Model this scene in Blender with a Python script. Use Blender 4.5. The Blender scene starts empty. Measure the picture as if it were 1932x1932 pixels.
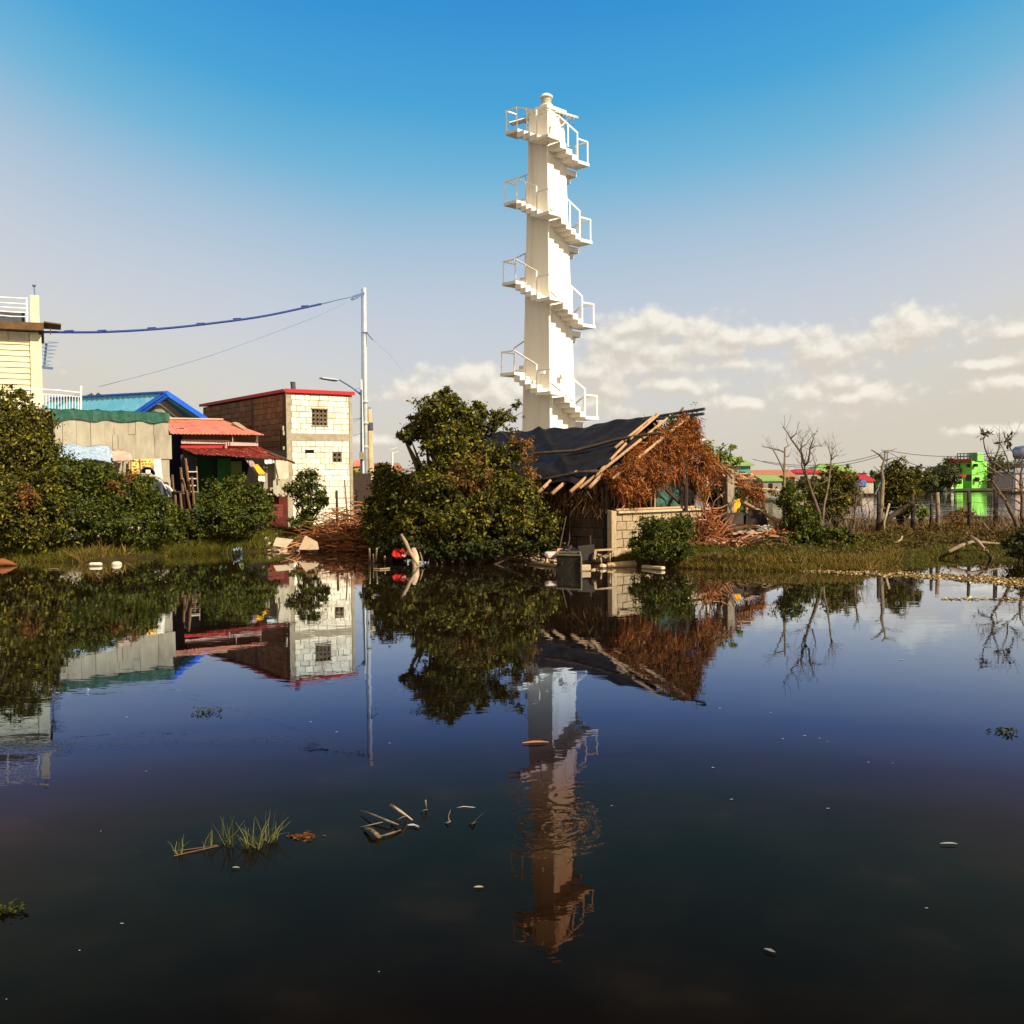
import bpy, bmesh, math, random
import numpy as np
from mathutils import Vector, Matrix, Euler

scene = bpy.context.scene
COL = scene.collection
random.seed(11)
F = 1937.0            # focal length in units of a 1932-wide picture
HC = 2.2              # eye height over the water

# ------------------------------------------------------------------ camera
cam_d = bpy.data.cameras.new("camera")
cam_d.sensor_width = 36.0
cam_d.lens = 36.0 * F / 1932.0
cam_d.clip_start = 0.1
cam_d.clip_end = 8000.0
cam = bpy.data.objects.new("camera", cam_d)
COL.objects.link(cam)
PITCH = math.radians(1.77)
CM = Matrix.Translation((0, 0, HC)) @ Matrix.Rotation(math.pi / 2 - PITCH, 4, 'X') @ Matrix.Rotation(math.radians(-0.55), 4, 'Z')
cam.matrix_world = CM
scene.camera = cam
CR = CM.to_3x3()

# ------------------------------------------------------------------ sun direction
SUN_AZ = Vector((0.745, -0.667, 0)).normalized()
SUN_EL = math.radians(36)
SUN = Vector((SUN_AZ.x * math.cos(SUN_EL), SUN_AZ.y * math.cos(SUN_EL), math.sin(SUN_EL)))
sd = bpy.data.lights.new("sun", 'SUN')
sd.energy = 5.0
sd.angle = math.radians(0.5)
sd.color = (1.0, 0.90, 0.72)
so = bpy.data.objects.new("sun", sd)
so.rotation_euler = SUN.to_track_quat('Z', 'Y').to_euler()
so.location = (60, -40, 60)
COL.objects.link(so)

# ------------------------------------------------------------------ world
def ray(u, v):
    d = CR @ Vector(((u - 966) / F, -(v - 966) / F, -1.0))
    return d
def P(u, v, Y):
    d = ray(u, v)
    k = Y / d.y
    return Vector((d.x * k, Y, HC + d.z * k))
def G(u, v, z=0.0):
    d = ray(u, v)
    k = (z - HC) / d.z
    return Vector((d.x * k, d.y * k, z))
def PX(Y): return Y / F          # metres per picture unit at depth Y
def s2l(c):
    return tuple(((x / 255) / 12.92 if x / 255 < 0.04045 else ((x / 255 + 0.055) / 1.055) ** 2.4) for x in c)
def azel(u, v):
    d = ray(u, v).normalized()
    return math.atan2(d.x, d.y), math.asin(d.z)

world = bpy.data.worlds.new("World")
scene.world = world
world.use_nodes = True
nt = world.node_tree
nt.nodes.clear()
N = nt.nodes.new
L = nt.links.new
def nmath(op, a, b=None, c=None, clamp=False):
    n = N('ShaderNodeMath'); n.operation = op; n.use_clamp = clamp
    for i, x in enumerate((a, b, c)):
        if x is None: continue
        if isinstance(x, (int, float)): n.inputs[i].default_value = x
        else: L(x, n.inputs[i])
    return n.outputs[0]
out = N('ShaderNodeOutputWorld')
bg = N('ShaderNodeBackground')
bg.inputs['Strength'].default_value = 0.0615
L(bg.outputs[0], out.inputs[0])
tc = N('ShaderNodeTexCoord')
sep = N('ShaderNodeSeparateXYZ'); L(tc.outputs['Generated'], sep.inputs[0])
az = nmath('ARCTAN2', sep.outputs[0], sep.outputs[1])
el = nmath('ARCSINE', sep.outputs[2])
sky = N('ShaderNodeTexSky'); sky.sky_type = 'NISHITA'
sky.sun_disc = False
sky.sun_elevation = SUN_EL
sky.sun_rotation = math.atan2(SUN_AZ.x, SUN_AZ.y)
sky.air_density = 1.2; sky.dust_density = 2.0; sky.ozone_density = 2.0
# haze band along the horizon and the deeper blue overhead; the blue reaches lower straight ahead
azs = nmath('MULTIPLY', nmath('ADD', az, math.radians(-1.0)), 1 / math.radians(26))
az2 = nmath('MINIMUM', nmath('MULTIPLY', azs, azs), 1.6)
warp = N('ShaderNodeTexNoise'); warp.inputs['Scale'].default_value = 2.2; warp.inputs['Detail'].default_value = 2
L(tc.outputs['Generated'], warp.inputs['Vector'])
eff = nmath('SUBTRACT', el, nmath('MULTIPLY', az2, math.radians(4.6)))
eff = nmath('ADD', eff, nmath('MULTIPLY', nmath('SUBTRACT', warp.outputs[0], 0.5), math.radians(2.5)))
t = nmath('DIVIDE', eff, math.radians(90), clamp=True)
ramp = N('ShaderNodeValToRGB'); L(t, ramp.inputs[0])
stops = [(0.0, (222, 214, 199)), (2.5, (222, 217, 208)), (5.5, (215, 217, 220)), (9.0, (200, 210, 224)),
         (12.5, (172, 200, 223)), (16.0, (118, 187, 223)), (19.5, (74, 170, 222)), (24.0, (52, 151, 219)),
         (28, (44, 132, 212)), (34, (44, 104, 190)), (50, (60, 100, 160)), (90, (70, 100, 140))]
el_ = ramp.color_ramp.elements
while len(el_) > 1: el_.remove(el_[-1])
el_[0].position = 0; el_[0].color = (*s2l(stops[0][1]), 1)
for d_, c_ in stops[1:]:
    e_ = el_.new(d_ / 90); e_.color = (*s2l(c_), 1)
sc10 = N('ShaderNodeVectorMath'); sc10.operation = 'SCALE'; sc10.inputs['Scale'].default_value = 9.6
L(ramp.outputs[0], sc10.inputs[0])
mixs = N('ShaderNodeMix'); mixs.data_type = 'RGBA'; mixs.inputs[0].default_value = 0.93
L(sky.outputs[0], mixs.inputs[6]); L(sc10.outputs[0], mixs.inputs[7])
# cumulus banks given by azimuth / elevation, roughened by noise
CL = [(1190, 618, 60, 26), (1235, 606, 45, 26), (1300, 622, 95, 26), (1385, 638, 60, 24), (1180, 650, 80, 34), (1330, 655, 110, 34), (1250, 690, 150, 22),
      (1380, 685, 62, 20), (1150, 735, 60, 34), (1130, 760, 70, 30), (1270, 726, 100, 20), (1462, 640, 50, 20), (1560, 662, 85, 34), (1640, 648, 70, 34),
      (1725, 620, 55, 36), (1690, 650, 70, 24), (1520, 745, 75, 34), (1585, 726, 50, 26), (1640, 740, 55, 22), (1400, 762, 60, 20), (1910, 625, 65, 22),
      (1860, 686, 60, 11), (1900, 728, 60, 24), (890, 718, 95, 28), (850, 740, 110, 26), (1000, 745, 90, 26), (1250, 668, 150, 40), (1590, 748, 90, 24), (930, 745, 120, 34),
      (1880, 812, 60, 10), (1120, 700, 80, 40), (700, 830, 50, 12), (2200, 640, 150, 60), (2400, 690, 220, 60), (-300, 700, 200, 50)]
def cloud_density(vec):
    """largest of the soft ellipses at this direction, broken up by noise"""
    s = N('ShaderNodeSeparateXYZ'); L(vec, s.inputs[0])
    a = nmath('ARCTAN2', s.outputs[0], s.outputs[1]); e = nmath('ARCSINE', s.outputs[2])
    comb = N('ShaderNodeCombineXYZ'); L(a, comb.inputs[0]); L(nmath('MULTIPLY', e, 1.25), comb.inputs[1])
    acc = None
    for (u, v, ru, rv) in CL:
        a0, e0 = azel(u, v); e0 = e0
        da = nmath('MULTIPLY', nmath('SUBTRACT', a, a0), F / ru * 0.84)
        de = nmath('MULTIPLY', nmath('SUBTRACT', e, e0), F / rv * 0.84)
        r2 = nmath('MULTIPLY_ADD', da, da, nmath('MULTIPLY', de, de))
        acc = r2 if acc is None else nmath('MINIMUM', acc, r2)
    base = nmath('SUBTRACT', 1.0, nmath('SQRT', acc))
    n1 = N('ShaderNodeTexNoise'); n1.noise_dimensions = '2D'
    n1.inputs['Scale'].default_value = 26; n1.inputs['Detail'].default_value = 7; n1.inputs['Roughness'].default_value = 0.62
    L(comb.outputs[0], n1.inputs['Vector'])
    v1 = N('ShaderNodeTexVoronoi'); v1.voronoi_dimensions = '2D'; v1.feature = 'SMOOTH_F1'
    v1.inputs['Scale'].default_value = 70; v1.inputs['Smoothness'].default_value = 0.6
    L(comb.outputs[0], v1.inputs['Vector'])
    d = nmath('ADD', base, nmath('MULTIPLY', nmath('SUBTRACT', n1.outputs[0], 0.485), 2.2))
    d = nmath('SUBTRACT', d, nmath('MULTIPLY', nmath('SUBTRACT', v1.outputs['Distance'], 0.35), 0.5))
    return d
d0 = cloud_density(tc.outputs['Generated'])
off = N('ShaderNodeVectorMath'); off.operation = 'ADD'
off.inputs[1].default_value = (0.003, 0, 0.0085)
L(tc.outputs['Generated'], off.inputs[0])
nrm = N('ShaderNodeVectorMath'); nrm.operation = 'NORMALIZE'; L(off.outputs[0], nrm.inputs[0])
d1 = cloud_density(nrm.outputs[0])
mr = N('ShaderNodeMapRange'); mr.interpolation_type = 'SMOOTHSTEP'
mr.inputs[1].default_value = -0.22; mr.inputs[2].default_value = 0.68
L(d0, mr.inputs[0])
lit = nmath('ADD', 0.36, nmath('MULTIPLY', nmath('SUBTRACT', d0, d1), 0.75), clamp=True)
cr = N('ShaderNodeValToRGB'); L(lit, cr.inputs[0])
cr.color_ramp.elements[0].color = tuple(9.6 * 0.1 * x * 1.0 for x in s2l((222, 212, 198))) + (1,)
cr.color_ramp.elements[1].color = tuple(9.6 * 0.1 * x for x in s2l((255, 249, 234))) + (1,)
cr.color_ramp.elements[0].position = 0.1; cr.color_ramp.elements[1].position = 0.85
c10 = N('ShaderNodeVectorMath'); c10.operation = 'SCALE'; c10.inputs['Scale'].default_value = 10.0
L(cr.outputs[0], c10.inputs[0])
mixc = N('ShaderNodeMix'); mixc.data_type = 'RGBA'
L(nmath('MULTIPLY', mr.outputs[0], 0.86), mixc.inputs[0])
L(mixs.outputs[2], mixc.inputs[6]); L(c10.outputs[0], mixc.inputs[7])
# unseen sky half behind the photographer, brightened as warm fill for shaded faces
mb = N('ShaderNodeMapRange'); mb.interpolation_type = 'SMOOTHSTEP'
mb.inputs[1].default_value = 0.35; mb.inputs[2].default_value = -0.5
L(sep.outputs[1], mb.inputs[0])
mixb = N('ShaderNodeMix'); mixb.data_type = 'RGBA'
L(mb.outputs[0], mixb.inputs[0]); L(mixc.outputs[2], mixb.inputs[6])
mixb.inputs[7].default_value = (8.0, 6.5, 4.6, 1)
L(mixb.outputs[2], bg.inputs['Color'])
scene.view_settings.view_transform = 'Standard'
scene.view_settings.look = 'None'
scene.view_settings.exposure = 0.7
scene.view_settings.gamma = 1.0

# ------------------------------------------------------------------ materials
def newmat(name):
    m = bpy.data.materials.new(name); m.use_nodes = True
    m.node_tree.nodes.clear()
    return m, m.node_tree
def mat(name, c1, c2=None, scale=3.0, rough=0.8, metal=0.0, bump=0.0, bscale=20.0, stain=None, sscale=1.2, samt=0.5, stretch=(1, 1, 1), island=0.0, spec=0.22):
    """principled surface: two tones by noise, optional stains, optional tone per loose piece"""
    m, t_ = newmat(name)
    A = t_.nodes.new; K = t_.links.new
    o = A('ShaderNodeOutputMaterial'); b = A('ShaderNodeBsdfPrincipled'); K(b.outputs[0], o.inputs[0])
    b.inputs['Roughness'].default_value = rough; b.inputs['Metallic'].default_value = metal
    b.inputs['Specular IOR Level'].default_value = spec
    tc_ = A('ShaderNodeTexCoord'); mp = A('ShaderNodeMapping'); K(tc_.outputs['Object'], mp.inputs[0])
    mp.inputs['Scale'].default_value = stretch
    c2 = c2 or tuple(x * 0.8 for x in c1)
    if name not in ('white_paint', 'white_rail'):
        c1 = tuple(x * .80 for x in c1); c2 = tuple(x * .80 for x in c2); stain = tuple(x * .80 for x in stain) if stain else None
    n = A('ShaderNodeTexNoise'); n.inputs['Scale'].default_value = scale; n.inputs['Detail'].default_value = 6
    n.inputs['Roughness'].default_value = 0.65
    K(mp.outputs[0], n.inputs['Vector'])
    r = A('ShaderNodeMapRange'); r.inputs[1].default_value = 0.35; r.inputs[2].default_value = 0.65
    K(n.outputs[0], r.inputs[0])
    mx = A('ShaderNodeMix'); mx.data_type = 'RGBA'; K(r.outputs[0], mx.inputs[0])
    mx.inputs[6].default_value = (*c1, 1); mx.inputs[7].default_value = (*c2, 1)
    res = mx.outputs[2]
    if stain:
        n2 = A('ShaderNodeTexNoise'); n2.inputs['Scale'].default_value = sscale; n2.inputs['Detail'].default_value = 8
        n2.inputs['Roughness'].default_value = 0.7
        K(mp.outputs[0], n2.inputs['Vector'])
        r2 = A('ShaderNodeMapRange'); r2.inputs[1].default_value = 0.52; r2.inputs[2].default_value = 0.7
        r2.inputs[4].default_value = samt
        K(n2.outputs[0], r2.inputs[0])
        m2 = A('ShaderNodeMix'); m2.data_type = 'RGBA'; K(r2.outputs[0], m2.inputs[0]); K(res, m2.inputs[6])
        m2.inputs[7].default_value = (*stain, 1); res = m2.outputs[2]
    if island:
        g = A('ShaderNodeNewGeometry'); hs = A('ShaderNodeHueSaturation'); K(res, hs.inputs['Color'])
        mr_ = A('ShaderNodeMapRange'); mr_.inputs[3].default_value = 1 - island; mr_.inputs[4].default_value = 1 + island
        K(g.outputs['Random Per Island'], mr_.inputs[0]); K(mr_.outputs[0], hs.inputs['Value']); res = hs.outputs[0]
    K(res, b.inputs['Base Color'])
    if bump:
        n3 = A('ShaderNodeTexNoise'); n3.inputs['Scale'].default_value = bscale; n3.inputs['Detail'].default_value = 5
        K(mp.outputs[0], n3.inputs['Vector'])
        bp = A('ShaderNodeBump'); bp.inputs['Strength'].default_value = 1; bp.inputs['Distance'].default_value = bump
        K(n3.outputs[0], bp.inputs['Height']); K(bp.outputs[0], b.inputs['Normal'])
    return m
def leafmat(name, cols, trans=0.35):
    """leaf surface: each leaf its own tone, some light passing through"""
    m, t_ = newmat(name)
    A = t_.nodes.new; K = t_.links.new
    o = A('ShaderNodeOutputMaterial')
    g = A('ShaderNodeNewGeometry'); r = A('ShaderNodeValToRGB'); K(g.outputs['Random Per Island'], r.inputs[0])
    e = r.color_ramp.elements
    while len(e) > 1: e.remove(e[-1])
    e[0].position = 0; e[0].color = (*cols[0], 1)
    for i, c in enumerate(cols[1:]):
        x = e.new((i + 1) / (len(cols) - 1)); x.color = (*c, 1)
    d = A('ShaderNodeBsdfDiffuse'); tr = A('ShaderNodeBsdfTranslucent'); gl = A('ShaderNodeBsdfGlossy')
    gl.inputs['Roughness'].default_value = 0.6; gl.inputs['Color'].default_value = (1, 1, 1, 1)
    K(r.outputs[0], d.inputs[0]); K(r.outputs[0], tr.inputs[0])
    m1 = A('ShaderNodeMixShader'); m1.inputs[0].default_value = trans; K(d.outputs[0], m1.inputs[1]); K(tr.outputs[0], m1.inputs[2])
    m2 = A('ShaderNodeMixShader'); m2.inputs[0].default_value = 0.012; K(m1.outputs[0], m2.inputs[1]); K(gl.outputs[0], m2.inputs[2])
    K(m2.outputs[0], o.inputs[0])
    return m

LEAF_OLIVE = leafmat("olive_leaves", [(.014, .018, .002), (.05, .055, .004), (.15, .135, .008), (.02, .024, .003), (.32, .27, .014), (.06, .032, .004), (.012, .016, .002), (.035, .042, .003)])
LEAF_GREEN = leafmat("green_leaves", [(.010, .018, .002), (.035, .055, .003), (.09, .11, .006), (.016, .024, .003), (.2, .19, .01), (.012, .018, .002), (.03, .045, .003)])
LEAF_BROWN = leafmat("brown_leaves", [(.16, .06, .012), (.22, .09, .02), (.09, .05, .01), (.26, .13, .02)])
LEAF_FAR = leafmat("far_leaves", [(.04, .055, .018), (.07, .08, .02), (.1, .1, .025)])
LEAF_BRIGHT = leafmat("bright_leaves", [(.07, .12, .012), (.12, .17, .015), (.18, .2, .02), (.05, .08, .01)])
VINE = leafmat("dry_vine", [(.14, .028, .006), (.36, .08, .010), (.50, .15, .022), (.04, .012, .005), (.50, .22, .06), (.10, .03, .008), (.025, .01, .005), (.22, .08, .02), (.03, .014, .006)], 0.12)
TWIG = leafmat("dry_twig", [(.22, .09, .04), (.36, .17, .08), (.5, .3, .17), (.06, .03, .015), (.26, .08, .03), (.04, .025, .015), (.1, .05, .025)], 0.0)
GRASS = leafmat("grass_blades", [(.03, .042, .003), (.06, .075, .005), (.15, .13, .010), (.04, .055, .004), (.18, .12, .012), (.06, .065, .006)], 0.25)
GRASSDRY = leafmat("dry_grass", [(.16, .08, .02), (.24, .13, .03), (.1, .07, .012), (.3, .16, .05)], 0.2)
LITTER = leafmat("leaf_litter", [(.42, .3, .13), (.2, .12, .04), (.6, .47, .23), (.09, .05, .02), (.16, .11, .04)], 0.0)
GRASSLIT = leafmat("bright_grass", [(.04, .05, .01), (.09, .11, .02), (.18, .16, .05), (.02, .025, .006)], 0.3)

WHITE = mat("white_paint", (.80, .755, .66), (.75, .70, .60), 1.5, 0.7, stain=(.46, .38, .27), sscale=1.3, samt=.5, stretch=(1.6, 1.6, .16), spec=.2)
RAILW = mat("white_rail", (.86, .84, .78), (.78, .75, .68), 4, .4)
BLOCK = mat("cream_block", (.95, .88, .70), (.80, .71, .53), 7, .9, bump=.008, bscale=30, island=.16, stain=(.42, .32, .20), sscale=1.4, samt=.6)
BLOCKB = mat("brown_block", (.30, .145, .08), (.20, .095, .05), 6, .9, bump=.006, bscale=30, island=.22)  # brown side-wall blocks; shade also put into this tone, mortar and concrete alike
MORTAR = mat("mortar", (.36, .27, .17), (.24, .17, .10), 10, .95, bump=.01, bscale=40)
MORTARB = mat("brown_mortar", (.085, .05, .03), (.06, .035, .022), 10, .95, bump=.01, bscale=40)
CONC = mat("concrete", (.42, .36, .25), (.32, .26, .17), 5, .9, bump=.004, stain=(.18, .14, .09), sscale=2, samt=.6)
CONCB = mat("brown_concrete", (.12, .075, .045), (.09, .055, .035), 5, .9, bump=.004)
REDTRIM = mat("red_trim", (.55, .02, .02), (.42, .015, .02), 4, .5)
BREEZE = mat("breeze_block", (.20, .15, .10), (.12, .09, .06), 8, .9)
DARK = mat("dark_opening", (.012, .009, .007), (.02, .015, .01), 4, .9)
FIBRE = mat("fibre_sheet", (.43, .38, .28), (.32, .28, .20), 2.2, .9, bump=.004, bscale=25, stain=(.20, .155, .10), sscale=1.5, samt=.6, stretch=(1.6, 1.6, .5), island=.09)
TARPG = mat("green_tarp", (.018, .10, .06), (.012, .06, .038), 5, .55, bump=.02, bscale=6)
BLUER = mat("blue_roof_sheet", (.15, .52, .80), (.20, .60, .84), 3, .35, bump=.004, stain=(.45, .72, .82), sscale=2, samt=.5)
BLUEF = mat("blue_fascia", (.012, .10, .60), (.02, .14, .7), 3, .45)
CREAM = mat("cream_siding", (.80, .72, .45), (.70, .62, .38), 2, .65, stain=(.5, .42, .25), sscale=1.5, samt=.3)
BROWN = mat("brown_slab", (.16, .085, .035), (.10, .05, .022), 4, .8)
STEEL = mat("galvanised_steel", (.56, .59, .60), (.44, .47, .48), 3, .45, stain=(.5, .5, .5), samt=.3)
STEELB = mat("blue_grey_steel", (.16, .24, .38), (.11, .17, .28), 3, .5, metal=.2)
DARKST = mat("dark_steel", (.07, .08, .10), (.05, .055, .07), 4, .6, stain=(.2, .2, .2), samt=.4)
CABLE = mat("blue_cable_sleeve", (.015, .05, .24), (.01, .035, .18), 4, .6)
PINKR = mat("faded_red_roof", (.78, .29, .19), (.66, .21, .13), 3, .7, stain=(.45, .13, .08), sscale=3, samt=.5, stretch=(1, .4, 1))
REDR = mat("dark_red_roof", (.30, .028, .014), (.14, .014, .01), 5, .55, stain=(.62, .24, .13), sscale=4, samt=.9)
WOOD = mat("weathered_wood", (.26, .15, .08), (.16, .09, .05), 6, .85, stretch=(3, 3, .5), island=.25)
WOODL = mat("pale_wood", (.52, .32, .17), (.40, .22, .11), 6, .8, stretch=(3, 3, .5), island=.2)
WOODD = mat("dark_wood", (.055, .035, .022), (.035, .022, .015), 6, .85, island=.3)
BARK = mat("bark", (.15, .10, .06), (.08, .052, .03), 12, .9, bump=.008, bscale=30)
BARKP = mat("pale_bark", (.30, .22, .14), (.14, .10, .06), 9, .9, bump=.006, bscale=30)
BLACKT = mat("black_tarp", (.009, .008, .008), (.018, .016, .015), 2.5, .6, bump=.06, bscale=3.0, spec=.12)
NAVY = mat("navy_wall", (.02, .025, .075), (.014, .016, .05), 3, .8)
GREENW = mat("green_boards", (.035, .17, .025), (.02, .10, .015), 2, .7, stretch=(6, 6, 1))
PALEW = mat("pale_board", (.62, .56, .42), (.5, .44, .32), 4, .8, stain=(.3, .24, .15), samt=.5, island=.1)
CLOTHW = mat("white_cloth", (.80, .76, .64), (.70, .64, .52), 5, .9, bump=.02, bscale=5)
CLOTHY = mat("yellow_cloth", (.85, .45, .02), (.78, .36, .02), 5, .9)
CLOTHP = mat("mauve_cloth", (.42, .28, .32), (.32, .2, .24), 5, .9)
CLOTHR = mat("red_cloth", (.50, .015, .01), (.33, .01, .01), 5, .8, bump=.02, bscale=8)
CLOTHG = mat("sea_green_cloth", (.035, .09, .065), (.07, .15, .11), 5, .9, stretch=(5, 5, .6), bump=.03, bscale=5)
PINKC = mat("pinkish_canvas", (.66, .46, .36), (.52, .34, .25), 3, .9, bump=.02, bscale=6, stain=(.3, .2, .15), samt=.4)
TEAL = mat("teal_wall", (.10, .38, .30), (.08, .32, .26), 3, .8)
LIMER = mat("lime_roof", (.28, .42, .12), (.22, .34, .09), 3, .7)
GREENH = mat("bright_green_wall", (.26, .74, .11), (.22, .66, .09), 1, .75)
RUST = mat("rusty_roof", (.26, .09, .04), (.17, .06, .03), 2, .85)
ORANGE = mat("orange_roof", (.48, .2, .1), (.36, .14, .08), 2, .85)
WHITEP = mat("white_plastic", (.84, .82, .74), (.76, .72, .62), 5, .5)
BLUEP = mat("blue_plastic", (.03, .16, .5), (.03, .12, .4), 4, .5)
REDB = mat("brick_red_box", (.22, .05, .03), (.13, .03, .02), 4, .8)
GLASSM = mat("lantern_glass", (.55, .55, .42), (.42, .42, .34), 6, .12)
PANEL = mat("solar_cell", (.02, .022, .035), (.03, .03, .04), 3, .25)
MUD = mat("mud", (.050, .036, .014), (.026, .022, .009), 2.5, .95, bump=.05, bscale=6, stain=(.10, .055, .02), sscale=1.6, samt=.8, spec=.02)

# ------------------------------------------------------------------ mesh builders
class MB:
    def __init__(s): s.v = []; s.f = []; s.smooth = False
    def add(s, vs, fs):
        o = len(s.v); s.v += [tuple(x) for x in vs]; s.f += [tuple(i + o for i in f) for f in fs]; return s
    def hexa(s, b, t):
        """b: four bottom points, t: four top points in the same order"""
        return s.add(list(b) + list(t), [(3, 2, 1, 0), (4, 5, 6, 7), (0, 1, 5, 4), (1, 2, 6, 5), (2, 3, 7, 6), (3, 0, 4, 7)])
    def box(s, c, size, rot=0.0, tilt=None):
        c = Vector(c); h = Vector(size) / 2
        R = Matrix.Rotation(rot, 3, 'Z')
        if tilt is not None: R = R @ tilt
        q = [(-1, -1), (1, -1), (1, 1), (-1, 1)]
        return s.hexa([c + R @ Vector((x * h.x, y * h.y, -h.z)) for x, y in q], [c + R @ Vector((x * h.x, y * h.y, h.z)) for x, y in q])
    def wall(s, p, q, z0, z1, th=0.12, z1b=None):
        """upright slab from p to q (x, y), thickness added to the far side"""
        p = Vector(p[:2]); q = Vector(q[:2]); d = (q - p).normalized(); n = Vector((-d.y, d.x)) * th
        z1b = z1 if z1b is None else z1b
        a, b, c, e = p, q, q + n, p + n
        return s.hexa([(*a, z0), (*b, z0), (*c, z0), (*e, z0)], [(*a, z1), (*b, z1b), (*c, z1b), (*e, z1)])
    def slab(s, a, b, c, d, th):
        """four corners, thickened downwards along the normal"""
        a, b, c, d = map(Vector, (a, b, c, d)); n = (b - a).cross(d - a).normalized()
        if n.z < 0: n = -n
        return s.hexa([p - n * th for p in (a, b, c, d)], [a, b, c, d])
    def bar(s, a, b, w, h=None, up=(0, 0, 1)):
        a, b = Vector(a), Vector(b); d = (b - a).normalized(); h = h or w
        x = d.cross(Vector(up))
        if x.length < 1e-3: x = d.cross(Vector((1, 0, 0)))
        x.normalize(); y = x.cross(d)
        x *= w / 2; y *= h / 2
        return s.hexa([a - x - y, a + x - y, a + x + y, a - x + y], [b - x - y, b + x - y, b + x + y, b - x + y])
    def tube(s, pts, r, n=6, cap=True):
        pts = [Vector(p) for p in pts]; k = len(pts)
        rs = [r] * k if isinstance(r, (int, float)) else list(r)
        o = len(s.v); ref = None
        for i, p in enumerate(pts):
            d = (pts[min(i + 1, k - 1)] - pts[max(i - 1, 0)]).normalized()
            if ref is None:
                ref = d.orthogonal().normalized()
            x = (ref - d * ref.dot(d))
            x = x.normalized() if x.length > 1e-4 else d.orthogonal().normalized()
            ref = x; y = d.cross(x)
            for j in range(n):
                a = 2 * math.pi * j / n
                s.v.append(tuple(p + (x * math.cos(a) + y * math.sin(a)) * rs[i]))
        for i in range(k - 1):
            for j in range(n):
                a = o + i * n + j; b = o + i * n + (j + 1) % n
                s.f.append((a, b, b + n, a + n))
        if cap:
            s.f.append(tuple(o + j for j in reversed(range(n)))); s.f.append(tuple(o + (k - 1) * n + j for j in range(n)))
        return s
    def lathe(s, c, prof, n=20):
        c = Vector(c); o = len(s.v)
        for r, z in prof:
            for j in range(n):
                a = 2 * math.pi * j / n; s.v.append((c.x + r * math.cos(a), c.y + r * math.sin(a), c.z + z))
        for i in range(len(prof) - 1):
            for j in range(n):
                a = o + i * n + j; b = o + i * n + (j + 1) % n
                s.f.append((a, b, b + n, a + n))
        s.f.append(tuple(o + j for j in reversed(range(n)))); s.f.append(tuple(o + (len(prof) - 1) * n + j for j in range(n)))
        return s
    def prism(s, pts, off):
        """closed polygon pts extruded by vector off"""
        pts = [Vector(p) for p in pts]; off = Vector(off); k = len(pts)
        return s.add(pts + [p + off for p in pts], [tuple(range(k - 1, -1, -1)), tuple(range(k, 2 * k))] + [(i, (i + 1) % k, (i + 1) % k + k, i + k) for i in range(k)])
    def corr(s, a, b, c, d, n, amp, th=0.004, rows=1, wob=0.0):
        """corrugated sheet: a-b along the eave, d-c along the top; n waves"""
        a, b, c, d = map(Vector, (a, b, c, d)); nr = (b - a).cross(d - a).normalized()
        if nr.z < 0: nr = -nr
        o = len(s.v); m = n * 4
        for r in range(rows + 1):
            for i in range(m + 1):
                t_ = i / m; p = a.lerp(b, t_); q = d.lerp(c, t_)
                w = wob * (random.random() - .5)
                s.v.append(tuple(p.lerp(q, r / rows) + nr * (amp * math.sin(t_ * n * 2 * math.pi) + w)))
        for r in range(rows):
            for i in range(m):
                k = o + r * (m + 1) + i; s.f.append((k, k + 1, k + m + 2, k + m + 1))
        return s
    def build(s, name, material, parent=None, smooth=False, bev=0.0, solid=0.0):
        me = bpy.data.meshes.new(name)
        off_ = parent_loc(parent) if parent else Vector((0, 0, 0))
        vs = [(x - off_.x, y - off_.y, z - off_.z) for x, y, z in s.v]
        me.from_pydata(vs, [], s.f)
        bm = bmesh.new(); bm.from_mesh(me); bmesh.ops.recalc_face_normals(bm, faces=bm.faces)
        if bev:
            bmesh.ops.bevel(bm, geom=list(bm.edges), offset=bev, segments=1, affect='EDGES', clamp_overlap=True)
        bm.to_mesh(me); bm.free()
        return finish(me, name, material, parent, smooth, solid)
def parent_loc(o):
    v = Vector((0, 0, 0))
    while o is not None: v += o.location; o = o.parent
    return v
def finish(me, name, material, parent, smooth=False, solid=0.0):
    me.materials.append(material)
    if smooth: me.polygons.foreach_set('use_smooth', [True] * len(me.polygons))
    o = bpy.data.objects.new(name, me); COL.objects.link(o)
    if parent: o.parent = parent
    if solid:
        md = o.modifiers.new("thickness", 'SOLIDIFY'); md.thickness = solid; md.offset = 0
    return o
def tag(o, label, cat, group=None, kind=None):
    o['label'] = label
    if cat: o['category'] = cat
    if group: o['group'] = group
    if kind: o['kind'] = kind
    return o
def thing(name, label, cat, loc, group=None):
    o = bpy.data.objects.new(name, None); COL.objects.link(o); o.location = Vector(loc); o.empty_display_size = .2
    return tag(o, label, cat, group)
def single(mb, name, material, label, cat, group=None, kind=None, **kw):
    """a thing that is one mesh; its origin is put at its base"""
    o = mb.build(name, material, None, **kw); return recentre(tag(o, label, cat, group, kind))
def recentre(o):
    me = o.data; n = len(me.vertices); a = np.empty(n * 3, 'f'); me.vertices.foreach_get('co', a); a = a.reshape(-1, 3)
    c = a.mean(0); c[2] = a[:, 2].min(); a -= c; me.vertices.foreach_set('co', a.ravel()); me.update()
    o.location = Vector([float(x) for x in c]); return o
def copy_tree(o, loc, rz=0.0, sc=1.0):
    c = o.copy(); COL.objects.link(c); c.location = loc; c.rotation_euler = (0, 0, rz); c.scale = (sc, sc, sc)
    for ch in [x for x in bpy.data.objects if x.parent == o]:
        d = ch.copy(); COL.objects.link(d); d.parent = c
    return c

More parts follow.
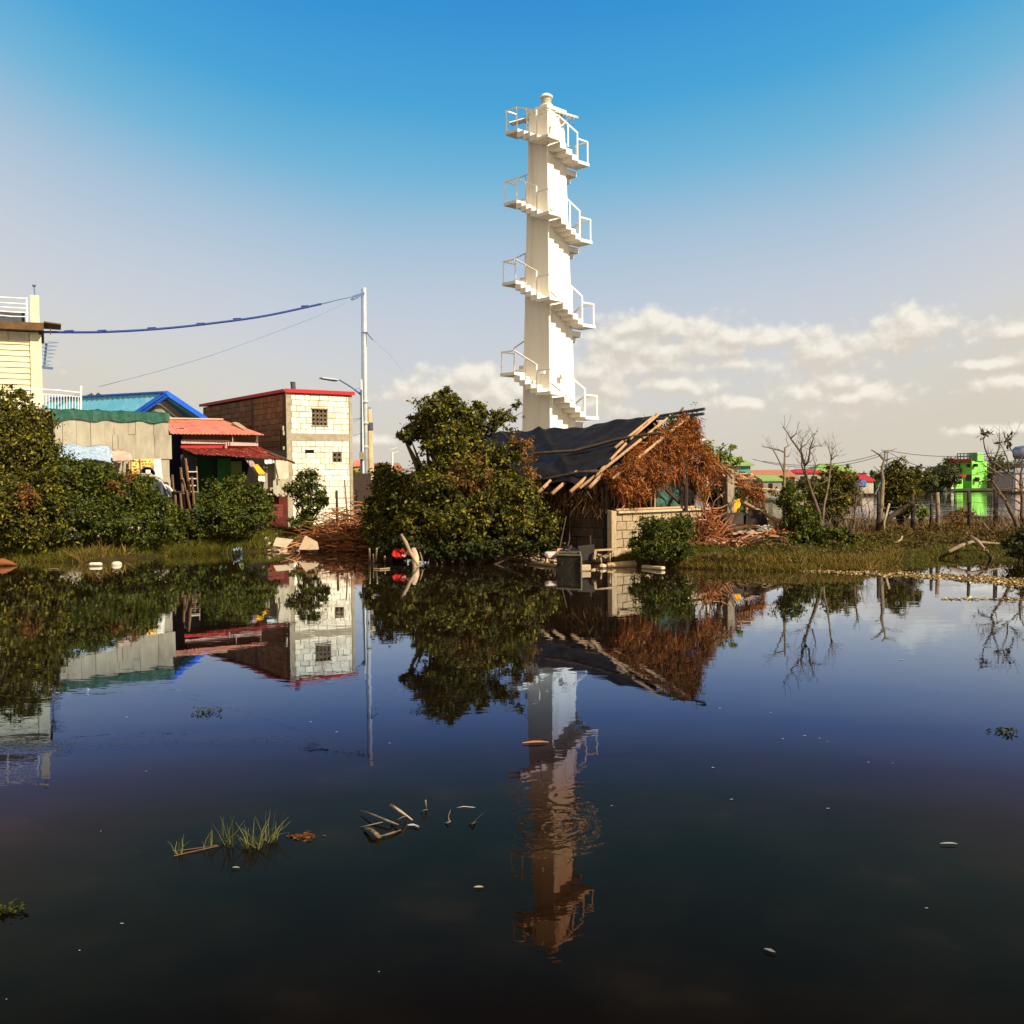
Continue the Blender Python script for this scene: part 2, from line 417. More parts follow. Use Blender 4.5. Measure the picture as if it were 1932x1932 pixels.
# ---- big meshes by numpy
def npmesh(name, V, nper, material, parent=None, tris=None):
    """V: (k, nper, 3) vertices, each row one loose face fan given by tris (list of index tuples)"""
    k = len(V); off_ = parent_loc(parent) if parent else Vector((0, 0, 0))
    V = V - np.array(off_); me = bpy.data.meshes.new(name)
    tris = tris or [tuple(range(nper))]
    fl = [len(t_) for t_ in tris]; per = sum(fl)
    me.vertices.add(k * nper); me.vertices.foreach_set('co', V.astype('f').ravel())
    idx = np.concatenate([np.array(t_) for t_ in tris])
    li = (np.arange(k)[:, None] * nper + idx[None, :]).astype('i').ravel()
    me.loops.add(k * per); me.loops.foreach_set('vertex_index', li)
    me.polygons.add(k * len(tris))
    st = np.cumsum([0] + fl[:-1]); me.polygons.foreach_set('loop_start', (np.arange(k)[:, None] * per + st[None, :]).astype('i').ravel())
    me.polygons.foreach_set('loop_total', np.tile(fl, k).astype('i'))
    me.update(calc_edges=True)
    return finish(me, name, material, parent)
def unit(a): return a / np.maximum(np.linalg.norm(a, axis=-1, keepdims=True), 1e-6)
def leaf_verts(pos, nor, size, rng, asp=0.5):
    k = len(pos); r = unit(rng.normal(size=(k, 3))); n = unit(nor)
    tdir = unit(r - n * (r * n).sum(1, keepdims=True)); b = np.cross(n, tdir)
    sz = size * rng.uniform(.6, 1.35, (k, 1))
    droop = -n * sz * .18
    return np.stack([pos, pos + tdir * sz * .5 + b * sz * asp * .5, pos + tdir * sz + droop, pos + tdir * sz * .5 - b * sz * asp * .5], 1)
def crown(name, blobs, n, size, material, parent, seed=0, per=26, sig=None, zmin=None, fill=0.55):
    """leaves gathered in many small sprays spread through ellipsoid lobes"""
    rng = np.random.default_rng(seed); W = np.array([b[6] if len(b) > 6 else b[3] * b[4] * b[5] for b in blobs]); W = W / W.sum()
    P_, N_ = [], []
    for b, w in zip(blobs, W):
        nc = max(3, int(n * w / per)); c = np.array(b[:3]); r = np.array(b[3:6])
        d = unit(rng.normal(size=(nc, 3))); rad = fill + (1.08 - fill) * rng.uniform(0, 1, (nc, 1)) ** .6
        rad *= 1 + .22 * np.sin(d[:, :1] * 5 + seed) * np.cos(d[:, 2:3] * 4 + d[:, 1:2] * 3) + .13 * np.sin(d[:, :1] * 11 + d[:, 2:3] * 9 + seed * 2)
        rad *= np.where(rng.uniform(0, 1, (nc, 1)) < .09, rng.uniform(1.05, 1.32, (nc, 1)), 1)
        cc = c + d * rad * r
        s_ = sig or float(min(r)) * .16
        k = rng.integers(int(per * .5), int(per * 1.5), nc); ci = np.repeat(np.arange(nc), k)
        jit = rng.normal(size=(len(ci), 3)) * s_
        jit[:, 2] *= .75
        P_.append(cc[ci] + jit); N_.append(unit(d[ci] * .7 + rng.normal(size=(len(ci), 3)) * .75 + np.array([0, 0, .5]) + .25 * unit(jit)))
    P_ = np.concatenate(P_); N_ = np.concatenate(N_)
    if zmin is not None:
        m_ = P_[:, 2] > zmin; P_ = P_[m_]; N_ = N_[m_]
    return npmesh(name, leaf_verts(P_, N_, size, rng), 4, material, parent, [(0, 1, 2), (0, 2, 3)])
def ribbons(name, pos, dirv, length, width, material, parent=None, seed=0, seg=3, curl=.35, grav=0.0, taper=True):
    """many thin curved strips"""
    rng = np.random.default_rng(seed); k = len(pos); d = unit(dirv); side = unit(np.cross(d, unit(rng.normal(size=(k, 3)))))
    ln = (length * rng.uniform(.6, 1.3, (k, 1))) if np.isscalar(length) else np.asarray(length)[:, None]
    w = width * rng.uniform(.7, 1.3, (k, 1)) / 2
    rows = []; p = pos.copy()
    for i in range(seg + 1):
        ww = w * (1 - (i / seg) * .75) if taper else w
        rows += [p - side * ww, p + side * ww]
        d = unit(d + rng.normal(size=(k, 3)) * curl + np.array([0, 0, -grav])); p = p + d * ln / seg
    V = np.stack(rows, 1)
    return npmesh(name, V, 2 * (seg + 1), material, parent, [(2 * i, 2 * i + 1, 2 * i + 3, 2 * i + 2) for i in range(seg)])
def blob(u, v, Y, ru, rv, rd=None, w=None):
    p = P(u, v, Y); k = PX(Y); b = [p.x, Y, p.z, ru * k, (rd if rd else (ru + rv) / 2 * k), rv * k]
    if w: b.append(w)
    return b
def limbs(mb, base, targets, r0, rng, r1=.012, n=5):
    for t_ in targets:
        a = Vector(base); b = Vector(t_); m1 = a.lerp(b, .35) + Vector((rng.uniform(-.2, .2), rng.uniform(-.2, .2), .1)); m2 = a.lerp(b, .7) + Vector((rng.uniform(-.2, .2), rng.uniform(-.2, .2), .12))
        mb.tube([a, m1, m2, b], [r0, r0 * .7, r0 * .4, r1], n)
def lumpy(blobs, seed):
    """every lobe gets smaller lobes pushing out of it"""
    rng = random.Random(seed * 7 + 1); out_ = []
    for b in blobs:
        w = b[6] if len(b) > 6 else b[3] * b[4] * b[5]
        out_.append([b[0], b[1], b[2], b[3] * .90, b[4] * .9, b[5] * .90, w * .5])
        for _ in range(6):
            d = Vector((rng.gauss(0, 1), rng.gauss(0, 1) - .3, rng.gauss(.25, .8))).normalized(); k = rng.uniform(.28, .46); q = rng.uniform(.66, .9)
            out_.append([b[0] + d.x * b[3] * q, b[1] + d.y * b[4] * q, b[2] + d.z * b[5] * q, b[3] * k, b[4] * k, b[5] * k, w * .5 / 6 * rng.uniform(.7, 1.3)])
    return out_
DARKLEAF = leafmat("shade_and_weed_leaves", [(.012, .018, .003), (.025, .035, .004), (.05, .05, .006), (.01, .012, .003)], .2)  # shade under the bushes put into leaf colour; also the dark water weed
def bush(name, label, cat, blobs, n, size, material, base, seed, group=None, r0=.05, extra=None, fill=.5, per=26, trunkname='trunk'):
    lobes0 = blobs
    if n > 2500: blobs = lumpy(blobs, seed); fill = min(fill, .4)
    t_ = thing(name, label, cat, base, group)
    rng = random.Random(seed)
    mb = MB(); tg = []
    for b in lobes0:
        tg.append((b[0], b[1], b[2])); tg.append((b[0] + rng.uniform(-.5, .5) * b[3], b[1] + rng.uniform(-.5, .5) * b[4], b[2] + rng.uniform(.2, .6) * b[5]))
        tg.append((b[0] + rng.uniform(-.7, .7) * b[3], b[1] + rng.uniform(-.5, .5) * b[4], b[2] + rng.uniform(-.2, .4) * b[5]))
    limbs(mb, base, tg, r0, rng)
    mb.build(trunkname, BARK, t_)
    crown('crown', blobs, n, size, material, t_, seed, zmin=base[2] - .1, fill=fill, per=per)
    if extra:
        for (nm, bl, nn, sz, mt) in extra: crown(nm, bl, nn, sz, mt, t_, seed + 77, zmin=base[2] - .1, fill=.2)
    return t_
# ================================================================== terrain and water
SHORE = [(-400, 1064), (0, 1062), (150, 1062), (340, 1048), (500, 1040), (600, 1036), (700, 1043), (800, 1050), (930, 1054), (1150, 1066), (1250, 1072), (1500, 1080), (1640, 1078), (1700, 1064), (1800, 1054), (1932, 1050), (2300, 1045)]
_s = sorted([(G(u, v).x, G(u, v).y) for u, v in SHORE])
SX = np.array([a for a, b in _s]); SY = np.array([b for a, b in _s])
rngT = np.random.default_rng(5)
_ph = rngT.uniform(0, 6.28, 12)
def wav(x, y, f, i): return np.sin(x * f + _ph[i]) * np.cos(y * f * 1.13 + _ph[i + 1])
def smooth(e0, e1, x):
    t_ = np.clip((x - e0) / (e1 - e0), 0, 1); return t_ * t_ * (3 - 2 * t_)
def H(x, y):
    x = np.asarray(x, float); y = np.asarray(y, float)
    sh = np.interp(x, SX, SY) + .35 * wav(x, y, .9, 0) + .18 * wav(x, y * 0, 2.3, 2)
    d = y - sh
    z = -.55 + .72 * smooth(-1.6, .9, d) + .22 * smooth(.8, 4.5, d)
    z = z + smooth(0, 1.5, d) * (.07 * wav(x, y, .7, 4) + .05 * wav(x, y, 1.7, 6) + .02 * wav(x, y, 4.1, 8))
    # the wide pond beyond the bank
    side = smooth(-1.5, 1.5, x - (.185 * y - .4)) * smooth(44.0, 46.5, y + .5 * wav(x, y * 0, .8, 2)) * (1 - smooth(147, 153, y + 3 * wav(x, y * 0, .05, 3)))
    z = z * (1 - side) - .6 * side
    return z
def gz(x, y): return float(H(x, y))
gx = np.concatenate([-np.geomspace(1800, 27, 26), np.arange(-26, 26.01, .26), np.geomspace(27, 1800, 26)])
gy = np.concatenate([np.linspace(-60, 20, 14), np.arange(20.5, 48, .26), np.geomspace(48.4, 160, 46), np.geomspace(166, 4000, 18)])
X, Y_ = np.meshgrid(gx, gy); Z = H(X, Y_)
nx, ny = len(gx), len(gy)
me = bpy.data.meshes.new("ground")
vs = np.stack([X, Y_, Z], -1).reshape(-1, 3)
fs = [(r * nx + c, r * nx + c + 1, (r + 1) * nx + c + 1, (r + 1) * nx + c) for r in range(ny - 1) for c in range(nx - 1)]
me.from_pydata([tuple(v) for v in vs.tolist()], [], fs)
g = finish(me, "ground", MUD, None, True); g['kind'] = 'structure'; g['label'] = 'brown muddy bank around and between the two ponds'

wm, wt = newmat("pond_water")
A = wt.nodes.new; K = wt.links.new
o_ = A('ShaderNodeOutputMaterial'); pb = A('ShaderNodeBsdfDiffuse'); gw = A('ShaderNodeBsdfGlossy'); gw.inputs['Roughness'].default_value = 0.0
lw = A('ShaderNodeLayerWeight'); lw.inputs[0].default_value = 0.5
rc_ = A('ShaderNodeValToRGB'); K(lw.outputs['Facing'], rc_.inputs[0])   # reflectance by angle; darkening and blue cast of reflections put into its colour
ee = rc_.color_ramp.elements
while len(ee) > 1: ee.remove(ee[-1])
REFL = [(90, (.012, .010, .008)), (40, (.014, .010, .006)), (28, (.024, .010, .005)), (22, (.060, .033, .021)), (19, (.072, .047, .035)), (17, (.080, .055, .052)), (15, (.080, .076, .12)), (13, (.10, .14, .26)), (11, (.20, .27, .41)), (9, (.38, .45, .56)), (6, (.70, .74, .80)), (3, (.87, .88, .90)), (0, (1, 1, 1))]
ee[0].position = 0; ee[0].color = (*REFL[0][1], 1)
for g_, c_ in REFL[1:]:
    x_ = ee.new(1 - math.sin(math.radians(g_))); x_.color = (*c_, 1)
K(rc_.outputs[0], gw.inputs['Color'])
addw = A('ShaderNodeAddShader'); K(pb.outputs[0], addw.inputs[0]); K(gw.outputs[0], addw.inputs[1]); K(addw.outputs[0], o_.inputs[0])
geo = A('ShaderNodeNewGeometry')
def M_(op, a, b=None, c=None, clamp=False):
    n = A('ShaderNodeMath'); n.operation = op; n.use_clamp = clamp
    for i, x in enumerate((a, b, c)):
        if x is None: continue
        if isinstance(x, (int, float)): n.inputs[i].default_value = x
        else: K(x, n.inputs[i])
    return n.outputs[0]
sp = A('ShaderNodeSeparateXYZ'); K(geo.outputs['Position'], sp.inputs[0])
# murky bottom showing faintly through shallow water
nb = A('ShaderNodeTexNoise'); nb.inputs['Scale'].default_value = 1.3; nb.inputs['Detail'].default_value = 7; K(geo.outputs['Position'], nb.inputs['Vector'])
rb = A('ShaderNodeValToRGB'); K(nb.outputs[0], rb.inputs[0])
e = rb.color_ramp.elements
e[0].position = .42; e[0].color = (.0030, .0017, .0009, 1); e[1].position = .6; e[1].color = (.0048, .0028, .0014, 1)
x2 = e.new(.70); x2.color = (.008, .005, .0025, 1)
K(rb.outputs[0], pb.inputs['Color'])
# gentle ripples, stronger on the far pond, rings where something fell near the tower's reflection
n1 = A('ShaderNodeTexNoise'); n1.inputs['Scale'].default_value = 2.6; n1.inputs['Detail'].default_value = 3; n1.inputs['Distortion'].default_value = .6
mpw = A('ShaderNodeMapping'); mpw.inputs['Scale'].default_value = (.55, 1, 1); K(geo.outputs['Position'], mpw.inputs[0]); K(mpw.outputs[0], n1.inputs['Vector'])
n2 = A('ShaderNodeTexNoise'); n2.inputs['Scale'].default_value = 11; n2.inputs['Detail'].default_value = 2; K(mpw.outputs[0], n2.inputs['Vector'])
n0 = A('ShaderNodeTexNoise'); n0.inputs['Scale'].default_value = .35; n0.inputs['Detail'].default_value = 2; K(geo.outputs['Position'], n0.inputs['Vector'])
calm = M_('MULTIPLY_ADD', M_('SUBTRACT', n0.outputs[0], .35, clamp=True), 3.2, .25)
far = A('ShaderNodeMapRange'); far.inputs[1].default_value = 30; far.inputs[2].default_value = 60; far.inputs[3].default_value = 1; far.inputs[4].default_value = 9; K(sp.outputs[1], far.inputs[0])
h = M_('MULTIPLY', M_('ADD', M_('MULTIPLY', n1.outputs[0], .00125), M_('MULTIPLY', n2.outputs[0], .00013)), M_('MULTIPLY', calm, far.outputs[0]))
RC = G(1045, 1560)
nwr = A('ShaderNodeTexNoise'); nwr.inputs['Scale'].default_value = 4.5; nwr.inputs['Detail'].default_value = 3; K(geo.outputs['Position'], nwr.inputs['Vector'])
for (c_, amp, lam, rad) in ((RC, .00035, .10, .62), (G(1075, 1500), .0002, .13, .6)):
    dx = M_('SUBTRACT', sp.outputs[0], c_.x); dy = M_('SUBTRACT', sp.outputs[1], c_.y)
    rr = M_('SQRT', M_('MULTIPLY_ADD', dx, dx, M_('MULTIPLY', dy, dy)))
    rr = M_('ADD', rr, M_('MULTIPLY', M_('SUBTRACT', nwr.outputs[0], .5), .28))
    fall = A('ShaderNodeMapRange'); fall.interpolation_type = 'SMOOTHSTEP'; fall.inputs[1].default_value = rad; fall.inputs[2].default_value = .15; K(rr, fall.inputs[0])
    h = M_('ADD', h, M_('MULTIPLY', M_('MULTIPLY', M_('SINE', M_('MULTIPLY', rr, 6.283 / lam)), fall.outputs[0]), amp))
# breeze line under the cable's reflection
bl0 = G(340, 1402); 
dyb = M_('SUBTRACT', sp.outputs[1], bl0.y)
wob = M_('MULTIPLY', M_('SUBTRACT', n0.outputs[0], .5), 1.2)
gb = M_('EXPONENT', M_('MULTIPLY', M_('POWER', M_('MULTIPLY', M_('ADD', dyb, wob), 6.0), 2.0), -1.0))
xm = A('ShaderNodeMapRange'); xm.inputs[1].default_value = -1.6; xm.inputs[2].default_value = -2.2; K(sp.outputs[0], xm.inputs[0])
n5 = A('ShaderNodeTexNoise'); n5.inputs['Scale'].default_value = 16; n5.inputs['Detail'].default_value = 2; K(geo.outputs['Position'], n5.inputs['Vector'])
h = M_('ADD', h, M_('MULTIPLY', M_('MULTIPLY', gb, xm.outputs[0]), M_('MULTIPLY', n5.outputs[0], .004)))
bmp = A('ShaderNodeBump'); bmp.inputs['Strength'].default_value = 1; bmp.inputs['Distance'].default_value = 1
K(h, bmp.inputs['Height']); K(bmp.outputs[0], gw.inputs['Normal'])
w = MB(); w.add([(-1800, -60, 0), (1800, -60, 0), (1800, 3900, 0), (-1800, 3900, 0)], [(0, 1, 2, 3)])
wo = w.build("water", wm); wo['kind'] = 'structure'; wo['label'] = 'still dark pond water reflecting the sky'

# ================================================================== lighthouse
TC = P(1036, 810, 44.4); TC.z = 0
tower = thing("lighthouse", "tall white square tower with an outside staircase winding round it and a lantern on top", "lighthouse", (TC.x, 44.4, gz(TC.x, 44.4)))
DIRS = [Vector((1, 0, 0)), Vector((0, -1, 0)), Vector((-1, 0, 0)), Vector((0, 1, 0))]
def hd(z): return max(.74, 1.17 - (z - 4.4) * .0303)
def tc_(z): return Vector((TC.x, 44.4, z))
ZT = 17.85
m = MB()
b = [tc_(.2) + d * hd(.2) for d in DIRS]; t = [tc_(ZT) + d * hd(ZT) for d in DIRS]
m.hexa([b[0], b[3], b[2], b[1]], [t[0], t[3], t[2], t[1]])
m.build("shaft", WHITE, tower, bev=.015)
m = MB(); bb = [tc_(ZT - .02) + d * (hd(ZT) + .10) for d in DIRS]; tt = [tc_(ZT + .12) + d * (hd(ZT) + .10) for d in DIRS]
m.hexa([bb[0], bb[3], bb[2], bb[1]], [tt[0], tt[3], tt[2], tt[1]]); m.build("roof_slab", WHITE, tower, bev=.01)
ZL = [.9, 1.85, 2.8, 3.78, 4.77, 5.72, 6.68, 7.68, 8.7, 9.6, 10.55, 11.42, 12.3, 13.12, 13.95, 14.78, 15.6, 16.28, 16.95]
Wd = .70
def outer(i, z): return tc_(z) + DIRS[i % 4] * (hd(z) + Wd * math.sqrt(2))
def shaftc(i, z): return tc_(z) + DIRS[i % 4] * (hd(z) - .06)
nl = len(ZL)
TH = .13; RH = .90; RT = .055
for k, z in enumerate(ZL):
    O = outer(k, z); On = outer(k + 1, z); Op = outer(k - 1, z)
    S = (On - O).length; lb = S * .285
    s1 = (On - O).normalized(); s0 = (Op - O).normalized()
    in1 = (s0); in0 = (s1)     # square corner: inward for one side is along the other
    w_ = Wd + .06
    A1 = O + s1 * lb; B1 = O + s0 * lb
    pts = [O, A1, A1 + s0 * w_, shaftc(k, z) - DIRS[k % 4] * .03, B1 + s1 * w_, B1]
    lm = MB(); lm.prism(pts, (0, 0, TH)); lm.build("landing", WHITE, tower)
    rl = MB(); top = z + TH
    ins = (s1 + s0) * .05
    oc = O + ins; a1 = A1 + s0 * .05 - s1 * .03; b1 = B1 + s1 * .05 - s0 * .03
    up = Vector((0, 0, 1))
    last = k == nl - 1
    ext = .24
    rl.bar(oc + up * TH, oc + up * (TH + RH), RT); rl.bar(a1 + up * TH, a1 + up * (TH + RH + (0 if last else ext)), RT)
    rl.bar(b1 + up * TH, b1 + up * (TH + RH), RT)
    rl.bar(b1 + up * (TH + RH), oc + up * (TH + RH), RT); rl.bar(oc + up * (TH + RH), a1 + up * (TH + RH), RT)
    if not last:
        z2 = ZL[k + 1]; O2 = outer(k + 1, z2); O2p = outer(k, z2); s02 = (O2p - O2).normalized(); S2 = (O2 - O2p).length; lb2 = S2 * .285
        B2 = O2 + s02 * lb2
        a0 = Vector((A1.x, A1.y, 0)); e0 = Vector((B2.x, B2.y, 0)); dirr = (e0 - a0)
        run = dirr.length; nt_ = 3 if k >= nl - 4 else 4
        rise = (z2 - z) / (nt_ + 1); tr = run / nt_; d_ = dirr.normalized()
        prof = []; x_ = 0; zz = z + TH
        topl = []
        for j in range(nt_):
            topl.append((x_, zz + rise)); x_ += tr; zz += rise; topl.append((x_, zz))
        drop = TH + .10
        botl = [(x, zz_ - rise * (1 if False else 0) - drop) for x, zz_ in topl]
        poly = [a0 + d_ * x + up * q for x, q in topl] + [a0 + d_ * x + up * q for x, q in reversed(botl)]
        fm = MB(); fm.prism(poly, Vector((s0.x, s0.y, 0)) * w_); fm.build("stair_flight", WHITE, tower)
        b2 = B2 + s02 * -.03 + (outer(k + 2, z2) - O2).normalized() * .05
        mid = (a1 + b2) / 2; mid.z = (z + z2) / 2 + TH
        rl.bar(a1 + up * (TH + RH + ext), b2 + up * (TH + RH), RT)
        rl.bar(mid + up * .1, mid + up * (RH + ext / 2), RT)
    rl.build("railing", RAILW, tower)
lan = MB(); lc = P(1030.5, 213, 44.1); lc = Vector((TC.x, 44.4, ZT + .12))
lan.lathe(lc, [(.30, 0), (.30, .07), (.24, .09), (.24, .18), (.27, .2), (.27, .24)]); ln = lan.build("lantern", WHITEP, tower)
lg = MB(); lg.lathe(lc + Vector((0, 0, .24)), [(.215, 0), (.225, .05), (.205, .08), (.225, .12), (.205, .15), (.225, .19), (.205, .22), (.225, .27), (.21, .3)]); lg.build("lantern_glass", GLASSM, ln)
lp = MB(); lp.lathe(lc + Vector((0, 0, .54)), [(.27, 0), (.29, .03), (.27, .08), (.16, .16), (.04, .2)]); lp.build("lantern_cap", WHITEP, ln)
hk = MB(); hk.tube([lc + Vector((-.25, -.2, .02)), lc + Vector((-.45, -.3, -.06)), lc + Vector((-.6, -.35, -.02))], .02, 5); hk.build("cable_hook", DARKST, tower)
# solar panels either side of the head
sp1 = MB(); sp1.slab(P(1047, 208, 43.9), P(1092, 221, 44.0), P(1089, 219, 45.3), P(1046, 206, 45.2), .06); q = sp1.build("solar_panel", WHITEP, tower)
sp1 = MB()
for j in range(6):
    a = P(1049 + 7 * j, 210.5 + 2.1 * j, 43.9); sp1.bar(a, a + Vector((0, 1.2, .05)), .03)
sp1.build("panel_rib", RAILW, q)
br = MB(); br.bar(P(1075, 219, 44.2), P(1060, 238, 44.2), .045); br.bar(P(1046, 206, 44), P(1046, 232, 43.9), .06); br.build("panel_bracket", RAILW, tower)
sp2 = MB(); sp2.slab(P(961, 229, 44.6), P(999, 218, 44.5), P(1003, 226, 45.8), P(966, 236, 45.9), .05); q = sp2.build("solar_panel", PANEL, tower)
sp3 = MB()
for j in range(7):
    a = P(961 + 6.3 * j, 230.5 - 1.8 * j, 44.58); b_ = P(966 + 6.1 * j, 237.5 - 1.65 * j, 45.85); sp3.bar(a, b_, .035)
sp3.bar(P(961, 231, 44.58), P(999, 220, 44.48), .04); sp3.build("panel_rib", RAILW, q)
br = MB(); br.bar(P(990, 229, 45), P(1000, 246, 44.7), .045); br.build("panel_bracket", RAILW, tower)
cb = MB(); cb.bar(Vector((TC.x + .12, 44.4 - hd(17) - .06, 16.7)), Vector((TC.x + .12, 44.4 - hd(17) - .06, 17.8)), .16, .1); cb.build("upright_strip", WHITE, tower)  # plain upright strip on the shaft's front near the top
# floodlights near the front corner
for (pu, pv, dx) in ((1057.5, 709, .45), (1030, 702, -.18)):
    c = P(pu, pv, 43.2); fm = MB(); rt = Matrix.Rotation(math.radians(-20), 3, 'X')
    zc = c.z; yy = 44.4 - hd(zc) + abs(dx) - .1
    c = Vector((TC.x + dx, yy, zc))
    c = c + Vector((.1 if dx > 0 else -.1, -.1, 0))
    fm.box(c, (.24, .09, .2), math.radians(40 if dx > 0 else -40), rt); fl = fm.build("floodlight", STEEL, tower, bev=.01)
    f2 = MB(); f2.box(c + Vector((.035 if dx > 0 else -.035, -.045, 0)), (.19, .03, .15), math.radians(40 if dx > 0 else -40), rt); f2.build("lens", WHITEP, fl)
    f3 = MB(); f3.bar(c, c + Vector((-.2 if dx > 0 else .2, .25, -.02)), .03); f3.build("bracket", STEEL, fl)

# ================================================================== street poles
def gp(u, Y): 
    p = P(u, 950, Y); return Vector((p.x, Y, gz(p.x, Y)))
pl = thing("power_pole", "tall pale steel power pole rising behind the block house, cable fittings near its top", "power pole", gp(690, 50))
b_ = gp(690, 50); tp = P(687.8, 543, 50)
m = MB(); m.tube([b_, tp], [.125, .085], 12); m.build("pole", STEEL, pl, True)
m = MB(); m.tube([P(682.6, 545, 50), P(683, 720, 50), P(682.5, 960, 50)], .025, 6); m.build("conduit", STEELB, pl)
m = MB(); m.bar(P(687, 552, 49.9), P(676, 556, 49.6), .05); m.bar(P(687, 555, 49.9), P(676, 560, 49.6), .05); m.tube([P(676, 556, 49.6), P(667, 559, 49.4), P(663, 566, 49.3)], .045, 6); m.tube([P(676, 560, 49.6), P(670, 563, 49.4), P(666, 565, 49.3)], .04, 6); m.build("cable_clamp", STEELB, pl)
m = MB(); m.bar(P(681, 627, 49.9), P(694, 627, 49.9), .04); m.tube([P(692, 628, 49.9), P(697, 634, 49.8), P(703, 641, 49.7)], .03, 5); m.build("crossbar", STEELB, pl)
for vv in (760, 800, 845):
    m = MB(); m.lathe(P(689, vv, 50) , [(.155, 0), (.165, .02), (.165, .08), (.155, .1)], 12); m.build("band", STEEL, pl)
sl = thing("street_lamp", "dark street lamp with a long bent arm reaching over the block house roof", "street lamp", gp(684, 48.5))
m = MB(); m.tube([gp(684.5, 48.5), P(684, 900, 48.5), P(681.3, 716, 48.5)], [.12, .11, .06], 10); m.build("pole", STEEL, sl, True)
m = MB(); m.tube([P(682, 745, 48.5), P(664, 731, 48.3), P(640, 716.5, 48), P(634, 715.5, 47.9)], [.05, .04, .035, .035], 6); m.bar(P(682, 733, 48.5), P(666, 734, 48.3), .025); m.build("arm", STEELB, sl)
m = MB(); a, b = P(636, 717, 48), P(605, 713, 47.3); m.bar(a, b, .30, .07); q = m.build("lamp_head", STEEL, sl, bev=.02)
m = MB(); m.bar(a - Vector((.06, 0, .05)), b - Vector((-.1, 0, .05)), .22, .03); m.build("diffuser", DARKST, q)
m = MB(); m.box(P(683, 860, 48.3), (.22, .16, .34)); m.build("meter_box", CONC, sl, bev=.01)
m = MB(); m.tube([P(681.5, 735, 48.35), P(682.5, 860, 48.3), P(683.5, 930, 48.3)], .035, 6); m.build("conduit", DARKST, sl)
m = MB(); m.bar(P(682, 789, 48.4), P(666, 791, 48), .03); m.bar(P(682, 789, 48.4), P(667, 796, 48), .02); m.bar(P(682, 817, 48.4), P(667, 822, 48), .025); m.build("bracket", STEELB, sl)
cp = thing("utility_post", "short weathered concrete utility post with a black band behind the steel poles", "utility post", gp(701, 56))
m = MB(); m.tube([gp(700, 56), P(696, 772, 56)], [.23, .15], 8); m.build("post", mat("post_concrete", (.62, .5, .3), (.5, .36, .2), 2, .9, stain=(.4, .16, .06), sscale=.8, samt=.7), cp)
m = MB(); m.lathe(P(697.3, 812, 56), [(.19, 0), (.19, .42)], 10); m.build("band", DARKST, cp)
m = MB(); m.tube([P(694, 775, 56), P(695, 768, 56)], .025, 5); m.tube([P(698, 775, 56), P(698, 768, 56)], .025, 5); m.build("insulator", DARKST, cp)

def sag(a, b, s, n=24):
    return [a.lerp(b, i / n) - Vector((0, 0, s * 4 * (i / n) * (1 - i / n))) for i in range(n + 1)]
# cables traced as curves through points at their real distance
def spline(pts, n=8):
    res = []
    pts = [Vector(p) for p in pts]
    for i in range(len(pts) - 1):
        p0 = pts[max(i - 1, 0)]; p1 = pts[i]; p2 = pts[i + 1]; p3 = pts[min(i + 2, len(pts) - 1)]
        for j in range(n):
            t_ = j / n
            res.append(.5 * ((2 * p1) + (-p0 + p2) * t_ + (2 * p0 - 5 * p1 + 4 * p2 - p3) * t_ * t_ + (-p0 + 3 * p1 - 3 * p2 + p3) * t_ ** 3))
    res.append(pts[-1]); return res
cbt = thing("power_cable", "thick blue bundled cable sagging from the cream house up towards the tall steel pole", "cable", P(300, 622, 45))
c1 = spline([P(78, 626.5, 42), P(190, 626.5, 43.2), P(300, 620.5, 44.6), P(400, 610, 46), P(500, 596, 47.2), P(606, 573.5, 48.6)])
m = MB(); m.tube(c1, .048, 6); m.build("sleeve", CABLE, cbt, True)
m = MB(); m.tube(spline([P(605, 573.7, 48.6), P(637, 566, 49), P(664, 560, 49.3), P(686, 554, 49.9)]), [.03] * 6 + [.022] * 19, 5); m.build("bare_end", STEELB, cbt)
for q in (P(130, 626.2, 42.4), P(192, 625.6, 43.2), P(286, 620.5, 44.5), P(378, 612, 45.7), P(447, 603, 46.6), P(575, 579, 48.2)):
    m = MB(); m.bar(q - Vector((.17, 0, 0)), q + Vector((.17, .05, .02)), .09, .12); m.build("spacer", CABLE, cbt)
m = MB(); m.tube(spline([P(185, 730, 46), P(300, 700, 46.5), P(400, 670, 47), P(500, 634, 47.8), P(590, 600, 48.5), P(664, 566, 49.3)]), .012, 4)
single(m, "telephone_wire", STEELB, "thin drooping wire running below the thick blue cable to the same steel pole", "wire")
m = MB(); m.tube([P(703, 641, 49.7), P(735, 668, 52), P(760, 700, 56)], .0035, 4)
single(m, "stay_wire", STEELB, "faint wire slanting down from the tall steel pole towards the big tree", "wire")

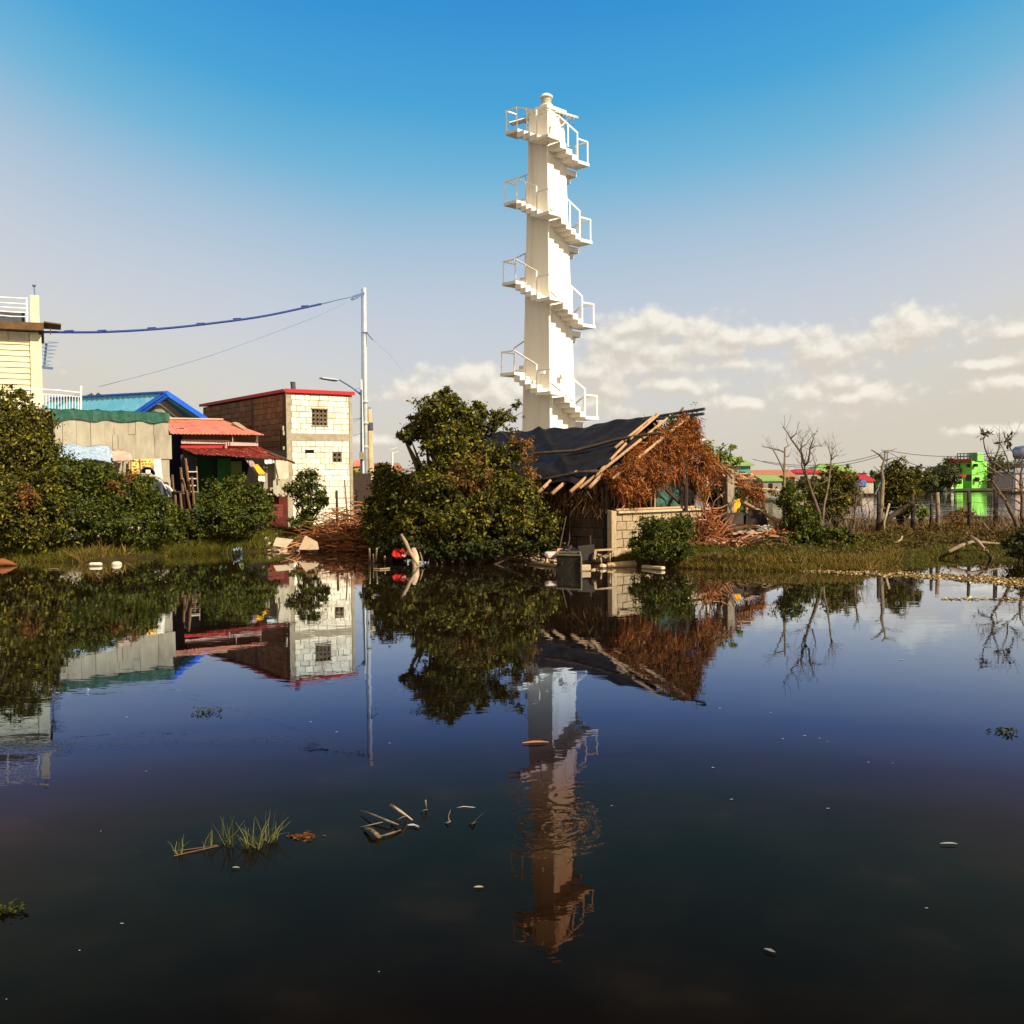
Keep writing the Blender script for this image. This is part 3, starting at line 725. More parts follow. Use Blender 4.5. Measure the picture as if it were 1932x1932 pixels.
# ================================================================== block house
ZG = .35
c0 = P(540, 735, 41.5); fr = P(663, 741, 43.2); lf = P(383, 763, 49)
bh = thing("block_house", "two storey box house of unplastered cream concrete blocks with a red roof edge", "house", (c0.x, c0.y, ZG))
ztop = c0.z
def blockwall(parent, p, q, z0, z1, mtb, mtm, holes=(), bw=.41, bhh=.236, seed=1, cols=(), prot=.028, nrows=None, belts=()):
    """backing wall plus separate laid blocks; holes: (s0, s1, z0, z1) along the wall; blocks are clipped round them"""
    rng = random.Random(seed)
    p = Vector(p[:2]); q = Vector(q[:2]); d = (q - p); Lw = d.length; d.normalize(); n = Vector((d.y, -d.x))
    m = MB()
    # backing, in strips so that the holes stay open
    ss = sorted({0, Lw, *[h[0] for h in holes], *[h[1] for h in holes]}); zs = sorted({z0, z1, *[h[2] for h in holes], *[h[3] for h in holes]})
    for i in range(len(ss) - 1):
        for j in range(len(zs) - 1):
            sc = (ss[i] + ss[i + 1]) / 2; zc = (zs[j] + zs[j + 1]) / 2
            if any(h[0] < sc < h[1] and h[2] < zc < h[3] for h in holes): continue
            a = p + d * ss[i]; b = p + d * ss[i + 1]
            m.wall(a, b, zs[j], zs[j + 1], .14)
    m.build("wall", mtm, parent)
    m = MB(); z = z0; r = 0
    while z < z1 - .05:
        zt = min(z + bhh, z1)
        if any(b0 < (z + zt) / 2 < b1 for b0, b1 in belts): z = zt; r += 1; continue
        s = -(bw / 2 if r % 2 else 0) + rng.uniform(-.03, .03)
        while s < Lw:
            w = bw * (rng.choice([1, 1, 1, .55, .85]) if rng.random() < .3 else 1)
            a0 = max(s, cols[0][1] if cols else 0); a1 = min(s + w, cols[1][0] if cols else Lw)
            j = .009
            segs = [(a0, a1, z, zt)]
            for h_ in holes:
                ns = []
                for (x0, x1, y0, y1) in segs:
                    if x1 <= h_[0] or x0 >= h_[1] or y1 <= h_[2] or y0 >= h_[3]: ns.append((x0, x1, y0, y1)); continue
                    if x0 < h_[0]: ns.append((x0, h_[0], y0, y1))
                    if x1 > h_[1]: ns.append((h_[1], x1, y0, y1))
                    if y0 < h_[2]: ns.append((max(x0, h_[0]), min(x1, h_[1]), y0, h_[2]))
                    if y1 > h_[3]: ns.append((max(x0, h_[0]), min(x1, h_[1]), h_[3], y1))
                segs = ns
            for (x0, x1, y0, y1) in segs:
                if x1 - x0 > .05 and y1 - y0 > .04:
                    o = prot * rng.uniform(.55, 1.0); e1, e2, e3, e4 = (rng.uniform(.4, 1.7) * j for _ in range(4))
                    A_ = p + d * (x0 + e1); B_ = p + d * (x1 - e2)
                    A2 = A_ + n * o; B2 = B_ + n * (o + rng.uniform(-.003, .003)); A_ = A_ - n * .01; B_ = B_ - n * .01
                    m.hexa([(*A2, y0 + e3), (*B2, y0 + e3), (*B_, y0 + e3), (*A_, y0 + e3)], [(*A2, y1 - e4), (*B2, y1 - e4), (*B_, y1 - e4), (*A_, y1 - e4)])
            s += w
        z = zt; r += 1
    return m.build("blocks", mtb, parent, bev=.008)
def along(u, p, q):
    """distance along wall p-q where the sight line through column u meets it"""
    d = ray(u, 850); p2 = Vector(p[:2]); q2 = Vector(q[:2]); e = (q2 - p2)
    # solve k*(dx,dy) = p + s*e
    det = d.x * (-e.y) - d.y * (-e.x)
    s_ = (d.x * p2.y - d.y * p2.x) / det
    s_ = abs(s_)
    return s_ * e.length
def zat(u, v, p, q):
    s_ = along(u, p, q); e = (Vector(q[:2]) - Vector(p[:2])).normalized(); pt = Vector(p[:2]) + e * s_
    return P(u, v, pt.y).z
Lf = (Vector(fr[:2]) - Vector(c0[:2])).length
def hole(u0, u1, v0, v1, p, q):
    return (along(u0, p, q), along(u1, p, q), zat((u0 + u1) / 2, v1, p, q), zat((u0 + u1) / 2, v0, p, q))
w1 = hole(589, 618, 772, 803, c0, fr); w2 = hole(627, 644, 853, 872, c0, fr); w3 = hole(575.5, 592, 849, 855, c0, fr)
zb0, zb1 = zat(600, 832, c0, fr), zat(600, 818, c0, fr)
blockwall(bh, c0, fr, ZG, ztop - .12, BLOCK, MORTAR, [w1, w2, w3], seed=3, cols=((0, .19), (Lf - .14, Lf)), belts=((zb0, zb1),))
fd = (Vector(fr[:2]) - Vector(c0[:2])).normalized(); fn = Vector((fd.y, -fd.x))
def onf(s_, z, o=0.0):
    p_ = Vector(c0[:2]) + fd * s_ + fn * o; return Vector((p_.x, p_.y, z))
m = MB()
m.hexa([onf(-.03, ZG, .035), onf(.18, ZG, .035), onf(.18, ZG, -.1), onf(-.03, ZG, -.1)], [onf(-.03, ztop - .1, .035), onf(.18, ztop - .1, .035), onf(.18, ztop - .1, -.1), onf(-.03, ztop - .1, -.1)])
m.hexa([onf(Lf - .13, ZG, .035), onf(Lf, ZG, .035), onf(Lf, ZG, -.1), onf(Lf - .13, ZG, -.1)], [onf(Lf - .13, ztop - .1, .035), onf(Lf, ztop - .1, .035), onf(Lf, ztop - .1, -.1), onf(Lf - .13, ztop - .1, -.1)])
m.build("corner_column", CONC, bh)
m = MB(); m.hexa([onf(.182, zb0, .03), onf(Lf - .132, zb0, .03), onf(Lf - .132, zb0, -.1), onf(.182, zb0, -.1)], [onf(.182, zb1, .03), onf(Lf - .132, zb1, .03), onf(Lf - .132, zb1, -.1), onf(.182, zb1, -.1)]); m.build("tie_beam", CONC, bh)
for w_ in (w1, w2):
    s0_, s1_, z0_, z1_ = w_
    m = MB(); m.wall(onf(s0_, 0, -.08), onf(s1_, 0, -.08), z0_, z1_, .02); wo_ = m.build("window", DARK, bh)
    m = MB(); n_ = 4 if w_ is w1 else 2; cw = (s1_ - s0_) / n_; ch = (z1_ - z0_) / n_
    for i in range(n_):
        for j in range(n_):
            cs = s0_ + cw * (i + .5); cz = z0_ + ch * (j + .5)
            pts = [onf(cs + cw * .36 * math.cos(a), cz + ch * .36 * math.sin(a), -.02) for a in [k * math.pi / 5 + (0 if (i + j) % 2 else .6) for k in range(7)]]
            m.tube(pts, .022, 5)
    for i in range(n_ + 1):
        m.bar(onf(s0_ + cw * i, z0_, -.03), onf(s0_ + cw * i, z1_, -.03), .035, .06); m.bar(onf(s0_, z0_ + ch * i, -.03), onf(s1_, z0_ + ch * i, -.03), .035, .06)
    m.build("breeze_block", BREEZE, wo_)
    if w_ is w1:
        m = MB(); m.bar(onf(s0_ - .05, z1_ + .02, .04), onf(s1_ + .05, z1_ + .02, .04), .05, .05); m.bar(onf(s0_ - .03, z0_ - .01, .04), onf(s1_ + .03, z0_ - .01, .04), .04, .04); m.build("sill", CONC, wo_)
m = MB(); m.wall(onf(w3[0], 0, -.08), onf(w3[1], 0, -.08), w3[2], w3[3], .02); m.build("wall_slot", DARK, bh)
# side wall, far end first so that it faces the pond
lq = Vector((lf.x, lf.y)); zl = P(383, 763, 49).z
Ls = (Vector(c0[:2]) - lq).length
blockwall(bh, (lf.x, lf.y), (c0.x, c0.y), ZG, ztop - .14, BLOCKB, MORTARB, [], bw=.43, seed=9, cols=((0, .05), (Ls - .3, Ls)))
sd_ = (Vector(c0[:2]) - lq).normalized(); sn = Vector((sd_.y, -sd_.x))
def ons(s_, z, o=0.0):
    p_ = lq + sd_ * s_ + sn * o; return Vector((p_.x, p_.y, z))
for s_ in (Ls - .28, Ls * .62):
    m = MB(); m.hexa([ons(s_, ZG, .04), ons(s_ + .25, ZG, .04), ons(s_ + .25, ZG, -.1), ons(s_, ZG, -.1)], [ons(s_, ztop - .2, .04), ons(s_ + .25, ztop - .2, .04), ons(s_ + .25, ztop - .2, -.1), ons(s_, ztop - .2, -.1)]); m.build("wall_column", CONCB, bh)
m = MB(); m.bar(ons(Ls * .4, ztop - 1.35, .06), ons(Ls * .62 - .02, ztop - 1.35, .06), .05, .15)
m.tube([ons(Ls - .45, ztop - 1.6, .08), ons(Ls - .48, ztop - 3.2, .07), ons(Ls - .40, ztop - 3.9, .08)], .02, 5)
m.build("pipe", CONCB, bh)
m = MB()
for q_ in ((Ls - .17, 1.55, .12), (Ls - .13, 1.75, .1), (Ls - .15, 2.35, .08)): m.box(ons(q_[0], ztop - q_[1], .07), (.10, .05, q_[2] * 1.6), .9)
m.build("meter_box", PALEW, bh)
# flat roof, red edge boards
m = MB(); m.prism([ons(-.1, ztop - .1, .08), onf(0, ztop - .1, .1) + Vector((sn.x, sn.y, 0)) * .06, onf(Lf + .06, ztop - .1, .08), onf(Lf + .06, ztop - .1, -6.3) + Vector((0, 0, 0))], (0, 0, .06)); m.build("roof", RUST, bh)
m = MB(); m.hexa([onf(-.10, ztop - .12, .14), onf(Lf + .09, ztop - .12, .14), onf(Lf + .09, ztop - .12, .10), onf(-.10, ztop - .12, .10)], [onf(-.10, ztop + .03, .14), onf(Lf + .09, ztop + .03, .14), onf(Lf + .09, ztop + .03, .10), onf(-.10, ztop + .03, .10)]); m.build("roof_edge", REDTRIM, bh)
m = MB(); m.hexa([ons(-.15, ztop - .1, .14), ons(Ls + .06, ztop - .1, .14), ons(Ls + .06, ztop - .1, .10), ons(-.15, ztop - .1, .10)], [ons(-.15, ztop + .02, .14), ons(Ls + .06, ztop + .02, .14), ons(Ls + .06, ztop + .02, .10), ons(-.15, ztop + .02, .10)]); m.build("roof_edge", REDTRIM, bh)
m = MB(); a = P(552.5, 722, 42.2); m.tube([Vector((a.x + .02, a.y, ztop)), a], .10, 10); m.lathe(a, [(.11, 0), (.11, .03)], 10); m.build("chimney", DARKST, bh)

# ================================================================== cream house at the edge of the picture
c = P(77, 600, 42)
L0 = Vector((c.x, c.y)); Ld = Vector((-1, -.45)).normalized(); Ln = Vector((Ld.y, -Ld.x)); 
if Ln.y < 0: Ln = -Ln
def LC(s, t_, z): p_ = L0 + Ld * s + Ln * t_; return Vector((p_.x, p_.y, z))
ch_ = thing("cream_house", "tall cream corrugated house with a roof terrace, half out of view beside the tall bushes", "house", (c.x, c.y, .3))
def lbox(m, s0, s1, t0, t1, z0, z1): return m.hexa([LC(s1, t0, z0), LC(s0, t0, z0), LC(s0, t1, z0), LC(s1, t1, z0)], [LC(s1, t0, z1), LC(s0, t0, z1), LC(s0, t1, z1), LC(s1, t1, z1)])
CREAMP = mat("cream_plaster", (.78, .72, .48), (.66, .60, .38), 3, .8, stain=(.5, .42, .26), samt=.4)
m = MB(); lbox(m, 0, .42, 0, .4, .3, 8.3); m.build("corner_column", CREAMP, ch_)
m = MB(); lbox(m, .05, .38, .03, .38, 8.72, 9.9); m.build("terrace_pillar", CREAMP, ch_)
m = MB(); n_ = 34; sz = (8.35 - .5) / n_
for i in range(n_):
    z0_ = .5 + i * sz; m.hexa([LC(6.5, .05 - .0, z0_), LC(.42, .05, z0_), LC(.42, .12, z0_), LC(6.5, .12, z0_)], [LC(6.5, .10, z0_ + sz * .96), LC(.42, .10, z0_ + sz * .96), LC(.42, .12, z0_ + sz * .96), LC(6.5, .12, z0_ + sz * .96)])
m.build("siding", CREAM, ch_)
m = MB(); lbox(m, .1, 6.5, .12, .3, .3, 8.4); lbox(m, .1, .3, .3, 5, .3, 8.4); m.build("wall", CREAMP, ch_)
m = MB(); m.hexa([LC(1.2, .02, 8.0), LC(.46, .02, 8.0), LC(.46, .045, 8.0), LC(1.2, .045, 8.0)], [LC(1.2, .02, 8.38), LC(.46, .02, 8.38), LC(.46, .045, 8.38), LC(1.2, .045, 8.38)]); m.build("patch", PALEW, ch_)
m = MB(); m.hexa([LC(6.5, -.5, 8.42), LC(-.1, -.5, 8.42), LC(-.1, 4, 8.42), LC(6.5, 4, 8.42)], [LC(6.5, -.5, 8.72), LC(-.1, -.5, 8.72), LC(-.1, 4, 8.72), LC(6.5, 4, 8.72)])
m.build("terrace_slab", BROWN, ch_)
m = MB(); m.prism([LC(-.1, -.5, 8.74), LC(-.75, -.3, 8.7), LC(-.75, 1.2, 8.7), LC(-.1, 1.4, 8.74)], (0, 0, .05)); m.bar(LC(-.35, -.2, 8.3), LC(-.35, -.2, 8.7), .03); m.build("awning", BROWN, ch_)
m = MB()
for zz in (8.95, 9.12, 9.29, 9.46, 9.68):
    m.tube([LC(.45 + i * .6, -.35 + .03 * math.sin(i * 2.1 + zz * 5), zz + .02 * math.sin(i * 3 + zz)) for i in range(11)], .022, 5)
for i in range(6): m.bar(LC(.5 + i * 1.1, -.35, 8.72), LC(.5 + i * 1.1, -.35, 9.72), .04)
m.build("terrace_railing", RAILW, ch_)
m = MB(); lbox(m, .6, 6.4, .8, .85, 8.72, 9.3); m.build("terrace_screen", DARKST, ch_)
m = MB(); m.tube([LC(.2, .2, 9.9), LC(.22, .2, 10.25)], .03, 6); m.lathe(LC(.22, .2, 10.25), [(.03, 0), (.08, .06), (.08, .09)], 8); m.build("antenna_stub", STEELB, ch_)
an = thing("roof_antenna", "tilted blue comb-shaped television antenna fixed beside the cream column", "antenna", LC(-.1, .3, 6.8))
m = MB(); a, b = P(83, 696, 42.3), P(87.5, 647, 42.3); m.bar(a, b, .07); m.build("boom", STEELB, an)
m = MB()
for i in range(7):
    t_ = i / 6; q = a.lerp(b, .12 + .86 * t_); l_ = .22 + .25 * t_
    m.bar(q - Vector((.14, .15, .03)), q + Vector((l_, .1, .05)), .03); m.bar(q + Vector((.05, 0, .08)), q + Vector((l_ * .95, .15, .05)), .02)
m.build("element", STEELB, an)
m = MB(); m.bar(P(78, 693, 42.3), P(99, 695, 42.3), .10, .10); m.build("bracket", STEELB, an)
bc = thing("balcony", "white railed balcony with thin bars jutting out in front of the blue roof", "balcony", P(120, 790, 40.5))
m = MB(); m.slab(P(20, 773, 38.6), P(155, 779, 40.3), P(150, 777, 43.0), P(50, 771, 42.0), .15); m.build("floor", CONC, bc)
ra = [P(20, 733, 38.6), P(60, 733.5, 39.2), P(108, 736, 39.8), P(153, 741, 40.4)]; rb_ = [P(20, 772, 38.6), P(60, 773, 39.2), P(108, 775, 39.8), P(153, 777, 40.4)]
m = MB(); m.tube(ra, .022, 5)
m.tube([a.lerp(b, .22) for a, b in zip(ra, rb_)], .014, 4)
for i in range(26):
    s_ = i / 25 * 3; k_ = min(int(s_), 2); f_ = s_ - k_; a = ra[k_].lerp(ra[k_ + 1], f_); b = rb_[k_].lerp(rb_[k_ + 1], f_); m.bar(a.lerp(b, .22), b, .018)
m.tube([P(153, 741, 40.4), P(140, 745, 43)], .02, 5); m.bar(P(153, 733, 40.4), P(153, 780, 40.4), .05); m.build("railing", RAILW, bc)
m = MB(); m.lathe(P(153, 733, 40.4), [(.02, 0), (.05, .03), (.05, .07), (.02, .1)], 8); m.build("finial", RAILW, bc)
m = MB(); m.wall(P(20, 800, 38.9), P(100, 800, 40.2), .3, P(60, 775, 39.5).z - .1, .2); m.build("support_wall", BROWN, bc)

# ================================================================== blue-roofed house
br_ = thing("blue_roof_house", "house with a sky blue metal roof and darker blue gable edge behind the grey shack", "house", P(300, 850, 44) - Vector((0, 0, 3)))
ap = P(312, 742, 43.0); le = P(238, 792, 43.6); re = P(390, 794, 44.4)
bk = Vector((-6.2, 3.2, .05))
m = MB(); m.corr(le + Vector((0, 0, -.2)) * 0, le + bk, ap + bk * 1.0, ap, 22, .018, rows=1); m.build("roof", BLUER, br_, solid=.02)
m = MB(); m.corr(re + bk, re, ap, ap + bk, 22, .018); m.build("roof", BLUER, br_, solid=.02)
m = MB(); m.bar(ap + bk + Vector((0, 0, .05)), ap + Vector((0, 0, .05)), .22, .07); m.build("ridge_cap", BLUEF, br_)
m = MB()
for e_ in (le, re):
    f0 = Vector((.05, -.03, 0))
    m.bar(ap + f0 + Vector((0, 0, .04)), e_ + f0 + Vector((0, 0, .04)), .06, .16); m.bar(ap + f0 * 3 + Vector((0, 0, -.1)), e_ + f0 * 3 + Vector((0, 0, -.1)), .06, .10)
m.build("gable_edge", BLUEF, br_)
gi = bk * .06
m = MB(); m.prism([ap + gi - Vector((0, 0, .12)), le + gi + Vector((.3, 0, -.02)), Vector((le.x + gi.x + .3, le.y + gi.y, .5)), Vector((re.x + gi.x - .3, re.y + gi.y, .5)), re + gi + Vector((-.3, 0, -.02))], bk * .05); m.build("gable_wall", mat("grey_plaster", (.34, .30, .23), (.27, .235, .18), 3, .9), br_)
m = MB(); m.prism([le + bk * .9 + Vector((.3, 0, -.1)), le + gi + Vector((.3, 0, -.1)), Vector((le.x + .3, le.y, .4)), Vector((le.x + bk.x * .9 + .3, le.y + bk.y * .9, .4))], Vector((.15, .3, 0))); m.build("wall", CREAMP, br_)

# ================================================================== grey patched shack
gs = thing("grey_shack", "shack walled in grey-brown fibre sheets with a dark green tarp along its roof edge", "shack", (P(100, 900, 34).x, 34, .3))
gA = P(100, 790, 34); gB = P(318, 795, 36.4)
gd = (Vector(gB[:2]) - Vector(gA[:2])); gL = gd.length; gd.normalize(); gn = Vector((gd.y, -gd.x))
def GS(s, z, o=0.0): p_ = Vector(gA[:2]) + gd * s + gn * o; return Vector((p_.x, p_.y, z))
zt_ = P(100, 786, 34).z
m = MB(); m.wall(GS(0, 0), GS(gL, 0), .3, zt_, .1); m.build("wall", FIBRE, gs)
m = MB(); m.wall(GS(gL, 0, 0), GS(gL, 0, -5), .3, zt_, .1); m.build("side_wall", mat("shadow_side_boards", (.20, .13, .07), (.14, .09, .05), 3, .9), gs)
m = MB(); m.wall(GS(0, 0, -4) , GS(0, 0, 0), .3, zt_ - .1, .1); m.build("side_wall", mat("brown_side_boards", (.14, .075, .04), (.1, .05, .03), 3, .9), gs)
rngp = random.Random(4)
def gpanel(s0, s1, z0, z1, o=.02):
    m = MB(); m.hexa([GS(s0, z0, o), GS(s1, z0, o + .004), GS(s1, z0, o - .015), GS(s0, z0, o - .015)], [GS(s0, z1, o), GS(s1, z1, o - .003), GS(s1, z1, o - .02), GS(s0, z1, o - .02)])
    return m.build("sheet", FIBRE, gs)
def su(u): 
    return along(u, gA, gB)
def zv(u, v): return zat(u, v, gA, gB)
ups = [100, 118, 144, 171, 195, 215, 242, 256, 290, 318]; 
for i in range(len(ups) - 1):
    lo = 853 if ups[i] < 212 else 822
    gpanel(su(ups[i]) + .01, su(ups[i + 1]) - .01 + rngp.uniform(0, .02), zv(ups[i], lo + rngp.uniform(-3, 3)), zt_ + .02, .02 + .012 * (i % 2))
lows = [212, 222, 254, 291, 323]
for i in range(len(lows) - 1):
    gpanel(su(lows[i]) + .005, su(lows[i + 1]) - .005, zv(lows[i], 866), zv(lows[i], 822) + .03, .055 + .012 * (i % 2))
gpanel(su(298), su(318.5), .4, zv(305, 862), .03); gpanel(su(300), su(319.5), .4, zv(305, 905), .045)
zr = P(97, 770, 34).z; zr2 = zt_ - .06
m = MB(); nn = 30
top = [GS(-.05 + (gL + .06) * i / nn, zr - .05 * math.sin(i * .9) * (i % 3 == 0) - .0 * i, -.28 - .02 * math.sin(i)) for i in range(nn + 1)]
mid_ = [GS(-.05 + (gL + .06) * i / nn, zr - .05 + .015 * math.sin(i * 1.7), .07 + .02 * math.sin(i * 2.3)) for i in range(nn + 1)]
bot = [GS(-.05 + (gL + .06) * i / nn, zr2 - .03 - .04 * math.sin(i * .8), .09 + .02 * math.sin(i * 1.3)) for i in range(nn + 1)]
o0 = nn + 1
m.add(top + mid_ + bot, [(i, i + 1, i + 1 + o0, i + o0) for i in range(nn)] + [(i + o0, i + 1 + o0, i + 1 + 2 * o0, i + 2 * o0) for i in range(nn)])
m.build("roof_tarp", TARPG, gs, solid=.01)
m = MB(); m.prism([GS(0, zr - .12, -.1), GS(gL, zr - .12, -.1), GS(gL, zr - .25, -5), GS(0, zr - .25, -5)], (0, 0, .05)); m.build("roof", RUST, gs)

# awnings and hangings in front of the grey shack
def sheet(name, p00, p10, p11, p01, mt, nx_=14, ny_=8, amp=.03, seed=0, parent=None, sagz=0.0, solid=.008):
    rg = np.random.default_rng(seed); m = MB(); p00, p10, p11, p01 = map(Vector, (p00, p10, p11, p01)); nr = (p10 - p00).cross(p01 - p00).normalized()
    f1, f2, f3 = rg.uniform(4, 9, 3)
    for j in range(ny_ + 1):
        for i in range(nx_ + 1):
            s, t_ = i / nx_, j / ny_; q = p00.lerp(p10, s).lerp(p01.lerp(p11, s), t_)
            q = q + nr * amp * (math.sin(s * f1 * 2 + t_ * f2) + .6 * math.sin(t_ * f3 * 1.7 - s * 5)) - Vector((0, 0, sagz * 4 * s * (1 - s)))
            m.v.append(tuple(q))
    for j in range(ny_):
        for i in range(nx_):
            k = j * (nx_ + 1) + i; m.f.append((k, k + 1, k + nx_ + 2, k + nx_ + 1))
    return m.build(name, mt, parent, smooth=True, solid=solid)
PATT = mat("patterned_canvas", (.50, .60, .68), (.16, .26, .40), 16, .8, bump=.02, bscale=6, stain=(.72, .74, .7), sscale=7, samt=.9)
aw = sheet("awning", P(108, 863, 32.4), P(215, 874, 33.6), P(206, 842, 35.0), P(112, 836, 34.2), PATT, amp=.04, seed=2)
recentre(tag(aw, "blue and white patterned canvas awning propped against the grey sheet wall", "awning"))
aw2 = sheet("awning", P(213, 871, 33.6), P(254, 869, 34.2), P(240, 850, 35.1), P(205, 848, 34.9), PINKC, amp=.03, seed=5)
recentre(tag(aw2, "faded pinkish canvas awning next to the patterned one", "awning"))
m = MB()
for u in (232, 243, 247): m.bar(P(u, 868, 34.1), P(u - 1, 905, 34.1), .035)
m.bar(P(216, 902, 33.9), P(250, 900, 34.3), .04); m.bar(P(218, 870, 33.7), P(255, 869, 34.3), .04)
single(m, "awning_props", WOOD, "thin wooden props holding up the pinkish awning", "props")
ps = thing("banner", "yellow printed tarpaulin banner tied below the grey wall", "banner", GS(su(265), zv(265, 905), .25))
def gsp(u, v, o): 
    s_ = su(u); return GS(s_, zv(u, v), o)
POST = mat("yellow_print", (.85, .62, .12), (.80, .42, .10), 9, .7, stain=(.85, .8, .5), sscale=6, samt=.8)
bn = sheet("cloth", gsp(238, 902, .22), gsp(284, 900, .22), gsp(284, 866, .2), gsp(239, 867, .2), POST, amp=.012, parent=ps)
m = MB()
rr_ = random.Random(8)
for j in range(6):
    v_ = 870 + j * 5
    u_ = 242
    while u_ < 281:
        l_ = rr_.uniform(2, 6)
        if rr_.random() < .75 and not 257 < u_ < 261: m.bar(gsp(u_, v_, .245), gsp(min(u_ + l_, 282), v_, .245), .012, .028)
        u_ += l_ + 1.5
m.build("printed_lines", mat("red_print", (.55, .10, .03), None, 5, .7), ps)
m = MB(); m.bar(gsp(259, 866, .25), gsp(260, 903, .25), .03); m.build("seam_pole", WOOD, ps)
hc = sheet("hanging_cloth", gsp(283, 898, .3), gsp(301, 906, .3), gsp(298, 866, .24), gsp(285, 866, .24), CLOTHW, amp=.015, seed=3)
recentre(tag(hc, "plain off-white cloth hanging beside the yellow banner", "cloth"))
tr = thing("motor_tricycle", "covered motor tricycle with a dark rounded cab, half hidden behind the bushes under the banner", "tricycle", GS(su(280), .35, .8))
cc = gsp(273, 896, .55)
m = MB()
for j in range(7):
    for i in range(13):
        th_ = math.pi * i / 12; ph = (j / 6) * math.pi / 2
        m.v.append(tuple(cc + Vector((math.cos(th_) * .26 * math.cos(ph * .999), -.35 + .5 * j / 6, .26 * math.sin(th_) * math.cos(ph * .55)))))
for j in range(6):
    for i in range(12): k = j * 13 + i; m.f.append((k, k + 1, k + 14, k + 13))
m.build("cab", DARKST, tr, smooth=True, solid=.02)
m = MB(); m.tube([cc + Vector((-.26, -.36, -.02)), cc + Vector((-.2, -.38, .03)), cc + Vector((.16, -.4, .02)), cc + Vector((.3, -.4, -.12)), cc + Vector((.52, -.4, -.25)), cc + Vector((.66, -.4, -.5))], .022, 6); m.build("frame", STEEL, tr)
m = MB(); m.box(cc + Vector((.02, -.32, .1)), (.18, .05, .14)); m.build("windscreen_glint", WHITEP, tr, bev=.03)  # white panel standing in for the highlight on the windscreen
wc = cc + Vector((.5, -.3, -.72)); 
m = MB(); m.tube([wc + Vector((.28 * math.cos(a), 0, .28 * math.sin(a))) for a in [k * math.pi / 8 for k in range(17)]], .05, 8); wh = m.build("wheel", DARKST, tr, True)
m = MB(); m.tube([wc + Vector((.36 * math.cos(a), 0, .36 * math.sin(a))) for a in [k * math.pi / 8 for k in range(1, 8)]], .045, 6); m.build("fender", CLOTHW, tr)
m = MB(); m.box(cc + Vector((.1, -.1, -.5)), (.9, .7, .5)); m.build("body", DARKST, tr, bev=.05)

# ================================================================== red-roofed shack
rs = thing("red_roof_shack", "low shack with two stepped rusty red tin roofs and a green boarded front", "shack", P(400, 960, 40.5))
a, b, c_, d_ = P(322, 818, 38.2), P(498, 820, 39.8), P(421, 793, 43.0), P(306, 791, 42.2)
m = MB(); m.corr(a, b, c_, d_, 26, .016, wob=.012); m.build("upper_roof", PINKR, rs, solid=.02)
m = MB(); m.bar(d_ + Vector((0, 0, .04)), c_ + Vector((0, 0, .04)), .3, .05); m.build("ridge_cap", mat("pale_ridge", (.72, .5, .36), (.6, .4, .28), 5, .8), rs)
m = MB(); m.slab(P(438, 797, 41.6), P(460, 811, 40.4), P(453, 806, 41.0), P(446, 796, 42.4), .03); m.slab(P(437, 799, 41.6), P(458, 812, 40.6), P(470, 811, 40.8), P(450, 797, 42.4), .03); m.build("loose_board", mat("tan_board", (.5, .34, .2), (.42, .28, .16), 6, .8), rs)
m = MB(); m.wall(P(345, 830, 38.9), P(487, 830, 40.3), P(400, 861, 39.5).z, P(400, 817, 39.5).z, .08, ); m.build("upper_wall", mat("dull_brown_wall", (.16, .10, .06), (.12, .075, .05), 3, .9), rs)
m = MB(); m.wall(P(342, 834, 38.7), P(434, 834, 39.6), P(400, 837.5, 39.3).z, P(400, 830, 39.3).z, .05); m.wall(P(430, 834, 39.5), P(487, 834, 40.1), P(440, 841, 39.6).z, P(440, 834, 39.6).z, .05)
m.bar(P(427, 834, 39.4), P(427, 846, 39.4), .05); m.bar(P(439, 821, 39.4), P(439, 834, 39.4), .03); m.build("pink_board", mat("pale_pink_board", (.56, .40, .34), (.48, .33, .28), 5, .8), rs)
m = MB(); m.bar(P(341, 842, 38.8), P(487, 842, 40.2), .04, .14); m.build("red_board", REDTRIM, rs)
a, b, c_, d_ = P(366, 856, 37.2), P(541, 867, 38.6), P(490, 843, 40.6), P(338, 843, 39.4)
m = MB(); m.corr(a, b, c_, d_, 26, .018, wob=.03, rows=3); m.build("lower_roof", REDR, rs, solid=.02)
m = MB()
for q in ((345, 846, 392, 860), (392, 847, 430, 861), (440, 850, 485, 864), (470, 846, 516, 865), (500, 851, 540, 867)):
    m.bar(P(q[0], q[1] - 2, 38.9), P(q[2], q[3] - 2, 37.6), .03, .02)
m.bar(P(505, 855, 38.7), P(556, 873, 37.6), .06); m.bar(P(520, 862, 38.3), P(550, 870, 37.9), .05, .03)
m.build("roof_batten", WOOD, rs)
m = MB(); m.wall(P(318, 860, 39.8), P(345, 860, 39.6), .4, P(330, 808, 39.8).z, .1); m.build("side_wall", NAVY, rs)
m = MB(); m.wall(P(368, 870, 38.8), P(412, 870, 39.2), .5, P(400, 858, 39).z, .08); m.build("green_wall", mat("deep_green_boards", (.016, .07, .016), (.012, .05, .012), 2, .7), rs)
m = MB(); m.wall(P(410, 870, 38.7), P(436, 870, 38.95), .5, P(420, 865, 38.8).z, .06); m.build("door", GREENW, rs)
m = MB(); m.wall(P(436, 870, 39.0), P(456, 870, 39.2), .5, P(440, 872, 39).z, .06); m.bar(P(436, 873, 38.95), P(456, 873, 39.1), .04, .1); m.build("green_panel", mat("pale_green_board", (.22, .3, .09), (.16, .22, .07), 3, .8), rs)
m = MB(); m.wall(P(340, 860, 40.2), P(540, 860, 41.5), .3, P(400, 850, 40.5).z, .1); m.build("back_wall", DARK, rs)
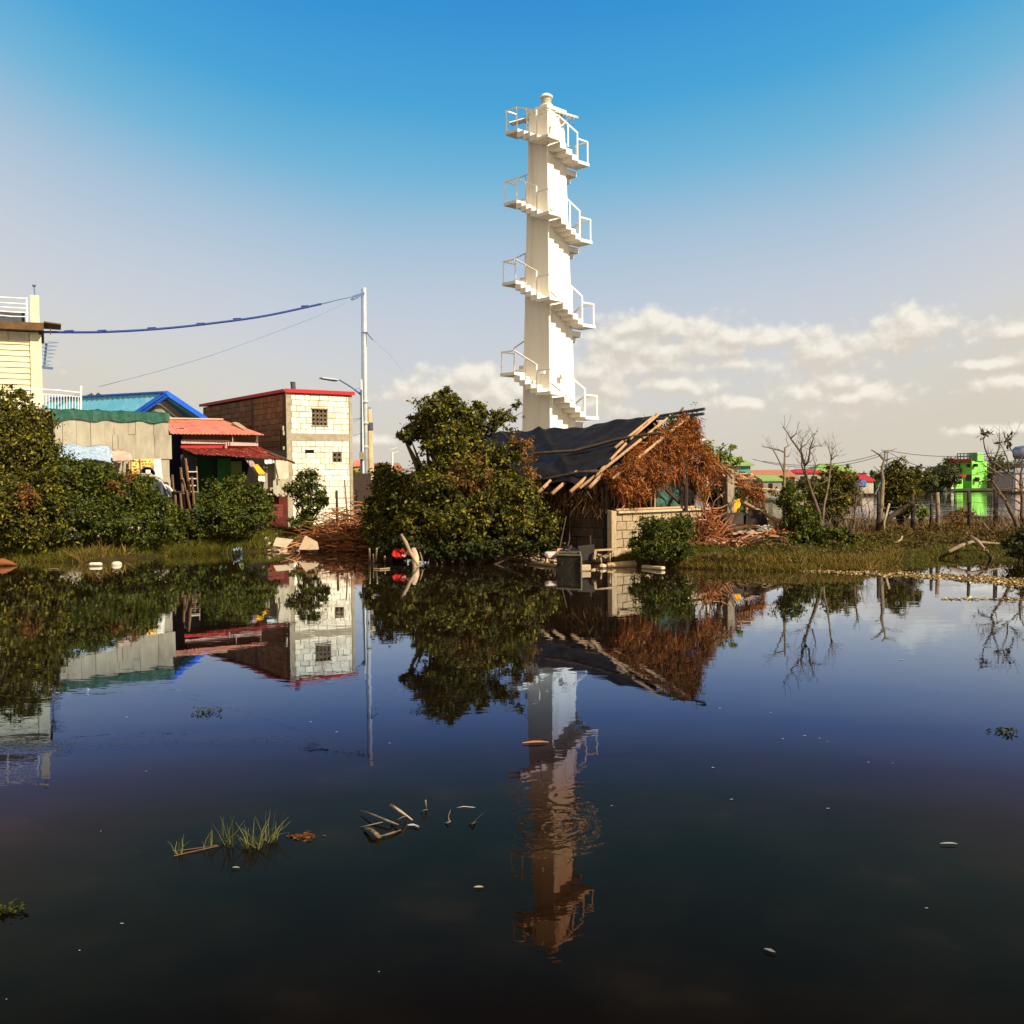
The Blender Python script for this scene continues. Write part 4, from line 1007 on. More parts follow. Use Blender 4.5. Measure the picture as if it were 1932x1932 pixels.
m = MB(); m.wall(P(496, 872, 38.6), P(545, 872, 39.1), P(520, 926, 38.8).z, P(520, 866, 38.8).z, .06); m.build("lean_to_wall", mat("grey_tan_board", (.42, .35, .24), (.34, .27, .18), 4, .9, stain=(.2, .15, .1), samt=.5), rs)
m = MB(); m.wall(P(518, 872, 38.4), P(544, 872, 38.7), P(530, 904, 38.5).z, P(530, 868, 38.5).z, .05); m.build("white_board", PALEW, rs)
m = MB(); 
for i in range(9): m.box(P(517 + i * 3.2, 919, 38.3 + .03 * i), (.05, .04, .5 + .1 * (i % 3)))
m.bar(P(505, 932, 38.3), P(546, 936, 38.6), .05); m.build("slats", PALEW, rs)
m = MB(); m.wall(P(507, 940, 38.7), P(543, 940, 39.2), .35, P(520, 928, 38.8).z, .1); m.build("lower_wall", mat("maroon_boards", (.12, .02, .012), (.07, .015, .01), 4, .9), rs)
m = MB()
for i in range(4): m.bar(P(503, 953 + i * 6, 38), P(534, 954 + i * 6, 38.2), .03, .1)
m.bar(P(506, 974, 37.9), P(534, 974, 38.1), .05); single(m, "crate", REDB, "brick red slatted crate standing under the white board wall", "crate")
m = MB(); 
for u, a_, b_2 in ((345, 858, 900), (353, 859, 897), (361, 860, 905), (367, 862, 890)): m.bar(P(u, a_, 38.4), P(u + 2, b_2, 38.5), .16, .02)
single(m, "hanging_rags", DARKST, "dark grey rags hanging in the gap between the navy wall and the green boards", "cloth")
c1_ = sheet("hanging_cloth", P(487, 899, 37.9), P(497, 899, 38.0), P(477, 869, 38.1), P(464, 869, 38.0), CLOTHP, amp=.012, seed=6); recentre(tag(c1_, "mauve cloth slung aslant under the lower red roof", "cloth"))
c1_ = sheet("hanging_cloth", P(489, 896, 37.8), P(502, 894, 37.9), P(486, 876, 38.0), P(476, 877, 37.9), CLOTHY, amp=.012, seed=7); recentre(tag(c1_, "bright yellow cloth slung aslant beside the mauve one", "cloth"))
c1_ = sheet("hanging_cloth", P(487, 908, 37.8), P(500, 909, 37.9), P(499, 897, 37.95), P(487, 897, 37.85), CLOTHW, amp=.02, seed=8); recentre(tag(c1_, "crumpled white cloth below the yellow cloth", "cloth"))
c1_ = sheet("hanging_cloth", P(500, 876, 38.2), P(518, 874, 38.3), P(517, 867, 38.4), P(498, 867, 38.3), mat("pale_blue_cloth", (.55, .68, .66), (.45, .58, .56), 5, .9), amp=.02, seed=9); recentre(tag(c1_, "pale blue cloth tucked under the lower red roof edge", "cloth"))
# stick fence in front
fnc = thing("stick_fence", "rickety fence of upright brown sticks beside the navy wall", "fence", P(335, 960, 37))
m = MB()
for (u0, v0, u1, v1) in ((341, 882, 348, 958), (350, 865, 358, 930), (345, 903, 350, 925), (325, 896, 331, 985), (319, 900, 324, 975), (330, 925, 333, 980), (352, 925, 364, 990), (340, 930, 345, 985), (362, 900, 368, 970)): m.tube([P(u0, v0, 36.7), P(u1, v1, 37)], [.045, .055], 6)
m.build("stake", WOOD, fnc)
m = MB(); m.bar(P(325, 927, 36.6), P(372, 930, 36.9), .05); m.bar(P(330, 960, 36.6), P(372, 963, 36.9), .05); m.build("rail", WOODD, fnc)
st = thing("ladder", "short pale wooden ladder leaning between the stick fence and the dark rags", "ladder", P(362, 930, 37.2))
m = MB(); m.bar(P(354, 880, 37.4), P(357, 935, 37.1), .04); m.bar(P(371, 880, 37.6), P(374, 935, 37.3), .04); m.build("rail", WOOD, st)
m = MB()
for v_ in (890, 903, 916, 928): m.bar(P(355, v_, 37.3), P(372, v_, 37.5), .04)
m.build("rung", PALEW, st)
# ================================================================== ruined shed with the black tarp
O_ = Vector((2.6, 27.0)); DA = Vector((.75, .66)).normalized(); DB = Vector((-.66, .75)).normalized()
def S(a, b, z): p_ = O_ + DA * a + DB * b; return Vector((p_.x, p_.y, z))
def roofz(a, b=0):
    top = 4.0 if b < 2.2 else (4.0 - .17 * min(1, (b - 2.2) / 1.5))
    k = (top - 2.4) / 3
    return top - k * abs(3 - a)
sh = thing("ruined_shed", "ruined grey block shed with a torn black tarp over one roof slope", "shed", S(0, 0, .3))
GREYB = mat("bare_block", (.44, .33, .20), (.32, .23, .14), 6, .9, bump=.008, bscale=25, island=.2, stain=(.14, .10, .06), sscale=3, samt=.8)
GREYBD = mat("shaded_block", (.075, .055, .04), (.05, .038, .028), 6, .9, bump=.006, island=.2)  # darker copy of the bare block, the side wall's shade put into its colour
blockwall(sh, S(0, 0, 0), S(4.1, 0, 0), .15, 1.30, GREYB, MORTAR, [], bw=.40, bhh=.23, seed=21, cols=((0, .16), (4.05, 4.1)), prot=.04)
m = MB(); m.hexa([S(-.02, -.05, .15), S(.17, -.05, .15), S(.17, .12, .15), S(-.02, .12, .15)], [S(-.02, -.05, 1.38), S(.17, -.05, 1.36), S(.17, .12, 1.38), S(-.02, .12, 1.4)]); m.build("corner_column", GREYB, sh, bev=.01)
m = MB(); m.bar(S(.18, -.02, 1.33), S(4.08, -.02, 1.33), .2, .06); m.build("coping", mat("pale_coping", (.55, .46, .30), (.44, .35, .22), 6, .9, bump=.006), sh)
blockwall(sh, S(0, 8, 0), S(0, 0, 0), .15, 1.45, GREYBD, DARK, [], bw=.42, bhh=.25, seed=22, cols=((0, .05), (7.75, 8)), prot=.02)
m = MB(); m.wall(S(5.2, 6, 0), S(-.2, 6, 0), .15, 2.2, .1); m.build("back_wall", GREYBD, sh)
m = MB()
for a_, b_, h_ in ((0, .15, 2.4), (0, 2.6, 2.4), (0, 5.2, 2.4), (2.85, -.20, 2.75), (1.75, .02, 2.3), (5.1, .4, 2.2)):
    m = MB(); m.tube([S(a_, b_, 1.3), S(a_, b_, h_)], .055 if b_ > .1 or a_ < 3 else .09, 6); m.build("post", WOODD, sh)
m = MB(); m.tube([S(1.02, .0, 1.35), S(1.02, .0, 2.5)], .03, 5); m.build("post", WOODD, sh)
m = MB(); m.tube([S(1.7, -.04, 1.36), S(1.72, -.04, 2.25)], .03, 5); m.bar(S(.15, -.04, 1.40), S(3.4, -.04, 1.40), .05); m.bar(S(0.35, -.05, 1.38), S(0.55, -.05, 1.6), .03); m.build("window_frame", WOODL, sh)
cg = sheet("curtain", S(1.85, .3, 1.36), S(3.3, .3, 1.36), S(3.0, .3, 2.15), S(2.0, .3, 2.15), CLOTHG, amp=.05, seed=14, parent=sh)
m = MB(); m.bar(S(2.0, .05, 2.1), S(2.9, .05, 1.5), .07); m.bar(S(3.15, .02, 2.3), S(3.6, .02, 1.75), .06); m.build("brace", WOODD, sh)
m = MB(); m.wall(S(.35, 8, 0), S(.35, .9, 0), 1.0, 2.42, .03); m.build('sky_blocking_boards', DARK, sh)  # dark boards added to block the sky seen through the shed
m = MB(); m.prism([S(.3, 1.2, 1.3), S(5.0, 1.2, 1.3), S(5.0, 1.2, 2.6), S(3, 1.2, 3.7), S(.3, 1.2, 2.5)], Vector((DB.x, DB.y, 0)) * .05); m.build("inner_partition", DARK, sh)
# rafters, open at the front bay
def rafter(pts, r, mt=None):
    m = MB(); m.tube(pts, r, 6); m.build("rafter", mt or WOODL, sh, smooth=True)
for b_, e_ in ((-.30, -.25), (.45, -.7),):
    rafter([S(e_, b_, roofz(e_) - .05), S(3.05, b_, roofz(3) + .02)], .045)
for b_, e0, e1 in ((.75, -.75, .2), (1.35, -.85, 0.1), (1.95, -.8, -.2), (2.75, -.95, -.1), (3.45, -.95, -.1), (0.25, -.55, -.05)):
    rafter([S(e0, b_, roofz(e0) - .12), S(e1, b_, roofz(e1) - .04)], .055)
rafter([S(1.2, .95, roofz(1.2) + .03), S(2.95, 1.05, 4.0)], .045); rafter([S(.2, .55, 2.45), S(1.5, .8, roofz(1.5))], .04)
rafter([S(1.5, .65, roofz(1.5) + .1), S(2.85, .75, 4.06)], .035)
m = MB()
m.tube([S(3.05, 1.4, 3.98), S(3.0, -.75, 4.12)], .042, 6); m.tube([S(2.85, 1.4, 3.90), S(2.9, -.8, 3.98)], .042, 6)
m.build("ridge_pole", DARKST, sh)
m = MB(); m.tube([S(-.35, 4.6, 2.75), S(.4, 3.2, 2.98), S(.9, 2.2, 3.02), S(1.5, 1.1, 3.32), S(1.75, .3, 3.42), S(2.0, -.35, 3.5)], [.03, .035, .05, .045, .045, .04], 6)
m.tube([S(-.45, 2.9, 2.12), S(-.3, 1.9, 2.25), S(-.2, .9, 2.4), S(-.1, .35, 2.42)], .04, 6); m.build("purlin", mat("grey_bark_pole", (.10, .065, .04), (.05, .035, .024), 8, .9), sh, smooth=True)
for q_ in (([S(2.9, .1, 4.02), S(2.95, -.05, 4.2)], .03), ([S(3.1, .2, 3.9), S(3.6, .22, 3.2), S(4.4, .25, 2.8), S(6.3, .35, 2.0)], .045), ([S(3.1, 1.2, 3.8), S(6.4, 1.3, 1.95)], .045), ([S(4.6, -.1, 2.6), S(5.1, -.1, 2.2)], .03)): rafter(q_[0], q_[1], WOOD)
# tarp: ridge to eave, wrinkled
rg = np.random.default_rng(3); m = MB(); na, nb_ = 46, 100
for j in range(nb_ + 1):
    for i in range(na + 1):
        a = 3.05 - 3.5 * i / na; b0 = 1.15 - .95 * (i / na) ** 1.1 + .10 * math.sin(i * .7) + (.5 * max(0, (i / na - .55)) if 1 else 0)
        b = b0 + (9.2 - b0) * j / nb_
        z = roofz(a, b) + .02
        z += .045 * math.sin(b * 2.6 + a * 1.1) * math.sin(a * 1.6 + 1) - .10 * abs(math.sin(b * 1.25 + .35 * a)) * math.sin(max(0, min(3, 3 - a)) * 1.05) + .02 * math.sin(b * 7 + a * 3)
        z += .10 * math.exp(-((a - .62 * (b - 1.3) * 1.1 + .2) / .10) ** 2) + .05 * math.exp(-((a - .55 * (b - 3.6) + .1) / .09) ** 2) - .05 * math.exp(-((a + .5 - .45 * (b - .6)) / .16) ** 2)
        if i > na - 6: z -= .03 * (i - na + 6) * (.6 + .4 * math.sin(b * 3))
        m.v.append(tuple(S(a, b, z)))
for j in range(nb_):
    for i in range(na): k = j * (na + 1) + i; m.f.append((k, k + 1, k + na + 2, k + na + 1))
tp_ = m.build("black_tarp", BLACKT, sh, smooth=True, solid=.012)
m = MB(); m.add([S(3.05, 1.2, 4.03), S(3.9, 1.25, 3.45), S(3.9, 3.5, 3.4), S(3.05, 3.6, 3.86)], [(0, 1, 2, 3)]); m.build("tarp_flap", BLACKT, sh, solid=.012)
m = MB()
for b_ in (4.8, 6.1, 2.9): m.tube([S(2.9, b_, roofz(2.9, b_) + .05), S(2.75, b_ - .02, roofz(2.75, b_) + .04), S(2.6, b_ - .05, roofz(2.6, b_) - .02)], .008, 4)
pass
m = MB(); m.wall(S(-.06, 3.6, 0), S(-.06, 3.05, 0), 1.75, 2.2, .02); m.wall(S(-.06, 2.5, 0), S(-.06, 2.3, 0), 1.8, 2.1, .02); m.build("torn_sheet", CLOTHW, sh)
# dry vine over the gable
vn = thing("dry_vine", "rust-coloured mass of dead vines smothering the shed's gable and hanging in strands", "vine", S(3, 0, 1.3))
rg = np.random.default_rng(8)
def S_np(a, b, z): return np.stack([O_.x + DA.x * a + DB.x * b, O_.y + DA.y * a + DB.y * b, z], -1)
def gable_low(a):   # how far down the curtain of vines hangs
    return np.interp(a, [-.3, .2, .8, 1.4, 1.9, 2.6, 3.2, 3.7, 4.4, 5.2], [2.1, 1.75, 1.55, 1.85, 2.15, 2.4, 2.15, 1.7, 1.9, 2.0])
def gable_top(a):
    return np.interp(a, [-.3, 3.0, 3.25, 3.6, 4.3, 5.2, 6.2], [2.3, 4.1, 3.85, 3.25, 2.85, 2.42, 2.0])
k = 38000
a = rg.uniform(-.15, 5.0, k); a = a[(a < 3.5) | (rg.uniform(0, 1, k) < .45 * np.exp(-(a - 3.5) * 3.2))]; k = len(a); lo, hi = gable_low(a), gable_top(a); z = lo + (hi - lo) * rg.uniform(.0, 1, k) ** .8
b = rg.normal(-.10, .11, k) + .15 * np.sin(a * 3 + z * 2.5) * np.sin(z * 4.1 - a) - .14 * (np.sin(a * 4.7 + 1) * np.sin(z * 5.2 + a) > .25) - .12 * (np.sin(a * 9.1) * np.sin(z * 10 + 2) > .3)
d_ = np.stack([rg.normal(0, .6, k), rg.normal(0, .4, k), rg.normal(-.55, .55, k)], -1)
ribbons("strands", S_np(a, b, z), d_, .17, .021, VINE, vn, 1, seg=4, curl=.65, grav=.10)
k = 1800
a = rg.uniform(.0, 3.7, k); lo, hi = gable_low(a), gable_top(a); z = lo + (hi - lo) * rg.uniform(0, 1, k)
b = rg.normal(-.14, .14, k)
V = leaf_verts(S_np(a, b, z), rg.normal(size=(k, 3)) + np.array([.3, -.8, .3]), .065, rg, .5)
npmesh("withered_leaves", V, 4, VINE, vn, [(0, 1, 2), (0, 2, 3)])
k = 420
a = rg.uniform(-.1, 3.8, k); z = gable_low(a) + rg.uniform(.05, .4, k); b = rg.normal(-.12, .15, k)
ribbons("hanging_strands", S_np(a, b, z), np.tile([0., 0, -1], (k, 1)), .45, .020, VINE, vn, 2, seg=6, curl=.18, grav=.3)
k = 520
a = rg.uniform(3.1, 6.0, k); b = rg.uniform(-.1, 1.4, k); z = gable_top(a) + rg.normal(-.05, .09, k)
ribbons("slope_strands", S_np(a, b, z), rg.normal(size=(k, 3)) * .6 + np.array([.3, 0, -.3]), .3, .03, VINE, vn, 3, seg=4, curl=.4)
crown("green_sprigs", [[*S(2.5, -.1, 3.78), .35, .25, .22, 1], [*S(3.35, -.05, 3.85), .18, .2, .4, 1], [*S(2.1, -.2, 3.45), .3, .2, .14, .6]], 700, .075, LEAF_GREEN, vn, 5, fill=.1, per=14)
# side-wall tangle under the eave
k = 1400
b = rg.uniform(.2, 7, k); a = rg.normal(-.12, .12, k); z = rg.uniform(1.4, 2.15, k)
ribbons("eave_strands", S_np(a, b, z), np.tile([0., 0, -1], (k, 1)) + rg.normal(size=(k, 3)) * .3, .4, .03, leafmat("shade_vine", [(.08, .04, .015), (.15, .07, .025), (.04, .025, .01)], .1), vn, 6, seg=5, curl=.3, grav=.2)

# concrete post and fallen roof beyond the shed
CPOST = mat("post_grey", (.34, .27, .19), (.27, .21, .15), 5, .9, bump=.004)
m = MB(); p_ = P(1374.5, 965, 30.6); m.box((p_.x, 30.6, (P(1374, 895, 30.6).z + .4) / 2), (.26, .26, P(1374, 895, 30.6).z - .4), math.radians(25))
single(m, "concrete_post", CPOST, "square concrete post standing alone beside the collapsed timbers", "post", bev=.015)
fr_ = thing("collapsed_roof", "fallen frame of thin timbers and poles propped beside the lone concrete post", "roof frame", P(1420, 960, 32))
m = MB()
for (u0, v0, y0, u1, v1, y1, r_) in ((1366, 897, 30.4, 1330, 925, 31, .05), (1345, 918, 30.8, 1368, 945, 31.2, .04), (1330, 868, 31.5, 1381, 888, 31.5, .045), (1378, 890, 31.5, 1412, 905, 32, .05), (1384, 910, 31, 1441, 927, 32.5, .05),
                                     (1384, 918, 31, 1470, 925, 32.8, .035), (1408, 905, 32, 1409, 982, 32, .045), (1437, 926, 32.4, 1443, 963, 32.5, .05), (1405, 950, 31, 1490, 995, 29.5, .07), (1332, 900, 31, 1332, 960, 31, .03), (1384, 903, 31.2, 1425, 903, 32.2, .04),
                                     (1384, 894, 31.6, 1420, 900, 32.4, .06), (1330, 880, 31.2, 1365, 892, 31.6, .03), (1350, 893, 31.9, 1420, 896, 32.6, .05), (1340, 905, 31.4, 1366, 903, 31.9, .035)):
    m.tube([P(u0, v0, y0), P(u1, v1, y1)], r_, 5)
m.build("timber", WOODL, fr_)
m = MB(); m.slab(P(1336, 890, 31.5), P(1420, 899, 32.6), P(1400, 893, 33.2), P(1336, 884, 32.4), .04); m.slab(P(1385, 895, 31.5), P(1415, 893, 32), P(1420, 897, 32.8), P(1392, 899, 32.6), .03); m.build("thatch_board", WOOD, fr_)
k = 1500
def px_np(u, v, y): return np.array([list(P(a_, b_, c_)) for a_, b_, c_ in zip(u, v, y)])
u = rg.uniform(1325, 1440, k); v = np.interp(u, [1325, 1380, 1440], [870, 900, 930]) + rg.normal(5, 9, k); y = rg.uniform(31, 32.6, k)
ribbons("vine_strands", px_np(u, v, y), rg.normal(size=(k, 3)) + np.array([0, 0, -.4]), .3, .025, VINE, fr_, 9, seg=4, curl=.4)
m = MB(); p_ = P(1430, 930, 31.5); sc_ = sheet("yellow_sack", P(1382, 968, 31), P(1396, 968, 31.2), P(1395, 940, 31.4), P(1386, 944, 31.2), CLOTHY, amp=.04, seed=31); recentre(tag(sc_, "yellow sack hanging just behind the lone concrete post", "sack"))
m = MB()
m.slab(P(1366, 1002, 29.3), P(1404, 1004, 29.5), P(1402, 966, 29.9), P(1370, 968, 29.8), .05)
m.prism([P(1406, 1002, 30.0), P(1450, 995, 30.0), P(1446, 975, 30.0), P(1434, 962, 30.1), P(1417, 962, 30.1), P(1408, 972, 30.0)], (0, .05, 0))
m.slab(P(1332, 962, 30.7), P(1370, 965, 30.7), P(1366, 955, 31.2), P(1340, 948, 31.2), .04)
m.box(P(1385, 985, 30.3), (.9, .35, .5), .2)
single(m, "black_sheets", mat("black_board", (.02, .014, .011), (.035, .022, .016), 4, .7), "pile of dark broken sheets and boards at the foot of the concrete post", "rubble", "dark rubble", "stuff")

# ---- heaps of twigs and rubble (uncountable)
def heap(name, n, cu, cv, cy, ru, rv, ry, length, width, material, label, cat, seed, dirb=(0, 0, 0), curl=.25, seg=3, zmul=1.0, taper=True):
    rg = np.random.default_rng(seed); c_ = P(cu, cv, cy); kx = PX(cy)
    d = unit(rg.normal(size=(n, 3))) * rg.uniform(0, 1, (n, 1)) ** .45
    pos = np.array(c_) + d * np.array([ru * kx, ry, rv * kx]); 
    low = H(pos[:, 0], pos[:, 1]); pos[:, 2] = np.maximum(pos[:, 2], low + .03)
    dd = rg.normal(size=(n, 3)) * np.array([1, .8, .35]) + np.array(dirb)
    o = ribbons(name, pos, dd, length, width, material, None, seed, seg=seg, curl=curl, taper=taper)
    tag(o, label, cat, None, 'stuff'); return o
def woodheap(name, n, pts, lenr, rr, material, label, cat, seed, up=.25, kind='stuff'):
    """heap of round sticks; pts: list of (u, v, Y, ru, ry, h)"""
    rng = random.Random(seed); m = MB()
    for i in range(n):
        u_, v_, y_, ru_, ry_, hh = rng.choice(pts)
        y2 = y_ + rng.uniform(-ry_, ry_); b_ = P(u_ + rng.uniform(-ru_, ru_), v_, y2); z0 = max(gz(b_.x, b_.y), .02) + rng.random() ** 1.5 * hh * (1 - abs(b_.x - P(u_, v_, y_).x) / (ru_ * PX(y_) + .01) * .8)
        a_ = rng.uniform(0, 6.28); e_ = rng.uniform(-up, up); l_ = rng.uniform(*lenr); d = Vector((math.cos(a_) * math.cos(e_), math.sin(a_) * math.cos(e_) * .7, math.sin(e_)))
        s_ = Vector((b_.x, y2, z0)); r_ = rng.uniform(*rr); m_ = s_ + d * l_ * .5 + Vector((rng.uniform(-.1, .1) * l_, rng.uniform(-.1, .1) * l_, rng.uniform(-.10, .14) * l_))
        m.tube([s_, m_, s_ + d * l_], [r_, r_ * .9, r_ * .6], 4, cap=True)
    return single(m, name, material, label, cat, None, kind)
TWIGD = leafmat('dark_brush', [(.12, .08, .045), (.2, .14, .08), (.06, .04, .025), (.16, .08, .03)], 0)
BUNT = leafmat("burnt_orange_twig", [(.22, .065, .02), (.3, .11, .04), (.4, .2, .09), (.07, .025, .01), (.26, .07, .02), (.05, .02, .01)], 0)
woodheap("twig_heap", 950, [(640, 1000, 35.0, 66, 1.8, 1.15), (605, 1015, 33.4, 40, 1.2, .6), (665, 985, 36.5, 44, 1.5, 1.3), (655, 1010, 33.2, 50, 1.2, .7)], (.35, 1.1), (.012, .03), BUNT, "heap of orange-brown dry twigs between the block house and the big tree", "twigs", 41)
woodheap("vine_heap", 380, [(1338, 1010, 29.2, 26, .6, 1.05), (1335, 990, 29.6, 24, .6, 1.35)], (.3, .9), (.012, .025), BUNT, "heap of reddish dead stems slumped against the block wall's end", "stems", 42, up=1.2)
woodheap("timber_rubble", 330, [(1430, 1030, 28.6, 56, .9, .5), (1450, 1020, 29.3, 36, .8, .5), (1380, 1035, 28, 35, .5, .3)], (.25, .95), (.014, .04), TWIG, "broad heap of broken wood, rubbish and splintered boards", "rubble", 43, up=.3)
heap("dead_leaves", 1800, 1470, 1015, 29.2, 30, 22, .8, .12, .06, VINE, "patch of red-brown dead leaves at the end of the rubble heap", "leaves", 44, curl=.3, seg=2)
m = MB(); rng = random.Random(12)
for i in range(60):
    u_ = rng.uniform(1350, 1485); y_ = rng.uniform(28.4, 30); b_ = P(u_, 1000, y_); z_ = gz(b_.x, y_) + rng.uniform(.1, .5) * (1 - abs(u_ - 1420) / 90)
    m.box((b_.x, y_, z_), (rng.uniform(.1, .35), rng.uniform(.1, .3), rng.uniform(.02, .06)), rng.uniform(0, 3), Matrix.Rotation(rng.uniform(-.5, .5), 3, 'X'))
single(m, "board_scraps", WOODL, "loose scraps of pale board scattered over the broken wood heap", "scraps", None, 'stuff')
for (u_, v_, y_, s_, lb) in ((1444, 1003, 29.2, .26, "crumpled pale blue plastic bag lying on top of the rubble heap"), (1415, 1010, 29, .22, "greyish plastic bag half buried among the broken boards")):
    m = MB(); c_ = P(u_, v_, y_); rg2 = random.Random(int(u_))
    m.lathe(c_, [(s_ * rg2.uniform(.5, .9), 0), (s_, s_ * .2), (s_ * .8, s_ * .45), (s_ * .4, s_ * .62), (.05, s_ * .7)], 9)
    m.v = [(x + rg2.uniform(-.04, .04), y + rg2.uniform(-.04, .04), z + rg2.uniform(-.03, .03)) for x, y, z in m.v]
    single(m, "plastic_bag", mat("bag_" + str(int(u_)), (.38, .45, .46) if u_ == 1444 else (.4, .38, .32), None, 5, .5), lb, "bag")

# ================================================================== shore clutter in the middle
def stick(pts, r, name, material, label, cat, group=None, n=6):
    m = MB(); m.tube(pts, r, n); return single(m, name, material, label, cat, group, smooth=True)
STK = mat("pale_stick", (.42, .30, .18), (.28, .19, .11), 8, .8)
lean = thing("leaning_sticks", "pair of knotted sticks crossed and leaning in the water beside the red cloth", "sticks", P(775, 1068, 26.4))
m = MB(); m.tube([P(757, 1008, 26.8), P(765, 1022, 26.7), P(774, 1042, 26.5), P(789, 1068, 26.3)], [.03, .05, .045, .03], 7); m.build("thin_stick", STK, lean, True)
m = MB(); m.tube([P(780, 1035, 26.6), P(784, 1052, 26.5), P(785, 1078, 26.3)], [.07, .10, .08], 7); m.build("thick_stick", mat("white_bark_stick", (.6, .46, .3), (.4, .28, .16), 9, .8), lean, True)
m = MB(); m.tube([P(788, 1026, 26.8), P(795, 1050, 26.6), P(798, 1062, 26.5)], .018, 5); m.build("twig", BARKP, lean)
rc = sheet("red_cloth", P(739, 1050, 26.7), P(768, 1053, 26.6), P(772, 1040, 26.9), P(744, 1034, 27.0), CLOTHR, 10, 6, amp=.035, seed=17); recentre(tag(rc, "crumpled red cloth heaped at the water's edge beside the leaning sticks", "cloth"))
rc = sheet("pink_scrap", P(757, 1050, 26.5), P(774, 1047, 26.6), P(774, 1038, 26.7), P(764, 1043, 26.7), mat("salmon_scrap", (.6, .3, .2), None, 5, .8), 6, 4, amp=.03, seed=18); recentre(tag(rc, "small salmon scrap lying against the red cloth", "cloth"))
for i, (u0, v0, u1, v1, lb) in enumerate(((697, 1036, 697.5, 1068, "upright pale stick in the water, tallest of the cluster near the twig heap"), (711, 1035, 707, 1068, "slightly slanting pale stick second in the cluster by the twig heap"), (704, 1046, 705, 1068, "thin dim stick between the two taller pale sticks in the water"), (726, 1050, 726, 1066, "short stub of stick in the water on the red cloth's far side"))):
    a = P(u1, v1, 26.5 if v1 > 1067 else 27); stick([G(u1, v1 + 4, -.2), P(u0, v0, G(u1, v1).y)], .022 if i != 2 else .014, "water_stick", STK, lb, "stick", "sticks standing in the water")
m = MB(); m.tube([G(706, 1073, .015), G(717, 1073.5, .02), G(735, 1072, .02)], .02, 5); single(m, "floating_twig", STK, "thin pale twig lying flat on the water beside the standing sticks", "twig")
for i, (u0, v0, u1, v1, r_, mt, lb) in enumerate(((1034, 1020, 1037, 1062, .022, STK, "long pale rod standing in the water before the big tree"), (1046, 1024, 1047, 1060, .02, WOODD, "thin dark rod in the water just beyond the long pale rod"), (1063, 1035, 1062, 1066, .025, WOODD, "dark rod standing in front of the wooden crate frame"),
    (1114, 1010, 1113, 1068, .02, WOODD, "dark upright rod in front of the tilted grey board"), (1151, 1040, 1148, 1072, .028, STK, "knotted pale rod standing before the lit block wall"), (1133, 1050, 1131, 1072, .026, STK, "bent pale rod leaning in the water near the pale float"))):
    y_ = G(u1, v1).y; stick([G(u1, v1 + 3, -.2), P((u0 + u1) / 2 + (2 if i == 5 else .6), (v0 + v1) / 2, y_), P(u0, v0, y_)], r_, "water_rod", mt, lb, "stick", "sticks standing in the water")
stick([G(1063, 1073, .0), P(1058, 1063, 24.5), P(1078, 1030, 24.9)], .03, "forked_stick", WOODD, "dark forked stick slanting up beside the wooden crate frame", "stick")
ct = thing("broken_crate", "broken reddish wooden crate frame lying among the shoreline rubbish", "crate", P(1062, 1055, 25.6))
m = MB(); q = [P(1050, 1052, 25.4), P(1080, 1055, 25.3), P(1084, 1040, 25.7), P(1054, 1036, 25.8)]
for i in range(4): m.bar(q[i], q[(i + 1) % 4], .05)
m.build("frame", WOODL, ct)
m = MB()
for t_ in (.3, .55, .8): m.bar(q[0].lerp(q[3], t_), q[1].lerp(q[2], t_), .09, .02)
m.build("slat", REDB, ct)
# rubbish line along the shore
rng = random.Random(77)
PALS = [mat("rubbish_" + n_, c_, None, 6, .7) for n_, c_ in (("cream", (.62, .48, .3)), ("pink", (.6, .36, .26)), ("tan", (.42, .26, .14)), ("white", (.74, .68, .54)), ("dark", (.05, .04, .03)))]
def rubbish(name, n, u0, u1, vv, mt, seed, label, smin=.04, smax=.16, dv=6, flat=.35):
    rng = random.Random(seed); m = MB()
    for i in range(n):
        u_ = rng.uniform(u0, u1); v_ = vv(u_) + rng.uniform(-dv, dv); p_ = G(u_, v_, .0); z_ = max(gz(p_.x, p_.y), 0) + .03
        s_ = rng.uniform(smin, smax); rt = Matrix.Rotation(rng.uniform(-.6, .6), 3, 'X') @ Matrix.Rotation(rng.uniform(-.5, .5), 3, 'Y')
        o = len(m.v); m.box((p_.x, p_.y, z_), (s_ * rng.uniform(.8, 2.2), s_, s_ * flat * rng.uniform(.3, 1)), rng.uniform(0, 3), rt)
        for q_ in range(o, len(m.v)): x, y, z = m.v[q_]; m.v[q_] = (x + rng.uniform(-.3, .3) * s_, y + rng.uniform(-.3, .3) * s_, z + rng.uniform(-.1, .15) * s_)
    return single(m, name, mt, label, "litter", None, 'stuff')
shv = lambda u_: np.interp(u_, [930, 1000, 1100, 1180], [1053, 1054, 1056, 1056])
rubbish("shore_litter", 190, 930, 1165, shv, PALS[0], 1, "cream scraps of rubbish strewn along the shore before the shed")
rubbish("shore_litter", 110, 950, 1170, shv, PALS[1], 2, "pinkish scraps of rubbish strewn along the shore before the shed")
rubbish("shore_litter", 170, 940, 1165, shv, PALS[2], 3, "tan wood chips strewn along the shore before the shed")
rubbish("shore_litter", 26, 950, 1160, shv, PALS[3], 4, "white bits of plastic strewn along the shore before the shed", smax=.12)
shv2 = lambda u_: 1037 - (u_ - 500) * .02
rubbish("bank_rubble", 60, 500, 590, lambda u_: 1032, PALS[0], 5, "pale rubble spilling down the bank below the block house", smin=.08, smax=.28, dv=9)
rubbish("bank_rubble", 40, 505, 600, lambda u_: 1036, PALS[1], 6, "pinkish fragments at the foot of the pale rubble", dv=7)
